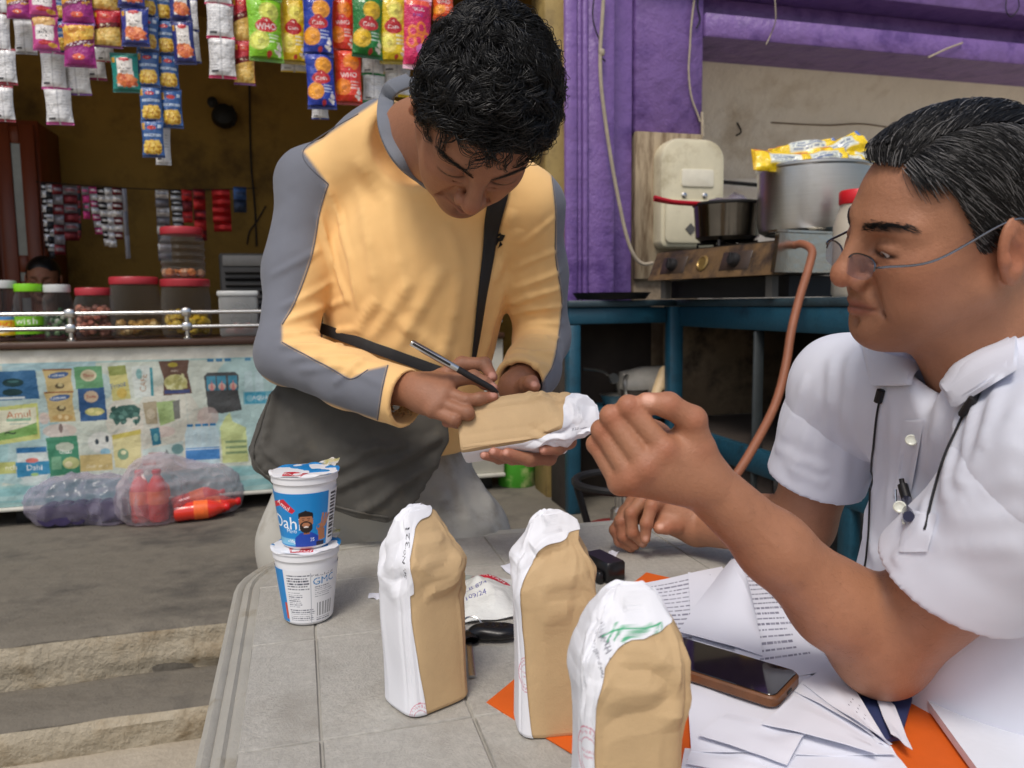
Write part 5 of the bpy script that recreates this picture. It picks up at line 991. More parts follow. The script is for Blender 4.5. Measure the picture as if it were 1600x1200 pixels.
package(c1, (-.02, .03, 1), tow(c1), H1, .040, .035, 3, [(0, .30), (.25, .05), (.5, -.16), (.62, -.18), (.63, .0), (.8, .02), (.93, .35), (1, .75)], 'brown paper wrapped sample with serial number, standing beside the curd cups', art1, yaw=.55)
c2 = onz(870, 1160, TT)+A([.01, .035, .001])
package(c2, (0, .03, 1), tow(c2), .222, .0395, .032, 8, [(0, -.25), (.06, -.35), (.3, -.62), (.5, -.72), (.7, -.62), (.82, -.3), (.93, .5), (.96, 1.2), (1, 2.4)], 'brown paper wrapped sample beside the car key, plain vertical crease in front', art2, yaw=.18, tl=-2.6)
c3 = onz(985, 1330, TT)+A([.008, .03, .001])
package(c3, (.02, .0, 1), tow(c3), .206, .0425, .037, 14, [(0, -.32), (.4, -.38), (.6, -.28), (.75, -.1), (.86, .25), (.93, 1.2), (1, 2.6)], 'brown paper wrapped sample with a round red stamp and green signature', art3, yaw=.22, tl=-2.6)

# ================================================================ PAPERS AND SMALL THINGS ON THE TABLE
M_sheet = mat('printed_paper', attr=True, rough=.6, var=.03, vs_=9)
def sheet(name, q, z, lab, art=None, nx=120, curl=0, bg=(224, 226, 236), m=None, thick=.0006, cat='paper', seed=0, lift=None, group=None):
    """q: four pixels (near-left, near-right, far-right, far-left) laid on the table at height z above it"""
    a, b, c_, d = [onz(x, y, TT+z) for x, y in q]; cv_ = Canvas(1, 1.414, nx, bg)
    if art: art(cv_)
    def f(u, v):
        P = ((1-u)*(1-v))[..., None]*a+(u*(1-v))[..., None]*b+(u*v)[..., None]*c_+((1-u)*v)[..., None]*d; dz = .0022*vnoise(np.stack([u*3+seed, v*3, 0*u], -1))+curl*np.maximum(0, u+v-1.35)**1.5
        if lift is not None: dz = dz+lift(u, v)
        P[..., 2] += dz; return P
    V, Q = grid(f, cv_.nx, cv_.ny); n = len(V); V2 = V-A([0, 0, thick]); rim = []
    V4, Q4 = catm((V, Q), (V2, Q[:, ::-1])); C4 = np.concatenate([cv_.cols(), np.tile(lin(bg), (n, 1))]); i = np.arange(n).reshape(cv_.ny, cv_.nx)
    for e in (i[0], i[:, -1], i[-1][::-1], i[:, 0][::-1]): rim.append(np.stack([e[:-1]+n, e[1:]+n, e[1:], e[:-1]], 1))
    return mk(name, (V4, np.concatenate([Q4]+rim)), m or M_sheet, label=lab, cat=cat, col=C4, sharp=True, angle=50, group=group)
OR = (214, 96, 26)
M_card = mat('coloured_card', attr=True, rough=.6, var=.08, vs_=20, bump=.1, bs=300)
sheet('folder', [(760, 1094), (1420, 1500), (1680, 1048), (1010, 893)], .003, 'orange card folder spread under the papers', bg=OR, m=M_card, nx=30, thick=.0012, cat='folder')
sheet('folder', [(1372, 1158), (1408, 1150), (1436, 1050), (1290, 1010)], .010, 'dark blue folder under the elbow of the seated man', bg=(52, 62, 104), m=M_card, nx=30, thick=.004, cat='folder')
def txt(seed, y0=.1, y1=1.3, n=18, ind=.08): return lambda c: (c.lines(ind, y0, .92, y1, n, (90, 90, 110), .75, .32, seed, .5))
def txt_up(c): c.lines(.1, .75, .95, 1.3, 11, (90, 90, 110), .75, .3, 5, .6)
sheet('paper_sheet', [(1030, 1060), (1260, 1080), (1128, 884), (1002, 912)], .008, 'printed sheet sticking out at the far side of the paper pile', txt(2, .35, 1.35, 16), seed=1)
sheet('paper_sheet', [(1085, 1062), (1330, 1060), (1300, 925), (1075, 893)], .012, 'printed sheet under the curled blank page', txt(3, .3, 1.3, 16, .3), seed=2)
sheet('paper_sheet', [(1150, 1070), (1322, 1042), (1200, 880), (1142, 872)], .016, 'printed letter running under the forearm', txt(4, .15, 1.3, 18, .25), seed=3)
def liftf(u, v): return .05*np.sin(np.pi*np.clip(u*.9+.05, 0, 1))*np.clip(v*1.25, 0, 1)**1.2*.62
sheet('paper_sheet', [(1060, 984), (1192, 1022), (1178, 950), (1140, 880)], .020, 'blank page curling up over the printed letter', seed=4, lift=liftf)
sheet('paper_sheet', [(1080, 1172), (1400, 1180), (1258, 1046), (1072, 1060)], .014, 'large blank white sheet beneath the phone', seed=5, nx=60)
sheet('paper_sheet', [(1255, 1068), (1394, 1166), (1380, 1150), (1306, 1024)], .019, 'folded white sheet with dotted marks near the elbow', lambda c: [c.ell(.5+.1*k % .3, .5+.07*k, .012, .02, (60, 60, 90)) for k in range(8)], seed=6)
sheet('paper_sheet', [(1240, 1076), (1392, 1166), (1370, 1158), (1290, 1040)], .0165, 'white sheet lying half under the dotted sheet', seed=7, nx=50)
sheet('paper_sheet', [(1392, 1148), (1426, 1172), (1398, 1100), (1358, 1062)], .016, 'narrow white paper sliver across the blue folder', seed=8, nx=40)
sheet('paper_sheet', [(1165, 1166), (1300, 1300), (1420, 1200), (1392, 1166)], .012, 'white sheet at the near corner of the pile', seed=9, nx=40)
def stamped(c): stamp(c, .25, .9, .2, (206, 80, 90)); stamp(c, .6, .75, .25, (206, 80, 90)); c.text('Officer', .7, .5, .06, (206, 80, 90))
sheet('paper_sheet', [(1060, 1225), (1240, 1240), (1200, 1176), (1070, 1166)], .009, 'stamped label sheet with red circles at the bottom of the pile', stamped, seed=10)
sheet('paper_sheet', [(1190, 1130), (1372, 1178), (1352, 1148), (1240, 1084)], .0215, 'loose white sheet fanned over the large blank sheet', seed=21, nx=40)
sheet('paper_sheet', [(1090, 1150), (1230, 1192), (1262, 1140), (1140, 1112)], .0185, 'white half sheet lying crookedly in front of the phone', seed=22, nx=40)
sheet('paper_sheet', [(1072, 1195), (1216, 1215), (1250, 1172), (1084, 1160)], .0115, 'white sheet peeping out above the stamped labels', seed=23, nx=40)
q = [onz(x, y, TT+.014) for x, y in ((1436, 1076), (1570, 1260), (1760, 1200), (1640, 1066))]
V = A(q+[p-A([0, 0, .009]) for p in q]); mk('notebook', (V, [(0, 1, 2, 3), (7, 6, 5, 4), (0, 4, 5, 1), (1, 5, 6, 2), (2, 6, 7, 3), (3, 7, 4, 0)]), mat('white_pad', (226, 230, 238), .5, var=.05, bump2=.05, bs2=10), label='thick white notepad lying on the orange folder', cat='notepad', smooth=False)
sheet('paper_sheet', [(1478, 1070), (1700, 1078), (1700, 1050), (1464, 1046)], .010, 'white sheet tucked behind the notepad on the orange folder', seed=11, nx=40)
sheet('paper_sheet', [(575, 934), (600, 938), (600, 926), (577, 924)], .001, 'tiny white paper scrap peeping out beside the wrapped sample', seed=12, nx=12)
sheet('paper_sheet', [(782, 886), (812, 905), (830, 893), (806, 878)], .004, 'small white slip behind the wrapped sample beside the key', seed=13, nx=20)
sheet('paper_sheet', [(950, 868), (962, 868), (968, 862), (952, 860)], .002, 'little pointed paper bit behind the black charger', seed=14, nx=12)
# phone
ph = [onz(x, y, TT+.029) for x, y in ((1022, 1036), (1213, 1098), (1252, 1046), (1040, 978))]
ex = nz(ph[1]-ph[0]); ey = ph[3]-ph[0]; ey = nz(ey-ex*(ey@ex)); ez = np.cross(ex, ey); Lx = .160; Ly = .076; pc = ph[1]*.5+ph[2]*.5-ex*Lx/2-ez*.0
phone = root('mobile_phone', pc-A([0, 0, .012]), 'black screened mobile phone in a brown case on the white papers', 'phone')
def rbox(L_, W_, z0, z1, r, bev):
    def ring(o, z):
        P = []
        for sx, sy_, a0 in ((1, 1, 0), (-1, 1, 90), (-1, -1, 180), (1, -1, 270)):
            for a in np.linspace(a0, a0+90, 6): P.append((sx*(L_/2-r)+(r-o)*math.cos(math.radians(a)), sy_*(W_/2-r)+(r-o)*math.sin(math.radians(a)), z))
        return P
    R9 = ring(bev, z0)+ring(0, z0+bev)+ring(0, z1-bev)+ring(bev, z1); n = 24; Fs = [tuple(range(n-1, -1, -1)), tuple(range(3*n, 4*n))]
    for k in range(3):
        for i in range(n): j = (i+1) % n; Fs.append((k*n+i, k*n+j, k*n+n+j, k*n+n+i))
    return A(R9), Fs
RM = np.stack([ex, ey, ez], 1)
mk('case', xf(rbox(Lx, Ly, -.012, 0, .011, .002), RM, pc), mat('brown_leather_case', (104, 66, 40), .5, var=.25, vs_=50), phone)
mk('screen', xf(rbox(Lx-.006, Ly-.006, .0002, .0014, .009, .0005), RM, pc), mat('phone_glass', (8, 8, 10), .06, var=0, coat=1), phone)
mk('charging_port', xf(box((Lx/2-.001, -.006, -.008), (Lx/2+.0008, .006, -.005)), RM, pc), M_dark, phone)
# sachet with red logo
def art_s(c): c.a[:] = (222, 224, 220); c.ell(.6, 1.1, .36, .16, (196, 40, 60), 1, -12); c.text('PAKWAN', .6, 1.1, .12, (250, 240, 240), -12, 1, True, .7); c.ell(.2, 1.25, .3, .12, (120, 130, 120), .6); c.text('E-B 874', .3, .7, .1, (70, 70, 150), 10); c.text('109/24', .32, .5, .1, (70, 70, 150), 12)
sheet('plastic_sachet', [(716, 972), (806, 962), (800, 905), (716, 896)], .006, 'white plastic pouch with a red logo lying behind the wrapped sample', art_s, lift=lambda u, v: .022*np.sin(np.pi*u)*np.sin(np.pi*v)*(1+.3*vnoise(np.stack([u*6, v*6, 0*u], -1))), m=mat('pouch_plastic', attr=True, rough=.25, var=.05, bump=.3, bs=60), cat='pouch', seed=15)
# keys
kf = onz(776, 1010, TT)+A([.0, .02, 0]); M_fob = mat('black_key_plastic', (22, 22, 24), .3, var=.1)
key = root('car_key', kf, 'black car key fob with key ring and blade on the table', 'car key')
s_ = SDF(kf-A([.05, .05, .01]), kf+A([.05, .05, .05]), .0018); dk = nz(A([1, -.25, 0])); dp = A([-dk[1], dk[0], 0]); cc = kf+A([0, 0, .012]); Mx = np.stack([dk, dp, A([0, 0, 1])], 1)
s_.ell(cc+dk*.010, (.027, .018, .0095), .01, Mx).ell(cc-dk*.015, (.018, .014, .009), .012, Mx)
for t_ in (-.006, .004, .014): s_.ell(cc+dk*t_+A([0, 0, .0105]), (.004, .007, .003), .002, Mx, 'sub')
mk('fob', s_.mesh(), M_fob, key, sharp=False)
ar = np.linspace(0, 2*np.pi, 24); rc = onz(738, 985, TT)+A([0, .0, .008])
mk('key_ring', tube(np.stack([rc[0]+.013*np.cos(ar), rc[1]+.013*np.sin(ar), rc[2]+.006*np.sin(ar)], -1), .0013, 6), M_steel, key)
s_ = SDF(rc-A([.04, .05, .015]), rc+A([.04, .04, .03]), .0018); k1 = onz(733, 1005, TT)+A([0, 0, .008]); s_.ell(k1, (.013, .018, .007), .004)
mk('key_head', s_.mesh(), M_fob, key, sharp=False)
k2, k3 = onz(733, 1012, TT)+A([0, 0, .006]), onz(738, 1062, TT)+A([0, 0, .004]); mk('key_blade', tube([k2, k3], .0042, 8, flat=(1, .3)), M_steel, key)
bc_ = onz(948, 905, TT)
ch = root('charger', bc_, 'glossy black rectangular charger block on the table near the resting hand', 'charger')
e1 = nz(onz(978, 893, TT)-onz(928, 868, TT)); R5 = np.stack([e1, np.cross((0, 0, 1), e1), A([0, 0, 1])], 1)
mk('block', xf(box((-.036, -.018, 0), (.036, .018, .032), .004), R5, bc_+A([0, .012, .002])), M_fob, ch); mk('plug_base', xf(box((-.03, -.03, 0), (.03, -.019, .018), .003), R5, bc_+A([0, .012, .002])), M_fob, ch)
# ================================================================ PEOPLE: shared builders
from mathutils.bvhtree import BVHTree
CM = np.stack([RT, UP, FW], 1)                       # columns: picture right, picture up, away
def cvec(a, b, c): return CM@A([a, b, c], float)
def bvh_of(shp): return BVHTree.FromPolygons([tuple(v) for v in shp[0].tolist()], [tuple(q) for q in np.asarray(shp[1]).tolist()])
def hit(b, x, y, lift=0.0):
    d = nz(ray(x, y)); p, n, i, _ = b.ray_cast(Vector(CAM), Vector(d))
    if p is None: return None
    n = A(n); n = n if n@d < 0 else -n; return A(p)+n*lift
def hits(b, pts, lift=0.0, seg=None):
    pts = A(pts, float)
    if seg: pts = smoothpts(pts, seg)
    out = []
    for x, y in pts:
        h_ = hit(b, x, y, lift)
        if h_ is not None: out.append(h_)
    return A(out)
def px_of(V): v = V-CAM; z = v@FW; return 800+F*(v@RT)/z, 600-F*(v@UP)/z
def inpoly(x, y, P):
    m = np.zeros(x.shape, bool); n = len(P)
    for i in range(n):
        (x0, y0), (x1, y1) = P[i], P[(i+1) % n]
        if y0 != y1: m ^= ((y0 > y) != (y1 > y)) & (x < (x1-x0)*(y-y0)/(y1-y0)+x0)
    return m
def polysd(X, Y, P):
    d = np.full(X.shape, 1e9); m = np.zeros(X.shape, bool); n = len(P)
    for i in range(n):
        a, b = P[i], P[(i+1) % n]; e = b-a; t = np.clip(((X-a[0])*e[0]+(Y-a[1])*e[1])/(e@e), 0, 1); d = np.minimum(d, (X-a[0]-t*e[0])**2+(Y-a[1]-t*e[1])**2)
        if a[1] != b[1]: m ^= ((a[1] > Y) != (b[1] > Y)) & (X < (b[0]-a[0])*(Y-a[1])/(b[1]-a[1])+a[0])
    return np.sqrt(d)*np.where(m, -1, 1)
def blob(C_, V, c, r, col, s=1.0, p=2):
    d = np.linalg.norm((V-A(c, float))/A(r, float), axis=1); w_ = (s*np.exp(-d**p))[:, None]; C_ *= 1-w_; C_ += w_*lin(col)
def local_cut(s, p, n, R, rad=1.0, ax=None):
    """remove what lies beyond the plane (p, n) within R of p: a sleeve's open end"""
    p = s.loc(p); n = s.R.T@nz(n); sl, g = s.blk(p-R, p+R)
    if sl is None: return
    q = [g[i]-p[i] for i in range(3)]; d = q[0]*n[0]+q[1]*n[1]+q[2]*n[2]; rr = np.sqrt(q[0]**2+q[1]**2+q[2]**2)
    a_ = n if ax is None else s.R.T@nz(ax); da = q[0]*a_[0]+q[1]*a_[1]+q[2]*a_[2]; ra = np.sqrt(np.maximum(rr**2-da**2, 0))
    s.D[sl] = np.where((rr < R) & (ra < rad), np.maximum(s.D[sl], d), s.D[sl]).astype(np.float32)
def head_sdf(R, o, sc_, neck_to, neck_r, fat=0.0, h=.0021, extra=None, open_eye=False):
    """R columns forward, left, up; the head is modelled in its own frame"""
    S = lambda *p: A(p, float)*sc_
    s = SDF(A([-.15, -.12, -.21])*sc_, A([.15, .12, .15])*sc_, h, R, o); k = sc_; L = dict(local=True)
    s.ell(S(-.006, 0, .034), S(.098, .077, .082), .02, **L)
    s.ell(S(.028, 0, -.035), S(.060, .060+fat, .082), .045, **L)
    for y in (-1, 1):
        s.cap(S(-.002, y*(.052+fat), -.05), S(.062, y*.014, -.094), .022*k, .019*k, .035, **L)
        s.ell(S(.056, y*(.044+fat*.6), -.022), S(.026, .022, .024), .03, **L)
        s.ell(S(.052, y*(.036+fat), -.062), S(.026, .022, .026), .03, **L)
    s.ell(S(.074, 0, -.098), S(.019, .022, .017), .022, **L)
    s.cap(S(.082, -.014, .024), S(.066, -.05, .021), .0125*k, .010*k, .016, **L).cap(S(.082, .014, .024), S(.066, .05, .021), .0125*k, .010*k, .016, **L)
    for y in (-1, 1):
        s.ell(S(.098, y*.033, .001), S(.019, .020, .0125), .013, mode='sub', **L)
        s.ell(S(.0740, y*.033, -.0005), S(.0155, .0215, .0145), .004, **L)
        s.cap(S(.086, y*.020, -.012), S(.079, y*.047, -.011), .0045*k, .004*k, .005, **L)
        s.cap(S(.0915, y*.022, .0085), S(.084, y*.047, .0075), .0016*k, .0014*k, .003, mode='sub', **L); s.cap(S(.090, y*.019, -.0165), S(.080, y*.044, -.0185), .0014*k, .0010*k, .004, mode='sub', **L)
        s.cap(S(.0905, y*.020, -.0050), S(.0835, y*.048, -.0052), .0010*k, .0008*k, .0015, mode='sub', **L)
    s.cap(S(.087, 0, .018), S(.1095, 0, -.026), .0095*k, .0115*k, .012, **L)
    s.ell(S(.1110, 0, -.0355), S(.0110, .0115, .0098), .014, **L)
    for y in (-1, 1):
        s.ell(S(.0985, y*.0155, -.0385), S(.0120, .0078, .0092), .004, **L); s.cap(S(.089, y*.0235, -.031), S(.087, y*.0245, -.044), .0016*k, .0014*k, .004, mode='sub', **L)
        s.ell(S(.106, y*.0065, -.0475), S(.006, .0035, .004), .003, mode='sub', **L)
    s.ell(S(.086, 0, -.056), S(.012, .022, .013), .014, **L)
    for y in (-1, 1):
        s.cap(S(.0965, y*.003, -.0625), S(.0815, y*.025, -.0675), .0068*k, .0038*k, .004, **L)
        s.cap(S(.0945, 0, -.0745), S(.0815, y*.022, -.0695), .0082*k, .0040*k, .004, **L)
        s.cap(S(.105, 0, -.0685), S(.0865, y*.026, -.0690), .0018*k, .0012*k, .003, mode='sub', **L)
        s.cap(S(.092, y*.024, -.043), S(.077, y*.036, -.072), .003*k, .002*k, .012, mode='sub', **L)
    s.cap(S(.098, 0, -.088), S(.092, 0, -.086), .005*k, .004*k, .012, mode='sub', **L)
    for y in (-1, 1):     # ears
        th = math.radians(24)*y; M = np.stack([A([math.cos(th), math.sin(th), -.18]), A([-math.sin(th), math.cos(th), 0]), A([.18, 0, 1])], 1); M = M/np.linalg.norm(M, axis=0); c = S(-.016, y*.083, -.002)
        s.ell(c, S(.020, .0075, .033), .006, M, **L); s.ell(c+M@S(0, 0, -.027), S(.011, .006, .012), .008, M, **L)
        s.ell(c+M@S(.002, y*.010, .001), S(.012, .009, .022), .003, M, 'sub', **L)
        s.cap(c+M@S(-.008, y*.004, .018), c+M@S(-.010, y*.004, -.012), .0035*k, .003*k, .004, **L); s.cap(c+M@S(.006, y*.0035, .018), c+M@S(-.004, y*.003, .004), .003*k, .002*k, .004, **L)
        s.ell(c+M@S(.014, y*.002, -.008), S(.005, .004, .007), .004, M, **L)
    nb = s.loc(neck_to); s.cap(S(-.025, 0, -.05), nb, neck_r[0], neck_r[1], .03, **L)
    s.cap(S(.02, 0, -.075), nb+A([.018, 0, 0]), neck_r[0]*.5, neck_r[1]*.7, .035, **L)
    if extra: extra(s, S)
    if open_eye:
        for y in (-1, 1): s.cap(S(.0885, y*.0195, -.0056), S(.0905, y*.034, -.0042), .0022*k, .0036*k, .0012, mode='sub', **L).cap(S(.0905, y*.034, -.0042), S(.0845, y*.0505, -.0058), .0036*k, .0020*k, .0012, mode='sub', **L)
    V, Q = s.mesh(); return relax(V, Q, 1, .4), Q
def face_paint(C_, V, R, o, sc_, skin, lip, lash=True, closed=True):
    L = (V-o)@R/sc_; bl = lambda c, r, col, s=1.0, p=2: blob(C_, L, c, r, col, s, p)
    for y in (-1, 1):
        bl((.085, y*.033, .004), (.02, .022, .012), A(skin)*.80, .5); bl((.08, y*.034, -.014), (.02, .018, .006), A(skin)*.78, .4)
        bl((.055, y*.05, -.03), (.03, .03, .03), A(skin)*A([1.10, .95, .92]), .4); bl((-.016, y*.09, -.005), (.03, .02, .03), A(skin)*A([1.12, .92, .88]), .5)
        bl((.106, y*.0065, -.048), (.006, .004, .004), A(skin)*.3, .9)
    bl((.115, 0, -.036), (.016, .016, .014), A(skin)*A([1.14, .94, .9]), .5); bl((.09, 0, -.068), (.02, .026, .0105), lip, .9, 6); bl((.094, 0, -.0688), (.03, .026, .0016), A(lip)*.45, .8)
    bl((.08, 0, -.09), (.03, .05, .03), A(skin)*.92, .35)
    if lash:
        for y in (-1, 1):
            for t in np.linspace(-1.15, 1.15, 17): bl((.0868-.006*t*t-.003*(t*y > 0)*abs(t), y*.034+.0165*t, -.0052-.0022*(1-t*t)+.0012), (.0055, .0026, .0021), (30, 20, 17), .9)
def nail(C_, V, c, n, r=.0055, col=(226, 180, 160)):
    d = V-A(c, float); m = np.linalg.norm(d, axis=1) < r*1.8; w_ = np.exp(-(np.linalg.norm(d, axis=1)/r)**6)*m; C_ *= 1-w_[:, None]*.85; C_ += w_[:, None]*.85*lin(col)
M_skinA = mat('skin_standing', attr=True, rough=.5, var=.08, vs_=55, bump=.5, bs=1100, bump2=.35, bs2=260, sss=.025, spec=.45)
M_hairblk = mat('black_hair', (13, 12, 12), .38, var=.2, spec=.6)
M_hairattr = mat('greying_hair', attr=True, rough=.36, var=.1, spec=.55)
def hand_sdf(s, wrist, fingers, palm_k=.016, wr=.027):
    """fingers: lists of (px, py, depth, radius) from knuckle to tip; the first is the thumb"""
    for i, f in enumerate(fingers):
        P = [at(*q[:3]) for q in f]; r = [q[3] for q in f]
        s.cap(wrist, P[0], wr*.62, r[0]*1.12, palm_k)
    for i in range(1, len(fingers)-1): s.cap(at(*fingers[i][0][:3]), at(*fingers[i+1][0][:3]), fingers[i][0][3]*.94, fingers[i+1][0][3]*.94, .006)
    for i, f in enumerate(fingers):
        P = [at(*q[:3]) for q in f]; r = [q[3] for q in f]; s.chain(P, r, .0024)
        for q in range(1, len(P)-1): s.ell(P[q], (r[q]*1.06,)*3, .004)
def bbox_pts(P, m): P = A(P); return P.min(0)-m, P.max(0)+m

# ================================================================ THE STANDING PERSON IN THE YELLOW AND GREY SHIRT
fwd = nz(cvec(.0, -.965, -.26)); up0 = cvec(.32, .24, -.92); up_ = nz(up0-fwd*(up0@fwd)); HR = np.stack([fwd, np.cross(up_, fwd), up_], 1); HO = at(748, 188, 1.065); HS = 1.01
SK1 = (154, 106, 80)
neck1 = at(648, 222, 1.325)
def ex1(s, S): s.cap(S(.05, 0, -.085), s.loc(at(690, 300, 1.25)), .03, .045, .03, local=True)
hdV, hdQ = head_sdf(HR, HO, HS, neck1, (.060, .072), .0, .0019)
# arms and hands
wrR = at(655, 612, 1.215); elR = at(447, 553, 1.36)
FR = [[(690, 590, 1.235, .014), (722, 569, 1.235, .0120), (757, 569, 1.228, .0108), (769, 589, 1.21, .0088)],
      [(704, 595, 1.205, .0118), (740, 589, 1.198, .0105), (757, 598, 1.196, .0096), (771, 607, 1.196, .0082)],
      [(697, 614, 1.188, .0120), (728, 626, 1.178, .0106), (750, 623, 1.182, .0096), (771, 619, 1.190, .0082)],
      [(688, 630, 1.180, .0116), (730, 645, 1.168, .0104), (735, 652, 1.186, .0095), (715, 655, 1.198, .0085)],
      [(676, 641, 1.178, .0108), (710, 656, 1.168, .0094), (714, 660, 1.184, .0086), (698, 660, 1.194, .0078)]]
pts = [at(*q[:3]) for f in FR for q in f]+[wrR, at(560, 590, 1.28)]
s = SDF(*bbox_pts(pts, .035), .0021); s.cap(at(560, 590, 1.28), wrR, .036, .027, .01); hand_sdf(s, wrR, FR, .018, .03); s.ell(at(672, 618, 1.205), (.030, .026, .024), .02); aRV, aRQ = s.mesh(); aRV = relax(aRV, aRQ, 1, .4)
wrL = at(806, 606, 1.30)
FL = [[(812, 608, 1.275, .0135), (822, 600, 1.250, .0125), (830, 598, 1.232, .0112), (836, 604, 1.222, .0090)],
      [(886, 672, 1.250, .0120), (889, 690, 1.205, .0108), (872, 700, 1.180, .0100), (850, 703, 1.166, .0082)],
      [(874, 690, 1.262, .0120), (858, 716, 1.210, .0108), (826, 718, 1.178, .0100), (793, 708, 1.164, .0084)],
      [(856, 694, 1.268, .0116), (832, 718, 1.216, .0104), (800, 716, 1.182, .0096), (772, 706, 1.166, .0082)],
      [(838, 694, 1.272, .0108), (808, 716, 1.220, .0094), (780, 716, 1.188, .0086), (757, 711, 1.172, .0074)]]
pts = [at(*q[:3]) for f in FL for q in f]+[wrL, at(840, 560, 1.42)]
s = SDF(*bbox_pts(pts, .035), .0021); s.cap(at(840, 560, 1.42), wrL, .036, .027, .01); hand_sdf(s, wrL, FL, .018, .03); aLV, aLQ = s.mesh(); aLV = relax(aLV, aLQ, 1, .4)
# hidden trunk, legs and feet keep the figure whole
hipR, hipL = at(520, 800, 1.66), at(655, 790, 1.62)
ftR, ftL = A([hipR[0]-.02, hipR[1]+.10, .06]), A([hipL[0]+.16, hipL[1]+.06, .06])
knR, knL = (hipR+ftR)/2+A([-.02, -.05, 0]), (hipL+ftL)/2+A([.03, -.06, 0])
lo, hi = bbox_pts([hipR, hipL, ftR, ftL, at(660, 330, 1.4), at(490, 320, 1.4), at(830, 330, 1.38)], .16); lo[2] = -.01
s = SDF(lo, hi, .009); s.ell(at(655, 420, 1.46), (.14, .10, .17), .05).ell(at(615, 640, 1.57), (.13, .10, .17), .06)
for h_, k_, f_ in ((hipR, knR, ftR), (hipL, knL, ftL)):
    s.cap(h_, k_, .085, .058, .05).cap(k_, f_+A([0, 0, .03]), .055, .038, .03); s.cap(f_+A([0, .03, -.02]), f_+A([0.0, -.16, -.03]), .035, .028, .02)
trV, trQ = s.mesh()
bV, bQ = catm((hdV, hdQ), (aRV, aRQ), (aLV, aLQ), (trV, trQ)); C1 = np.tile(lin(SK1), (len(bV), 1)); nh = len(hdV)
Ch = C1[:nh].copy(); face_paint(Ch, hdV, HR, HO, HS, SK1, (128, 70, 60)); Lh = (hdV-HO)@HR/HS
blob(Ch, Lh, (.096, 0, -.056), (.014, .026, .006), (52, 36, 30), .75); blob(Ch, Lh, (.08, 0, -.095), (.03, .03, .014), (84, 54, 42), .5)
for y in (-1, 1): blob(Ch, Lh, (.082, y*.03, .024), (.02, .024, .006), (30, 22, 20), .85, 4); blob(Ch, Lh, (.05, y*.06, -.02), (.02, .02, .04), A(SK1)*.85, .3)
C1[:nh] = Ch
for f in FR+FL:
    C_ = C1[nh:]; Vn = bV[nh:]; tip = at(*f[-1][:3]); blob(C_, Vn, tip, (.014,)*3, (170, 110, 90), .7)
    for q in f[:-1]: blob(C_, Vn, at(*q[:3])-FW*.008, (.009,)*3, A(SK1)*.78, .45)
for (x, y, z) in ((770, 603, 1.190), (770, 617, 1.184), (769, 586, 1.203), (834, 599, 1.214), (846, 702, 1.158), (788, 706, 1.156), (768, 704, 1.158), (753, 710, 1.165)): nail(C1[nh:], bV[nh:], at(x, y, z), None, .0058, (206, 150, 132))
person1 = mk('person', (bV, bQ), M_skinA, label='person in yellow and grey long-sleeved shirt bending down to write on a package', cat='person', col=C1, sharp=False)
# ---- shirt
shR, shL = at(488, 285, 1.43), at(826, 320, 1.37); elL = at(848, 528, 1.50)
lo, hi = bbox_pts([shR, shL, elR, elL, wrR, wrL, at(620, 720, 1.62), at(660, 200, 1.35)], .13)
s = SDF(lo, hi, .0034)
Mx = CM
s.ell(at(662, 395, 1.455), (.175, .17, .125), .05, Mx).ell(at(640, 520, 1.50), (.165, .20, .12), .07, Mx).ell(at(615, 640, 1.56), (.165, .15, .125), .07, Mx)
s.cap(shR, at(600, 228, 1.40), .059, .066, .06).cap(shL, at(735, 262, 1.36), .056, .066, .06).cap(at(600, 228, 1.40), at(735, 262, 1.36), .068, .066, .05)
s.cap(shR, at(464, 420, 1.41), .062, .056, .03).cap(at(464, 420, 1.41), elR, .055, .050, .03).cap(elR, at(545, 592, 1.285), .050, .049, .022).cap(at(545, 592, 1.285), at(640, 625, 1.222), .049, .048, .02)
s.cap(shL, at(836, 430, 1.45), .058, .056, .03).cap(at(836, 430, 1.45), elL, .054, .052, .03).cap(elL, at(832, 575, 1.39), .052, .049, .02).cap(at(832, 575, 1.39), at(806, 606, 1.305), .049, .046, .02)
aR = nz(wrR-at(560, 590, 1.28)); hemR = at(640, 622, 1.226); local_cut(s, hemR, aR, .085); s.cap(hemR-aR*.05, hemR+aR*.08, .041, .042, .006, 'sub')
aL = nz(wrL-at(840, 560, 1.42)); hemL = at(813, 600, 1.322); local_cut(s, hemL, aL, .075); s.cap(hemL-aL*.04, hemL+aL*.08, .037, .038, .006, 'sub')
nk0 = HO-HR[:, 2]*.08*HS-HR[:, 0]*.02
s.cap(neck1+nz(neck1-nk0)*.01, nk0, .070, .066, .02, 'sub')
s.cutplane(at(600, 690, 1.6), cvec(-.05, -1, .1))
sV, sQ = s.mesh(); sV = relax(sV, sQ, 2, .5)
b0_ = bvh_of((sV, sQ)); N = normals(sV, sQ)
def W(lst, amp, wd):
    out = []
    for (x0, y0, x1, y1, *am) in lst:
        P = hits(b0_, [(x0, y0), ((x0+x1)/2+rng.uniform(-4, 4), (y0+y1)/2+rng.uniform(-4, 4)), (x1, y1)], 0, 5)
        for i in range(len(P)-1):
            if np.linalg.norm(P[i+1]-P[i]) < .12: out.append((P[i]-(P[i+1]-P[i])*.2, P[i+1]+(P[i+1]-P[i])*.2, (am[0] if am else 1)*amp, wd))
    return out
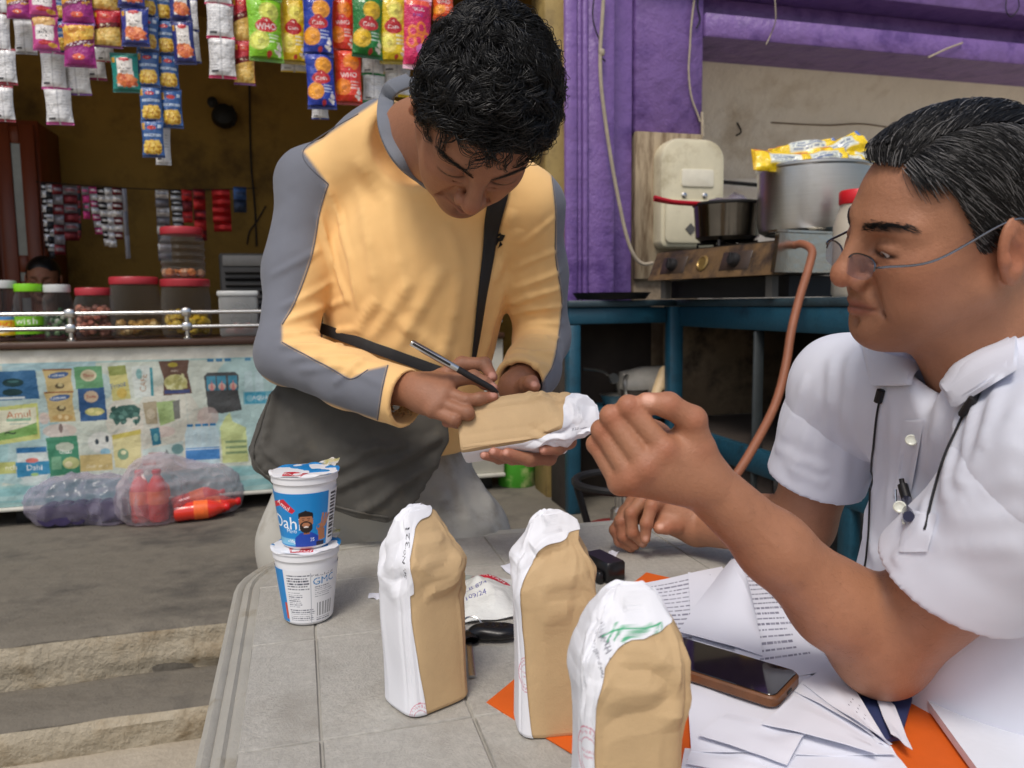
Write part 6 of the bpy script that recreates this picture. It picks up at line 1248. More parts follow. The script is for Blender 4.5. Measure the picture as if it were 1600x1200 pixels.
wr1 = W([(442, 505, 540, 470), (445, 522, 552, 515), (440, 540, 548, 540), (455, 560, 556, 556, .8), (470, 578, 580, 565, .7), (500, 560, 600, 600, .6), (440, 480, 520, 440, .7), (520, 600, 570, 560, .7), (425, 430, 500, 390, .5), (500, 340, 545, 470, 1.2), (525, 330, 560, 480, .9), (510, 290, 535, 350, 1)], .0042, .0095)
wr1 += W([(560, 300, 590, 470, .9), (612, 330, 640, 480, .7), (590, 470, 560, 520, 1), (640, 440, 580, 530, .9), (690, 420, 620, 545, .9), (720, 430, 690, 560, .8), (755, 560, 790, 430, 1), (770, 440, 810, 360, 1), (800, 330, 780, 420, .9), (620, 500, 700, 560, .6), (560, 250, 620, 330, .6), (700, 350, 720, 420, .5)], .0046, .0165)
wr1 += W([(785, 478, 872, 452), (782, 494, 878, 478), (780, 512, 878, 505), (778, 530, 874, 528), (780, 548, 866, 552), (784, 566, 856, 572), (790, 582, 845, 590, .8), (800, 420, 870, 390, .8), (805, 450, 874, 425, .9), (815, 380, 866, 340, .7)], .0036, .0085)
sV = wrinkle(sV, N, wr1); sV = sV+normals(sV, sQ)*(.0022*fbm(sV, 14, 3, 5))[:, None]
x, y = px_of(sV); YEL, GRY = lin((238, 194, 130)), lin((112, 115, 124))
pgR = [(640, 120), (604, 148), (560, 178), (474, 236), (513, 288), (500, 330), (487, 400), (462, 470), (441, 507), (441, 535), (480, 556), (520, 577), (548, 592), (575, 578), (606, 571), (597, 610), (590, 656), (540, 640), (490, 622), (430, 600), (360, 560), (360, 180), (470, 100)]
pgL = [(842, 240), (862, 275), (868, 330), (868, 400), (878, 470), (872, 530), (862, 575), (836, 612), (900, 640), (960, 420), (900, 220)]
sdp = np.minimum(polysd(x, y, A(pgR, float)), polysd(x, y, A(pgL, float))); mk_ = np.clip(.5-sdp/5, 0, 1)[:, None]; Cs = YEL*(1-mk_)+GRY*mk_
sh1 = mk('shirt', (sV, sQ), mat('jersey_cloth', attr=True, rough=.8, var=.05, vs_=8, bump=.25, bs=1400, sheen=.12, spec=.25), person1, label='pale yellow long-sleeved shirt with grey sleeve panels', col=Cs, sharp=False)
sh1_b = bvh_of((sV, sQ))
M_seam = mat('grey_seam', (96, 98, 106), .85)
for pl in (pgR[2:5], pgR[4:9], pgR[9:14], pgR[14:17], pgL[1:8]):
    pt_ = hits(sh1_b, pl, .0002, 40); ok_ = [0]+[k for k in range(1, len(pt_)) if np.linalg.norm(pt_[k]-pt_[k-1]) < .03]
    if len(ok_) > 6: mk('seam', tube(pt_[ok_], .0011, 5), M_seam, sh1, sharp=False)
# collar band
cpts = [(640, 126, 1.36), (612, 138, 1.335), (602, 160, 1.305), (604, 190, 1.275), (614, 220, 1.252), (634, 250, 1.236), (656, 272, 1.236), (688, 292, 1.262), (725, 288, 1.29), (752, 268, 1.305), (756, 235, 1.345), (735, 190, 1.385), (700, 150, 1.395), (665, 128, 1.385), (640, 126, 1.36)]
cb_v = bvh_of(catm((hdV, hdQ), (sV, sQ))); cp_ = [at(*q) for q in cpts]
for k_, q in enumerate([(612, 140), (603, 160), (604, 190), (613, 220), (630, 248)]):
    h_ = hit(cb_v, *q, .002)
    if h_ is not None: cp_[k_+1] = h_
mk('collar', tube(cp_, .0135, 10, 70, flat=(1.0, .38), up=cvec(.5, .5, -.7)), mat('grey_rib', (112, 116, 124), .85, bump=.3, bs=500), sh1)
# running-figure emblem on the chest
lg = [[(777, 378), (783, 366), (790, 367), (786, 376)], [(774, 370), (782, 372), (779, 379), (776, 384)], [(782, 376), (786, 382), (778, 388), (780, 384)]]
def emblem(polys, b, lift=.0012):
    sh_ = []
    for P in polys:
        H_ = hits(b, P, lift)
        if len(H_) > 2: sh_.append((H_, [tuple(range(len(H_)))]))
    return cat_(*sh_)
mk('emblem', emblem(lg+[[(775, 367), (783, 364), (784, 367), (776, 371)]], sh1_b), M_dark, sh1, smooth=False)
# ---- trousers
s = SDF(lo*A([1, 1, 0])+A([0, -.02, -.01]), A([hi[0]+.16, hi[1]+.1, at(600, 660, 1.6)[2]]), .007)
s.ell(at(590, 740, 1.63), (.185, .15, .14), .06)
for h_, k_, f_, q in ((hipR, knR, ftR, at(500, 850, 1.62)), (hipL, knL, ftL, at(700, 850, 1.58))):
    s.cap(h_, q, .125, .118, .06).cap(q, k_, .112, .09, .05).cap(k_, f_+A([0, 0, .06]), .09, .085, .04)
tV, tQ = s.mesh(); N = normals(tV, tQ); b_ = bvh_of((tV, tQ)); wt = []
for (x0, y0, x1, y1) in ((720, 700, 770, 800), (700, 720, 735, 820), (740, 690, 795, 780), (690, 760, 700, 840), (660, 790, 770, 830), (440, 780, 445, 850)):
    P = hits(b_, [(x0, y0), (x1, y1)], 0, 4); wt += [(P[i], P[i+1], .006, .018) for i in range(len(P)-1)]
tV = wrinkle(tV, N, wt); tV = tV+N*(.004*fbm(tV, 9, 3, 2))[:, None]
mk('trousers', (tV, tQ), mat('pale_grey_cotton', (176, 174, 166), .85, var=.07, vs_=10, bump=.2, bs=900, stain=(150, 144, 132), stain_s=12, stain_t=.62), person1, sharp=False)
# ---- hair: dark undercoat and curls
def hairmask(D):          # D: directions in head frame (unit, forward/left/up)
    x, y, z = D[:, 0], D[:, 1], D[:, 2]; return (z > np.where(x > .3, .40+.0*y, np.where(x > -.15, .02+(x+.15)*.85, -.62))) 
s = SDF(A([-.15, -.13, -.12])*HS, A([.15, .13, .17])*HS, .004, HR, HO)
s.ell(A([-.010, 0, .046])*HS, A([.104, .083, .092])*HS, .01, local=True)
cV, cQ = s.mesh(); Lc = (cV-HO)@HR/HS; keep = (Lc[:, 2] > np.where(Lc[:, 0] > .05, .070, np.where(Lc[:, 0] > .02, .046, np.where(Lc[:, 0] > -.02, .016, -.055)))); km = keep[cQ].all(1); cV = cV+normals(cV, cQ)*(.006*fbm(cV, 42, 3, 9))[:, None]
used = np.unique(cQ[km]); mp_ = np.full(len(cV), -1); mp_[used] = np.arange(len(used)); hair1 = mk('hair', (cV[used], mp_[cQ[km]]), M_hairblk, person1, label='short thick curly black hair', sharp=False)
def curls(nl, per, seed):
    """locks of wavy hair: every lock is a guide curve carrying a bundle of strands"""
    g = np.random.default_rng(seed); D = g.normal(size=(nl*4, 3)); D[:120] = D[:120]*.25+A([-.35, .05, 1.0]); D /= np.linalg.norm(D, axis=1)[:, None]; P0 = A([-.010, 0, .046])+D*A([.104, .083, .092])
    ok = P0[:, 2] > np.where(P0[:, 0] > .055, .082, np.where(P0[:, 0] > .02, .054, np.where(P0[:, 0] > -.02, .020, -.055))); P0 = P0[ok][:nl]; D = D[ok][:nl]; n = len(P0); M = 16
    fl = np.stack([vnoise(P0, 16, 1), vnoise(P0, 16, 2), vnoise(P0, 16, 3)], 1)*1.3+(P0-A([-.055, .01, .12]))*6+.5*g.normal(size=(n, 3)); fr = P0[:, 0] > .05; fl[fr, 1] += np.sign(g.normal(size=fr.sum()))*.9; fl[fr, 2] += .6
    T = fl-D*(fl*D).sum(1)[:, None]; T /= np.linalg.norm(T, axis=1)[:, None]; B = np.cross(D, T)
    t = np.linspace(0, 1, M)[None, :]; u = lambda a, b: g.uniform(a, b, n)[:, None]; ln = u(.030, .062); am = u(.0035, .0085); fq = u(.8, 1.7); ph = u(0, 6.28); up = u(.006, .019)
    Gd = P0[:, None]+T[:, None]*(ln*t)[..., None]+B[:, None]*(am*np.sin(fq*6.28*t+ph)*(.3+.7*t))[..., None]+D[:, None]*(up*np.sin(np.pi*(.08+.86*t))+am*.8*np.cos(fq*6.28*t+ph)*t-.004-(ln*t)**2*3.5)[..., None]
    o = g.normal(size=(n, per, 3))*.0030; o = o-D[:, None]*(o*D[:, None]).sum(2, keepdims=True)*.3; sp = (.5+.8*np.sin(np.pi*np.clip(t*.9+.1, 0, 1)))[0]
    P = Gd[:, None]+o[:, :, None]*sp[None, None, :, None]+g.normal(size=(n, per, 1, 3))*.0012*t[0][None, None, :, None]; P = P.reshape(n*per, M, 3)
    r = g.uniform(.00038, .00070, n*per)[:, None]*(1-.65*t**3); return strands(P*HS@HR.T+HO, r*HS, 3)
mk('curls', curls(1250, 12, 3), M_hairblk, hair1, sharp=False)
def brow(R, o, sc_, n, seed, col, parent, thick=.006, hb=None):
    g = np.random.default_rng(seed)
    for sgn in (-1, 1):
        t = g.random(n)**.85; yy = sgn*(.011+t*.040); xx = .0985-.012*t-.020*t**2.2; zz = .0195+.006*np.sin(t*2.6)+g.normal(size=n)*.30*thick*(1-.55*t); L_ = g.uniform(.005, .010, n)
        d = np.stack([-.35-.3*t, sgn*np.ones(n), .30-.7*t+g.normal(size=n)*.16], 1); d /= np.linalg.norm(d, axis=1)[:, None]; p = np.stack([xx, yy, zz], 1); k = np.linspace(0, 1, 4); W0 = (p[:, None]+d[:, None]*(L_[:, None]*k)[..., None])*sc_@R.T+o
        for k_ in range(n):
            for m_ in range(4):
                l_, n_, _, _ = hb.find_nearest(Vector(W0[k_, m_])); n_ = A(n_); n_ = n_ if n_@(A(l_)-o) > 0 else -n_; W0[k_, m_] = A(l_)+n_*(.0002+.0004*m_)
        r = np.full(W0.shape[:2], .00030)*np.linspace(1, .45, 4)[None]; mk('eyebrow', strands(W0, r*sc_, 3), col, parent, sharp=False)
brow(HR, HO, HS, 120, 5, M_hairblk, person1, hb=bvh_of((hdV, hdQ)))

# ================================================================ HIS BAG, STRAP, PEN AND THE HELD PACKAGE
bag = root('shoulder_bag', at(560, 815, 1.47), 'dark grey canvas shoulder bag hanging in front of the standing person', 'bag')
BP = [(432, 598), (400, 662), (386, 702), (396, 735), (440, 768), (500, 795), (560, 813), (606, 822), (640, 800), (676, 745), (706, 690), (700, 640), (640, 600), (540, 560), (470, 560)]
bd_ = 1.405; bn = nz(cvec(.05, .12, -1)); bo_ = at(550, 690, bd_); bxv = nz(RT-bn*(RT@bn)); byv = np.cross(bn, bxv)*-1; byv = byv if byv@UP > 0 else -byv
def onbag(x, y): r = ray(x, y); return CAM+r*(((bo_-CAM)@bn)/(r@bn))
PB = A([[(onbag(*q)-bo_)@bxv, (onbag(*q)-bo_)@byv] for q in BP])
BR = np.stack([bxv, byv, np.cross(bxv, byv)], 1); s = SDF(A([PB[:, 0].min()-.03, PB[:, 1].min()-.03, -.06]), A([PB[:, 0].max()+.03, PB[:, 1].max()+.03, .06]), .004, BR, bo_)
X_, Y_ = np.meshgrid(s.ax[0], s.ax[1], indexing='ij'); d2 = polysd(X_, Y_, PB); th_ = .012+.028*np.clip(-d2/.09, 0, 1)**.6
s.D = np.maximum(d2[..., None]+.004, np.abs(s.ax[2])[None, None]-th_[..., None]).astype(np.float32)
gV, gQ = s.mesh(); gV = relax(gV, gQ, 3, .5); N = normals(gV, gQ); gb = bvh_of((gV, gQ)); ws = []
for (x0, y0, x1, y1, am) in ((690, 680, 560, 745, 1), (560, 745, 470, 775, .8), (700, 700, 620, 760, 1), (620, 760, 560, 800, .8), (660, 690, 540, 700, .7), (430, 610, 410, 700, .8), (410, 700, 520, 780, .9), (600, 690, 500, 740, .6), (680, 720, 640, 790, .8), (395, 702, 440, 750, .9), (450, 640, 480, 720, .4)):
    P = hits(gb, [(x0, y0), ((x0+x1)/2, (y0+y1)/2+6), (x1, y1)], 0, 6); ws += [(P[i], P[i+1]+(P[i+1]-P[i])*.15, .0095*am, .012) for i in range(len(P)-1)]
gV = wrinkle(gV, N, ws); gV = gV+N*(.003*fbm(gV, 14, 3, 4))[:, None]
M_bag = mat('charcoal_canvas', (76, 74, 69), .85, var=.22, vs_=14, bump=.4, bs=700, stain=(90, 84, 72), stain_s=11, stain_t=.66, sheen=.1)
mk('body', (gV, gQ), M_bag, bag, sharp=False)
gb = bvh_of((gV, gQ)); 
seam = hits(gb, [(424, 612), (408, 665), (396, 702), (404, 730), (440, 757), (500, 783), (560, 800), (606, 808)], .0008, 50); mk('seam', tube(seam, .0022, 6), M_bag, bag)
M_strap = mat('black_webbing', (26, 26, 28), .55, var=.2, vs_=300, aniso=(1, 1, 3), bump=.6, bs=450)
def strap(b, ctr, half, lift=.004):
    P = smoothpts(ctr, 40); T_ = np.gradient(P, axis=0); T_ /= np.linalg.norm(T_, axis=1)[:, None]; nrm_ = np.stack([-T_[:, 1], T_[:, 0]], 1); hw = np.interp(np.linspace(0, 1, 40), np.linspace(0, 1, len(half)), half); rows = []
    for k in range(40):
        row = []
        for e in (-1, -.5, 0, .5, 1):
            q = P[k]+nrm_[k]*hw[k]*e; h_ = hit(b, *q, lift)
            if h_ is None: break
            row.append(h_)
        if len(row) == 5: rows.append(row)
    G = A(rows); 
    for _ in range(3): G[1:-1] = (G[:-2]+G[1:-1]*2+G[2:])/4
    G = G-0; n, m = G.shape[:2]; B_ = G+nz(FW)*.0025; i = np.arange(n*m).reshape(n, m); q = np.stack([i[:-1, :-1], i[:-1, 1:], i[1:, 1:], i[1:, :-1]], -1).reshape(-1, 4); V4, Q4 = catm((G.reshape(-1, 3), q), (B_.reshape(-1, 3), q[:, ::-1])); o_ = n*m; rim = []
    for e in (i[0], i[:, -1], i[-1][::-1], i[:, 0][::-1]): rim.append(np.stack([e[:-1], e[:-1]+o_, e[1:]+o_, e[1:]], 1))
    return V4, np.concatenate([Q4]+rim)
mk('strap', strap(sh1_b, [(786, 270), (778, 310), (770, 350), (762, 400), (752, 460), (744, 520), (738, 562)], [15, 15, 14, 10, 7, 5, 3]), M_strap, bag, sharp=False)
sm_ = hits(sh1_b, [(565, 535), (585, 543), (605, 550), (625, 557)], .004); sd_ = nz(sm_[-1]-sm_[0]); mk('strap', tube([sm_[0]-sd_*.09+FW*.03, sm_[0], sm_[1], sm_[2], sm_[3], sm_[3]+sd_*.09+FW*.02], .010, 8, 24, flat=(1.0, .18), up=cvec(0, 0, -1)), M_strap, bag)
pen = root('ball_pen', at(776, 611, 1.186), 'silver and black ball pen held in the writing hand', 'pen')
p0_, p1_ = at(642, 535, 1.165), at(779, 613, 1.186); d_ = p1_-p0_
mk('barrel', tube([p0_+d_*.52, p0_+d_*.93, p1_], [.0052, .0048, .001], 12), M_dark, pen)
mk('cap', tube([p0_, p0_+d_*.02, p0_+d_*.53], [.0050, .0058, .0058], 12), mat('pen_chrome', (206, 204, 200), .18, 1), pen)
mk('clip', tube([p0_+d_*.03-FW*.007, p0_+d_*.45-FW*.0075], .0018, 6), M_dark, pen)
pb = at(721, 676, 1.205); pt = at(930, 648, 1.195)
def art4(c): c.text('322', pi+.5, c.h*.84, .16, (70, 70, 84), 80)
package(pb, pt-pb, cvec(-.05, .42, -1), np.linalg.norm(pt-pb), .043, .034, 21, [(0, 1.05), (.2, 1.0), (.45, .85), (.62, .55), (.74, .25), (.84, -.6), (.90, -1.6), (1, -2.9)], 'brown paper wrapped sample held flat in the hands of the standing person', art4, tl=2.95, top=.62, am=1.5)

# ================================================================ THE SEATED PERSON IN THE WHITE SHIRT
fwd = nz(cvec(-.988, -.145, -.02)); up0 = cvec(-.14, .905, -.39); up_ = nz(up0-fwd*(up0@fwd)); GR = np.stack([fwd, np.cross(up_, fwd), up_], 1); GO = at(1478, 361, .80); GS = .965
SK2 = (163, 114, 86)
neck2 = at(1560, 590, .845)
def ex2(s, S):
    s.ell(S(.030, 0, -.090), S(.040, .036, .022), .03, local=True)
hdV, hdQ = head_sdf(GR, GO, GS, neck2, (.052, .062), .002, .0018, ex2, True)
# near arm: fist raised, elbow on the folder
elb, wri = at(1378, 1012, .835), at(1098, 752, .765); shl = at(1690, 720, .66)
FI = [[(1090, 702, .752, .0155), (1082, 656, .742, .0130), (1044, 633, .738, .0118), (1009, 629, .740, .0100)],
      [(1038, 702, .738, .0118), (982, 635, .742, .0102), (1000, 660, .772, .0098), (1026, 690, .776, .0090)],
      [(1010, 729, .738, .0120), (955, 650, .748, .0102), (972, 672, .780, .0098), (1000, 702, .786, .0090)],
      [(987, 746, .744, .0114), (940, 672, .758, .0096), (956, 692, .790, .0092), (982, 716, .792, .0085)],
      [(968, 755, .754, .0104), (931, 694, .770, .0088), (946, 708, .798, .0085), (968, 728, .798, .0080)]]
pts = [at(*q[:3]) for f in FI for q in f]+[wri, elb, shl]
s = SDF(*bbox_pts(pts, .075), .0024)
fa = lambda t: elb+(wri-elb)*t
s.cap(shl, elb, .055, .046, .02); s.ell(elb+nz(elb-shl)*.008, (.040, .040, .040), .02)
s.cap(elb, fa(.28), .042, .0440, .03).cap(fa(.28), fa(.62), .0440, .0345, .02).cap(fa(.62), wri, .0345, .0275, .02)
hand_sdf(s, wri, FI, .014, .031); s.ell(at(1060, 728, .757), (.032, .030, .018), .018, CM).ell(at(1072, 702, .757), (.018, .022, .015), .015, CM).ell(at(1012, 700, .778), (.030, .030, .014), .006, CM)
nV, nQ = s.mesh(); nV = relax(nV, nQ, 1, .35); Nn = normals(nV, nQ); cr_ = []
for f in FI[1:]:        # knuckle creases and tendons on the back of the hand
    p_, q_ = at(*f[1][:3]), at(*f[0][:3]); dd = nz(q_-p_); sd2 = nz(np.cross(dd, FW))
    for t_ in (-.003, .001, .005): c_ = p_+dd*t_-FW*.009; cr_.append((c_-sd2*.007, c_+sd2*.007, -.0007, .0011))
    cr_.append((q_-FW*.011, q_+(wri-q_)*.5-FW*.014, .0011, .0045))
for t_ in (0.0, .03, .055): c_ = fa(1-t_)-FW*.026; sd2 = nz(np.cross(nz(wri-elb), FW)); cr_.append((c_-sd2*.02, c_+sd2*.012, -.0008, .0014))
for t_ in (.02, .05): c_ = fa(t_)-FW*.036+cvec(.01, .02, 0); cr_.append((c_-cvec(.02, .02, 0), c_+cvec(.02, .02, 0), -.0015, .0025))
for k_ in range(5): c_ = fa(.30+.11*k_)-FW*.034; cr_.append((c_-nz(wri-elb)*.03+cvec(0, .012*((k_*37) % 3-1), 0), c_+nz(wri-elb)*.03, .0006, .004))
nV = wrinkle(nV, Nn, cr_)
# far arm resting on the table
elf, wrf, shf = at(1252, 818, 1.19), at(1090, 824, 1.335), at(1322, 606, 1.10)
dz = .055
FJ = [[(1074, 816, 1.275+dz, .0145), (1056, 820, 1.262+dz, .0135), (1042, 823, 1.255+dz, .0120), (1030, 825, 1.252+dz, .0105)],
      [(1036, 776, 1.272+dz, .0130), (1018, 790, 1.252+dz, .0112), (1010, 818, 1.247+dz, .0102), (1008, 842, 1.252+dz, .0088)],
      [(1010, 776, 1.295+dz, .0132), (986, 802, 1.276+dz, .0114), (988, 832, 1.276+dz, .0102), (1004, 848, 1.285+dz, .0090)],
      [(990, 786, 1.312+dz, .0126), (970, 814, 1.292+dz, .0108), (974, 838, 1.292+dz, .0100), (992, 852, 1.298+dz, .0088)],
      [(976, 802, 1.325+dz, .0116), (961, 828, 1.304+dz, .0098), (968, 846, 1.304+dz, .0090), (986, 857, 1.308+dz, .0080)]]
pts = [at(*q[:3]) for f in FJ for q in f]+[wrf, elf, shf]
s = SDF(*bbox_pts(pts, .07), .0026); s.cap(shf, elf, .055, .047, .02).cap(elf, elf+(wrf-elf)*.35, .046, .045, .02).cap(elf+(wrf-elf)*.35, wrf, .045, .031, .02); hand_sdf(s, wrf, FJ, .018, .034); s.ell(at(1050, 806, 1.335), (.034, .024, .026), .02, CM); fV, fQ = s.mesh(); fV = relax(fV, fQ, 1, .4)
# hidden trunk and legs
cc = lambda a, b, c: CAM+cvec(a, b, c)
pel = A([1.00, .72, .47]); lo, hi = bbox_pts([cc(.57, -.1, .88), pel, pel+A([-.42, .25, -.45]), pel+A([-.45, -.2, -.45])], .2); lo[2] = -.01
s = SDF(lo, hi, .010); s.ell(cc(.575, -.17, .90), (.07, .10, .12), .04).cap(cc(.59, -.25, .91), pel, .085, .10, .04)
for dy in (.10, -.10):
    h_ = pel+A([0, dy, -.02]); k_ = pel+A([-.40, dy*1.7, -.03]); f_ = A([k_[0]+.02, k_[1], .06]); s.cap(h_, k_, .085, .06, .05).cap(k_, f_, .055, .038, .03).cap(f_, f_+A([-.16, 0, -.02]), .036, .03, .02)
uV, uQ = s.mesh()
bV, bQ = catm((hdV, hdQ), (nV, nQ), (fV, fQ), (uV, uQ)); C2 = np.tile(lin(SK2), (len(bV), 1)); nh = len(hdV); Ch = C2[:nh].copy(); face_paint(Ch, hdV, GR, GO, GS, SK2, (146, 80, 70)); Lh = (hdV-GO)@GR/GS
for y in (-1, 1): blob(Ch, Lh, (.084, y*.031, .0235), (.02, .024, .0055), (60, 42, 36), .75, 4)
blob(Ch, Lh, (.086, 0, -.056), (.02, .03, .012), A(SK2)*.8, .45); blob(Ch, Lh, (.07, .03, -.09), (.04, .04, .03), A(SK2)*.84, .4); blob(Ch, Lh, (.058, .062, -.035), (.0022,)*3, (50, 30, 24), .9)
C2[:nh] = Ch; Vn = bV[nh:]; Cn = C2[nh:]
for f in FI+FJ:
    blob(Cn, Vn, at(*f[-1][:3]), (.015,)*3, (198, 136, 108), .6)
    for q in f[:-1]: blob(Cn, Vn, at(*q[:3])-FW*.010, (.011,)*3, A(SK2)*A([.98, .80, .76]), .5)
for (x, y, z, r) in ((1013, 624, .732, .0064), (1009, 842, 1.296, .0055), (1032, 822, 1.296, .006), (1003, 852, 1.33, .005)): nail(Cn, Vn, at(x, y, z), None, r, (214, 164, 142))
person2 = mk('person', (bV, bQ), mat('skin_seated', attr=True, rough=.48, var=.08, vs_=55, bump=.5, bs=1100, bump2=.35, bs2=260, sss=.025, spec=.45), label='seated person in white short-sleeved shirt and glasses with a raised fist', cat='person', col=C2, sharp=False)
ah = np.random.default_rng(31); Na = normals(nV, nQ); ta = (nV-elb)@(wri-elb)/((wri-elb)@(wri-elb)); cand = np.where((ta > .08) & (ta < .93) & (Na@FW < .25))[0]; pk = ah.choice(cand, 650); p_ = nV[pk]; n_ = Na[pk]; d_ = nz(wri-elb)+.5*ah.normal(size=(len(pk), 3))+cvec(0, -.5, 0); d_ = d_-n_*(d_*n_).sum(1)[:, None]; d_ /= np.linalg.norm(d_, axis=1)[:, None]; ln_ = ah.uniform(.004, .009, len(pk))[:, None]; tt_ = np.linspace(0, 1, 4)[None]
mk('arm_hair', strands(p_[:, None]+d_[:, None]*(ln_*tt_)[..., None]+n_[:, None]*(.0002+.0011*np.sin(2.6*tt_))[..., None], .00006*(1-.6*tt_)*np.ones((len(pk), 4)), 3), M_hairblk, person2, kind='stuff', sharp=False)
for sg in (-1, 1):
    eV, eF = lathe([(.0128*math.sin(a), -.0128*math.cos(a)) for a in np.linspace(.02, 3.12, 26)], (0, 0, 0), 30, (1, .05*sg, -.42)); q_ = eV@nz(A([1, .05*sg, -.42]))/.0128; eC = np.where((q_ > .972)[:, None], lin((12, 9, 8)), np.where((q_ > .90)[:, None], lin((46, 28, 20)), lin((188, 176, 168))))
    mk('eye', ((eV+A([.0752, sg*.0345, -.0035]))*GS@GR.T+GO, eF), mat('eye_surface', attr=True, rough=.08, var=0, coat=1), person2, col=eC, sharp=False)
# ---- white shirt
P_ = [shl, shf, elb, elf, cc(.45, -.1, .9), pel, neck2]; lo, hi = bbox_pts(P_, .17); s = SDF(lo, hi, .0044)
s.ell(cc(.575, -.14, .895), (.125, .19, .195), .06, CM).ell(cc(.575, -.31, .92), (.15, .19, .185), .07, CM).ell(cc(.62, -.46, .93), (.17, .16, .19), .08, CM).cap(cc(.62, -.40, .91), pel, .15, .16, .08)
s.cap(shl, neck2+A([.0, -.0, -.02]), .072, .078, .06).cap(shf, neck2+A([0, 0, -.02]), .070, .078, .06)
s.cap(shf, shf+(elf-shf)*.25, .070, .068, .035)
s.cap(shl, shl+(elb-shl)*.22, .072, .070, .04)
def sleeve(sh_, el_, hem, r0, r1, hollow, nrm_):
    ax_ = nz(el_-sh_); lo_, hi_ = bbox_pts([sh_, hem], .14); z_ = SDF(lo_, hi_, .0036); z_.cap(sh_, sh_+ax_*.06, r0, r0, .01).cap(sh_+ax_*.06, hem+ax_*.06, r0, r1, .02); z_.cutplane(hem, nrm_); z_.cap(hem-ax_*.05, hem+ax_*.1, hollow, hollow*1.06, .004, 'sub'); v_, q_ = z_.mesh(); return relax(v_, q_, 2, .5), q_
dn = nz(nz(elb-shl)+cvec(.12, -.20, .0)); hn = shl+(elb-shl)*.57
df = nz(elf-shf); hf = shf+(elf-shf)*.66
slN = sleeve(shl, elb, hn, .0735, .077, .066, dn); slF = sleeve(shf, elf, hf, .0705, .072, .060, df)
nkt = GO-GR[:, 2]*.10*GS-GR[:, 0]*.02
s.cap(neck2+nz(neck2-nkt)*.015, nkt, .068, .066, .02, 'sub'); s.cap(at(1455, 590, .815), at(1436, 640, .815), .026, .008, .01, 'sub')
wV, wQ = s.mesh(); wV = relax(wV, wQ, 2, .5); wV, wQ = catm((wV, wQ), slN, slF); N = normals(wV, wQ); b0_ = bvh_of((wV, wQ))
ww = W([(1300, 560, 1290, 700, .8), (1330, 560, 1318, 760, .7), (1260, 590, 1215, 700, .7), (1280, 620, 1240, 745, .6), (1215, 700, 1290, 735, .6), (1225, 720, 1292, 755, .5), (1470, 650, 1440, 820, .8), (1500, 640, 1475, 780, .9), (1530, 620, 1500, 760, .9), (1370, 650, 1350, 840, .8), (1395, 640, 1385, 800, .5), (1560, 600, 1520, 740, .8), (1340, 780, 1370, 880, .7), (1450, 820, 1400, 880, .8)], .0040, .013)
ww += W([(1480, 800, 1590, 740, 1), (1470, 820, 1598, 800, .8), (1455, 850, 1590, 850, .7), (1500, 760, 1590, 690, .9), (1540, 700, 1598, 640, .8)], .0022, .014)
wV = wrinkle(wV, N, ww); wV = wV+normals(wV, wQ)*(.0010*fbm(wV, 15, 3, 15))[:, None]
M_wshirt = mat('white_cotton', (216, 219, 230), .8, var=.025, vs_=9, bump=.25, bs=1500, sheen=.1, spec=.25)
sh2 = mk('shirt', (wV, wQ), M_wshirt, person2, label='white short-sleeved shirt with a chest pocket', sharp=False); wb = bvh_of((wV, wQ))
def patch(b, P, lift, n=16, m=16, thick=.0015):
    """quad of pixels (tl, tr, br, bl) laid on a surface"""
    P = A(P, float); G = np.zeros((m, n, 3)); last = next((h_ for h_ in (hit(b, *((1-u)*P[0]+u*P[2]), lift) for u in np.linspace(0, 1, 12)) if h_ is not None), None)
    for j in range(m):
        for i in range(n):
            u, v = i/(n-1), j/(m-1); q = (1-u)*(1-v)*P[0]+u*(1-v)*P[1]+u*v*P[2]+(1-u)*v*P[3]; h_ = hit(b, *q, lift); last = h_ if h_ is not None else last; G[j, i] = last
    for _ in range(3): G[1:-1] = (G[:-2]+2*G[1:-1]+G[2:])/4; G[:, 1:-1] = (G[:, :-2]+2*G[:, 1:-1]+G[:, 2:])/4
    for e_ in (G[0], G[-1], G[:, 0], G[:, -1]): e_[1:-1] = e_[:1]*(1-np.linspace(0, 1, len(e_))[1:-1, None])*.6+e_[-1:]*np.linspace(0, 1, len(e_))[1:-1, None]*.6+e_[1:-1]*.4
    i = np.arange(n*m).reshape(m, n); q = np.stack([i[:-1, :-1], i[1:, :-1], i[1:, 1:], i[:-1, 1:]], -1).reshape(-1, 4); B_ = G+FW*thick*2; V4, Q4 = catm((G.reshape(-1, 3), q), (B_.reshape(-1, 3), q[:, ::-1])); o_ = n*m; rim = []
    for e in (i[0], i[:, -1], i[-1][::-1], i[:, 0][::-1]): rim.append(np.stack([e[:-1], e[1:], e[1:]+o_, e[:-1]+o_], 1))
    return V4, np.concatenate([Q4]+rim)
mk('placket', patch(wb, [(1418, 656), (1446, 656), (1424, 776), (1398, 776)], .0014, 6, 30), M_wshirt, sh2, angle=30)
mk('pocket', patch(wb, [(1420, 798), (1468, 804), (1452, 862), (1410, 862)], .0024, 16, 16), M_wshirt, sh2, angle=30)
M_btn = mat('pearl_button', (222, 224, 210), .25, coat=.5)
for x, y in ((1430, 686), (1412, 797)):
    p = hit(wb, x, y, .0045); d = nz(CAM-p); mk('button', cat_(lathe([(.0058, 0), (.0062, .0012), (.0050, .0022), (.0040, .0014), (.001, .0014)], p, 16, d)), M_btn, sh2)
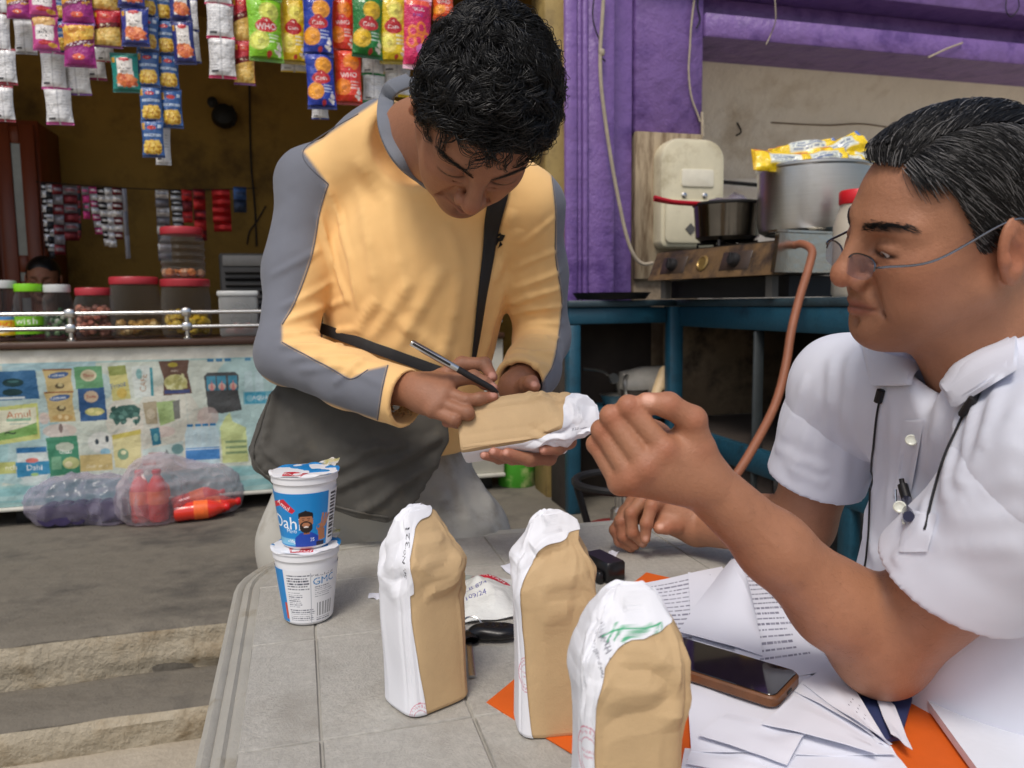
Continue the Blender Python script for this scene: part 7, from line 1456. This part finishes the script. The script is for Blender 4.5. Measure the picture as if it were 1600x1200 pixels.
def flap(P, name, thick=.003, n=14, bulge=.006):
    P = [at(*q) for q in P]; a, b, c, d = P
    def f(u, v): return ((1-u)*(1-v))[..., None]*a+(u*(1-v))[..., None]*b+(u*v)[..., None]*c+((1-u)*v)[..., None]*d-FW*(bulge*np.sin(np.pi*u)*np.sin(np.pi*v)+.0)[..., None]
    V_, q = grid(f, n, n); B_ = V_+FW*thick; V4, Q4 = catm((V_, q), (B_, q[:, ::-1])); i = np.arange(n*n).reshape(n, n); o_ = n*n; rim = []
    for e in (i[0], i[:, -1], i[-1][::-1], i[:, 0][::-1]): rim.append(np.stack([e[:-1], e[1:], e[1:]+o_, e[:-1]+o_], 1))
    return mk(name, (V4, np.concatenate([Q4]+rim)), M_wshirt, sh2, angle=40)
mk('collar', patch(wb, [(1598, 514), (1460, 588), (1512, 642), (1600, 592)], .010, 14, 14, .005), M_wshirt, sh2, angle=40)
mk('collar', patch(wb, [(1356, 536), (1426, 574), (1430, 608), (1380, 604)], .010, 14, 14, .005), M_wshirt, sh2, angle=40)
na = nz(nkt-neck2); nx_ = nz(np.cross(na, cvec(0, 0, 1))); ny_ = np.cross(na, nx_); fa_ = math.atan2(cvec(-1, 0, 0)@ny_, cvec(-1, 0, 0)@nx_); aa_ = np.linspace(fa_+.35, fa_+2*np.pi-.35, 50); nb_ = neck2+na*.012
bandV, bandQ = grid(lambda u, v: nb_+((.066+.006*v)[..., None])*(np.cos(fa_+.35+u*(2*np.pi-.7))[..., None]*nx_+np.sin(fa_+.35+u*(2*np.pi-.7))[..., None]*ny_)+na*((v*.034-.01-.012*np.cos(u*2*np.pi))[..., None]), 60, 8)
mk('collar_band', catm((bandV, bandQ), (bandV+na*.0005+(bandV-nb_)*.05, bandQ[:, ::-1])), M_wshirt, sh2, sharp=False)
# ---- trousers of the seated person
s = SDF(A([pel[0]-.55, pel[1]-.42, 0]), A([pel[0]+.22, pel[1]+.42, .66]), .010); s.ell(pel, (.17, .20, .15), .05)
for dy in (.10, -.10):
    h_ = pel+A([0, dy, -.02]); k_ = pel+A([-.40, dy*1.7, -.03]); f_ = A([k_[0]+.02, k_[1], .10]); s.cap(h_, k_, .10, .08, .05).cap(k_, f_, .078, .065, .03)
mk('trousers', s.mesh(), mat('navy_trousers', (40, 44, 58), .8), person2, sharp=False)
chair = root('plastic_chair', pel*A([1, 1, 0]), 'dark plastic chair under the seated person', 'chair')
mk('seat', box((pel[0]-.22, pel[1]-.22, .30), (pel[0]+.22, pel[1]+.22, .335), .015), M_dark, chair); mk('backrest', box((pel[0]+.215, pel[1]-.2, .36), (pel[0]+.245, pel[1]+.2, .80), .012), M_dark, chair)
for dx in (-.19, .19):
    for dy in (-.19, .19): mk('leg', tube([(pel[0]+dx, pel[1]+dy, .30), (pel[0]+dx*1.1, pel[1]+dy*1.1, 0)], [.022, .018], 8), M_dark, chair)
# ---- greying hair with a side parting
def scalp(D, k=1.0): return A([-.008, 0, .034])+D*A([.101, .081, .084])*k
def hair2(n, seed):
    g = np.random.default_rng(seed); D = g.normal(size=(n*3, 3)); D /= np.linalg.norm(D, axis=1)[:, None]; P0 = scalp(D); x, y, z = P0.T
    hl = np.where(x > .045, .078-.25*(np.abs(y)-.03).clip(0), np.where(x > .005, -.018+(x-.005)*2.1, np.where(x > -.035, .022, -.075))); ok = (z > hl) & ~((np.abs(y) > .05) & (x > .038) & (z < .055)); P0, D = P0[ok][:n], D[ok][:n]; n = len(P0); x, y, z = P0.T; M = 8
    part = .036-.1*(x.clip(0)); side = y > part
    fl = np.where(side[:, None], np.stack([-.75+0*x, .35+0*x, -1.0+0*x], 1), np.stack([-1.0+0*x, -.55+0*x, .15+0*x], 1)); low = (np.abs(y) > .06) & (z < .05); fl[low & (y < 0)] = A([-.5, -.2, -1]); fl = fl+.30*np.stack([vnoise(P0, 24, 1), vnoise(P0, 24, 2), vnoise(P0, 24, 3)], 1)+.12*g.normal(size=(n, 3))
    T = fl-D*(fl*D).sum(1)[:, None]; T /= np.linalg.norm(T, axis=1)[:, None]; t = np.linspace(0, 1, M)[None]; ln = np.where(side, g.uniform(.022, .042, n), g.uniform(.035, .065, n)); ln = np.where((z < .03), ln*.55, ln)[:, None]
    vol = np.where(side, .0048, .0050+.0075*np.clip((part-y)/.02, 0, 1))[:, None]*g.uniform(.4, 1.25, n)[:, None]*np.where(z < .03, .5, 1)[:, None]; P = P0[:, None]+T[:, None]*(ln*t)[..., None]+D[:, None]*(vol*np.sin(np.pi*(.12+.75*t))+.001)[..., None]
    # follow the skull
    rel = P-A([-.008, 0, .034]); q = np.linalg.norm(rel/A([.101, .081, .084]), axis=2, keepdims=True); need = 1+.02+(vol*np.sin(np.pi*(.12+.75*t)))[..., None]/.09; P = A([-.008, 0, .034])+rel*np.maximum(1, need/q)*np.where(need < q, need/q+.0, 1)
    r = g.uniform(.00030, .00052, n)[:, None]*(1-.55*t**2); grey = (g.random(n) < np.where(side | (z < .05), .26, .12)); cl_ = np.where(grey[:, None], lin((112, 110, 109)), lin((24, 22, 21)))*g.uniform(.75, 1.2, n)[:, None]
    V_, Q_ = strands(P*GS@GR.T+GO, r*GS, 3); return V_, Q_, np.repeat(cl_, M*3, axis=0)
s = SDF(A([-.14, -.11, -.11])*GS, A([.13, .11, .15])*GS, .0035, GR, GO); s.ell(A([-.008, 0, .034])*GS, A([.1015, .082, .0855])*GS, .01, local=True)
cV, cQ = s.mesh(); Lc = (cV-GO)@GR/GS; lx, ly, lz = Lc.T; hl = np.where(lx > .045, .082-.25*(np.abs(ly)-.03).clip(0), np.where(lx > .005, -.012+(lx-.005)*2.2, np.where(lx > -.035, .024, -.070))); km = ((lz > hl) & ~((np.abs(ly) > .05) & (lx > .036) & (lz < .058)))[cQ].all(1); used = np.unique(cQ[km]); mp_ = np.full(len(cV), -1); mp_[used] = np.arange(len(used))
hair_2 = mk('hair', (cV[used], mp_[cQ[km]]), mat('dark_undercoat', (26, 23, 22), .6), person2, label='short side-parted black hair going grey', sharp=False)
V_, Q_, C_ = hair2(26000, 4); mk('strands', (V_, Q_), M_hairattr, hair_2, col=C_, sharp=False)
brow(GR, GO, GS, 190, 15, M_hairblk, person2, thick=.0085, hb=bvh_of((hdV, hdQ)))
# ---- his glasses, low on the nose
gl = root('eyeglasses', GO+GR@(A([.11, 0, -.03])*GS), 'half-rim spectacles low on the nose of the seated person', 'eyeglasses')
lp = lambda x, y, z: GO+GR@(A([x, y, z])*GS)
M_lens = film_mat('lens_glass', (225, 230, 235), .03); M_frame = mat('gunmetal_frame', (120, 120, 124), .25, 1)
for sg in (-1, 1):
    c0 = A([.108, sg*.030, -.016]); e1 = nz(A([-.12*1, sg*1, .02])); e2 = nz(A([-.28, 0, 1.0])); a = np.linspace(0, 2*np.pi, 33)[:-1]; rw = np.sign(np.cos(a))*np.abs(np.cos(a))**.75*.0235; rh = np.sign(np.sin(a))*np.abs(np.sin(a))**.75*.0125; R3 = c0+rw[:, None]*e1+rh[:, None]*e2
    W3 = A([lp(*q) for q in R3]); n3 = nz(np.cross(e1, e2)); V3 = np.concatenate([W3, W3+GR@n3*.0012]); m = 32
    mk('lens', (V3, [tuple(range(m)), tuple(range(2*m-1, m-1, -1))]+[(i, (i+1) % m, m+(i+1) % m, m+i) for i in range(m)]), M_lens, gl, smooth=False)
    mk('rim', tube(np.concatenate([W3[:18]]), .0010, 6), M_frame, gl)
    hinge = c0+e1*.0245+e2*.004; mk('temple', tube([lp(*hinge), lp(*(hinge+A([-.006, sg*.008, .002]))), lp(.06, sg*.081, -.004), lp(.0, sg*.0865, .024), lp(-.022, sg*.088, .026), lp(-.032, sg*.085, .010)], .0013, 8, 40), M_frame, gl)
    mk('nose_pad', lathe([(.001, -.003), (.003, 0), (.001, .003)], lp(.105, sg*.0085, -.026), 10, GR@A([0, 0, 1])), M_lens, gl)
mk('bridge', tube([lp(*(A([.110, -.0085, -.017]))), lp(.114, 0, -.014), lp(*(A([.110, .0085, -.017])))], .0012, 6, 10), M_frame, gl)
# ---- neck cord, pen in the pocket
cord = root('neck_cord', at(1435, 700, .8), 'thin black neck cord with sleeves hanging over the white shirt', 'cord')
M_blk = mat('black_cord', (20, 20, 22), .5)
c1_ = hits(wb, [(1380, 612), (1372, 650), (1366, 700), (1362, 760), (1360, 820), (1356, 870), (1352, 892)], .002, 40); mk('cord_end', tube(c1_, .0013, 6), M_blk, cord)
c2_ = hits(wb, [(1512, 640), (1498, 670), (1480, 710), (1466, 755), (1455, 795), (1450, 815), (1446, 828)], .002, 40); mk('cord_end', tube(c2_, .0013, 6), M_blk, cord)
k1_ = hits(wb, [(1382, 610), (1377, 628)], .004); mk('bead', tube(k1_, .0048, 8), M_blk, cord)
k2_ = hits(wb, [(1540, 604), (1524, 630), (1510, 650)], .004); mk('bead', tube(k2_, [.002, .0042, .0036], 8), M_blk, cord)
pn = root('pocket_pen', hit(wb, 1426, 800, .006), 'black clip pen standing in the white chest pocket', 'pen'); q0, q1, q2, q3 = (hit(wb, x, y, .007) for x, y in ((1418, 748), (1421, 766), (1426, 782), (1432, 812)))
mk('barrel', tube([q1, q2, q3], .0052, 12), mat('smoky_pen', (40, 42, 66), .25), pn); mk('button', tube([q0, q1+(q0-q1)*.4], .0028, 10), M_blk, pn); mk('collar', tube([q1+(q0-q1)*.45, q2], .0055, 12), M_blk, pn); mk('clip', tube([hit(wb, 1414, 766, .011), hit(wb, 1415, 790, .011), hit(wb, 1421, 822, .006)], .0013, 6), M_steel, pn)

# ================================================================ THE PERSON BEHIND THE COUNTER
fwd = nz(cvec(.35, -.25, -.9)); up0 = cvec(.05, .97, -.2); up_ = nz(up0-fwd*(up0@fwd)); WR = np.stack([fwd, np.cross(up_, fwd), up_], 1); WO = at(68, 437, 4.35); SK3 = (150, 100, 74)
hv, hq = head_sdf(WR, WO, 1.0, WO-A([0, 0, .19])+A([0, .02, 0]), (.05, .055), 0, .005); lo, hi = bbox_pts([WO-A([0, 0, .3]), WO-A([0, 0, .9])], .26); s = SDF(lo, hi, .014); s.ell(WO+A([0, .04, -.42]), (.19, .12, .24), .05).cap(WO+A([0, .03, -.15]), WO+A([0, .04, -.35]), .055, .07, .05).ell(WO+A([0, .05, -.72]), (.18, .13, .2), .06); tv, tq = s.mesh()
V_, Q_ = catm((hv, hq), (tv, tq)); C3 = np.tile(lin(SK3), (len(V_), 1)); Cw = C3[:len(hv)].copy(); face_paint(Cw, hv, WR, WO, 1.0, SK3, (120, 66, 60)); Lw = (hv-WO)@WR
for y in (-1, 1): blob(Cw, Lw, (.083, y*.03, .023), (.02, .022, .005), (30, 20, 18), .9, 4)
blob(Cw, Lw, (.09, 0, .036), (.01, .004, .004), (160, 30, 30), .9); C3[:len(hv)] = Cw
p3_ = mk('person', (V_, Q_), M_skinA, label='person behind the counter whose face shows above the sweet jars', cat='person', col=C3, sharp=False)
s = SDF(A([-.14, -.12, -.14]), A([.14, .12, .15]), .005, WR, WO); s.ell(A([-.016, 0, .038]), (.102, .086, .095), .01, local=True).ell(A([-.06, 0, -.02]), (.05, .07, .07), .03, local=True); cV, cQ = s.mesh(); Lc = (cV-WO)@WR; km = ((Lc[:, 2] > .055+.0*Lc[:, 0]) | (Lc[:, 0] < .02))[cQ].all(1); used = np.unique(cQ[km]); mp_ = np.full(len(cV), -1); mp_[used] = np.arange(len(used)); mk('hair', (cV[used], mp_[cQ[km]]), M_hairblk, p3_, sharp=False)
s = SDF(lo, hi, .012); s.ell(WO+A([0, .04, -.43]), (.205, .135, .245), .05).ell(WO+A([0, .05, -.72]), (.2, .15, .22), .06); mk('blouse', s.mesh(), mat('maroon_cloth', (110, 40, 50), .8), p3_, sharp=False)
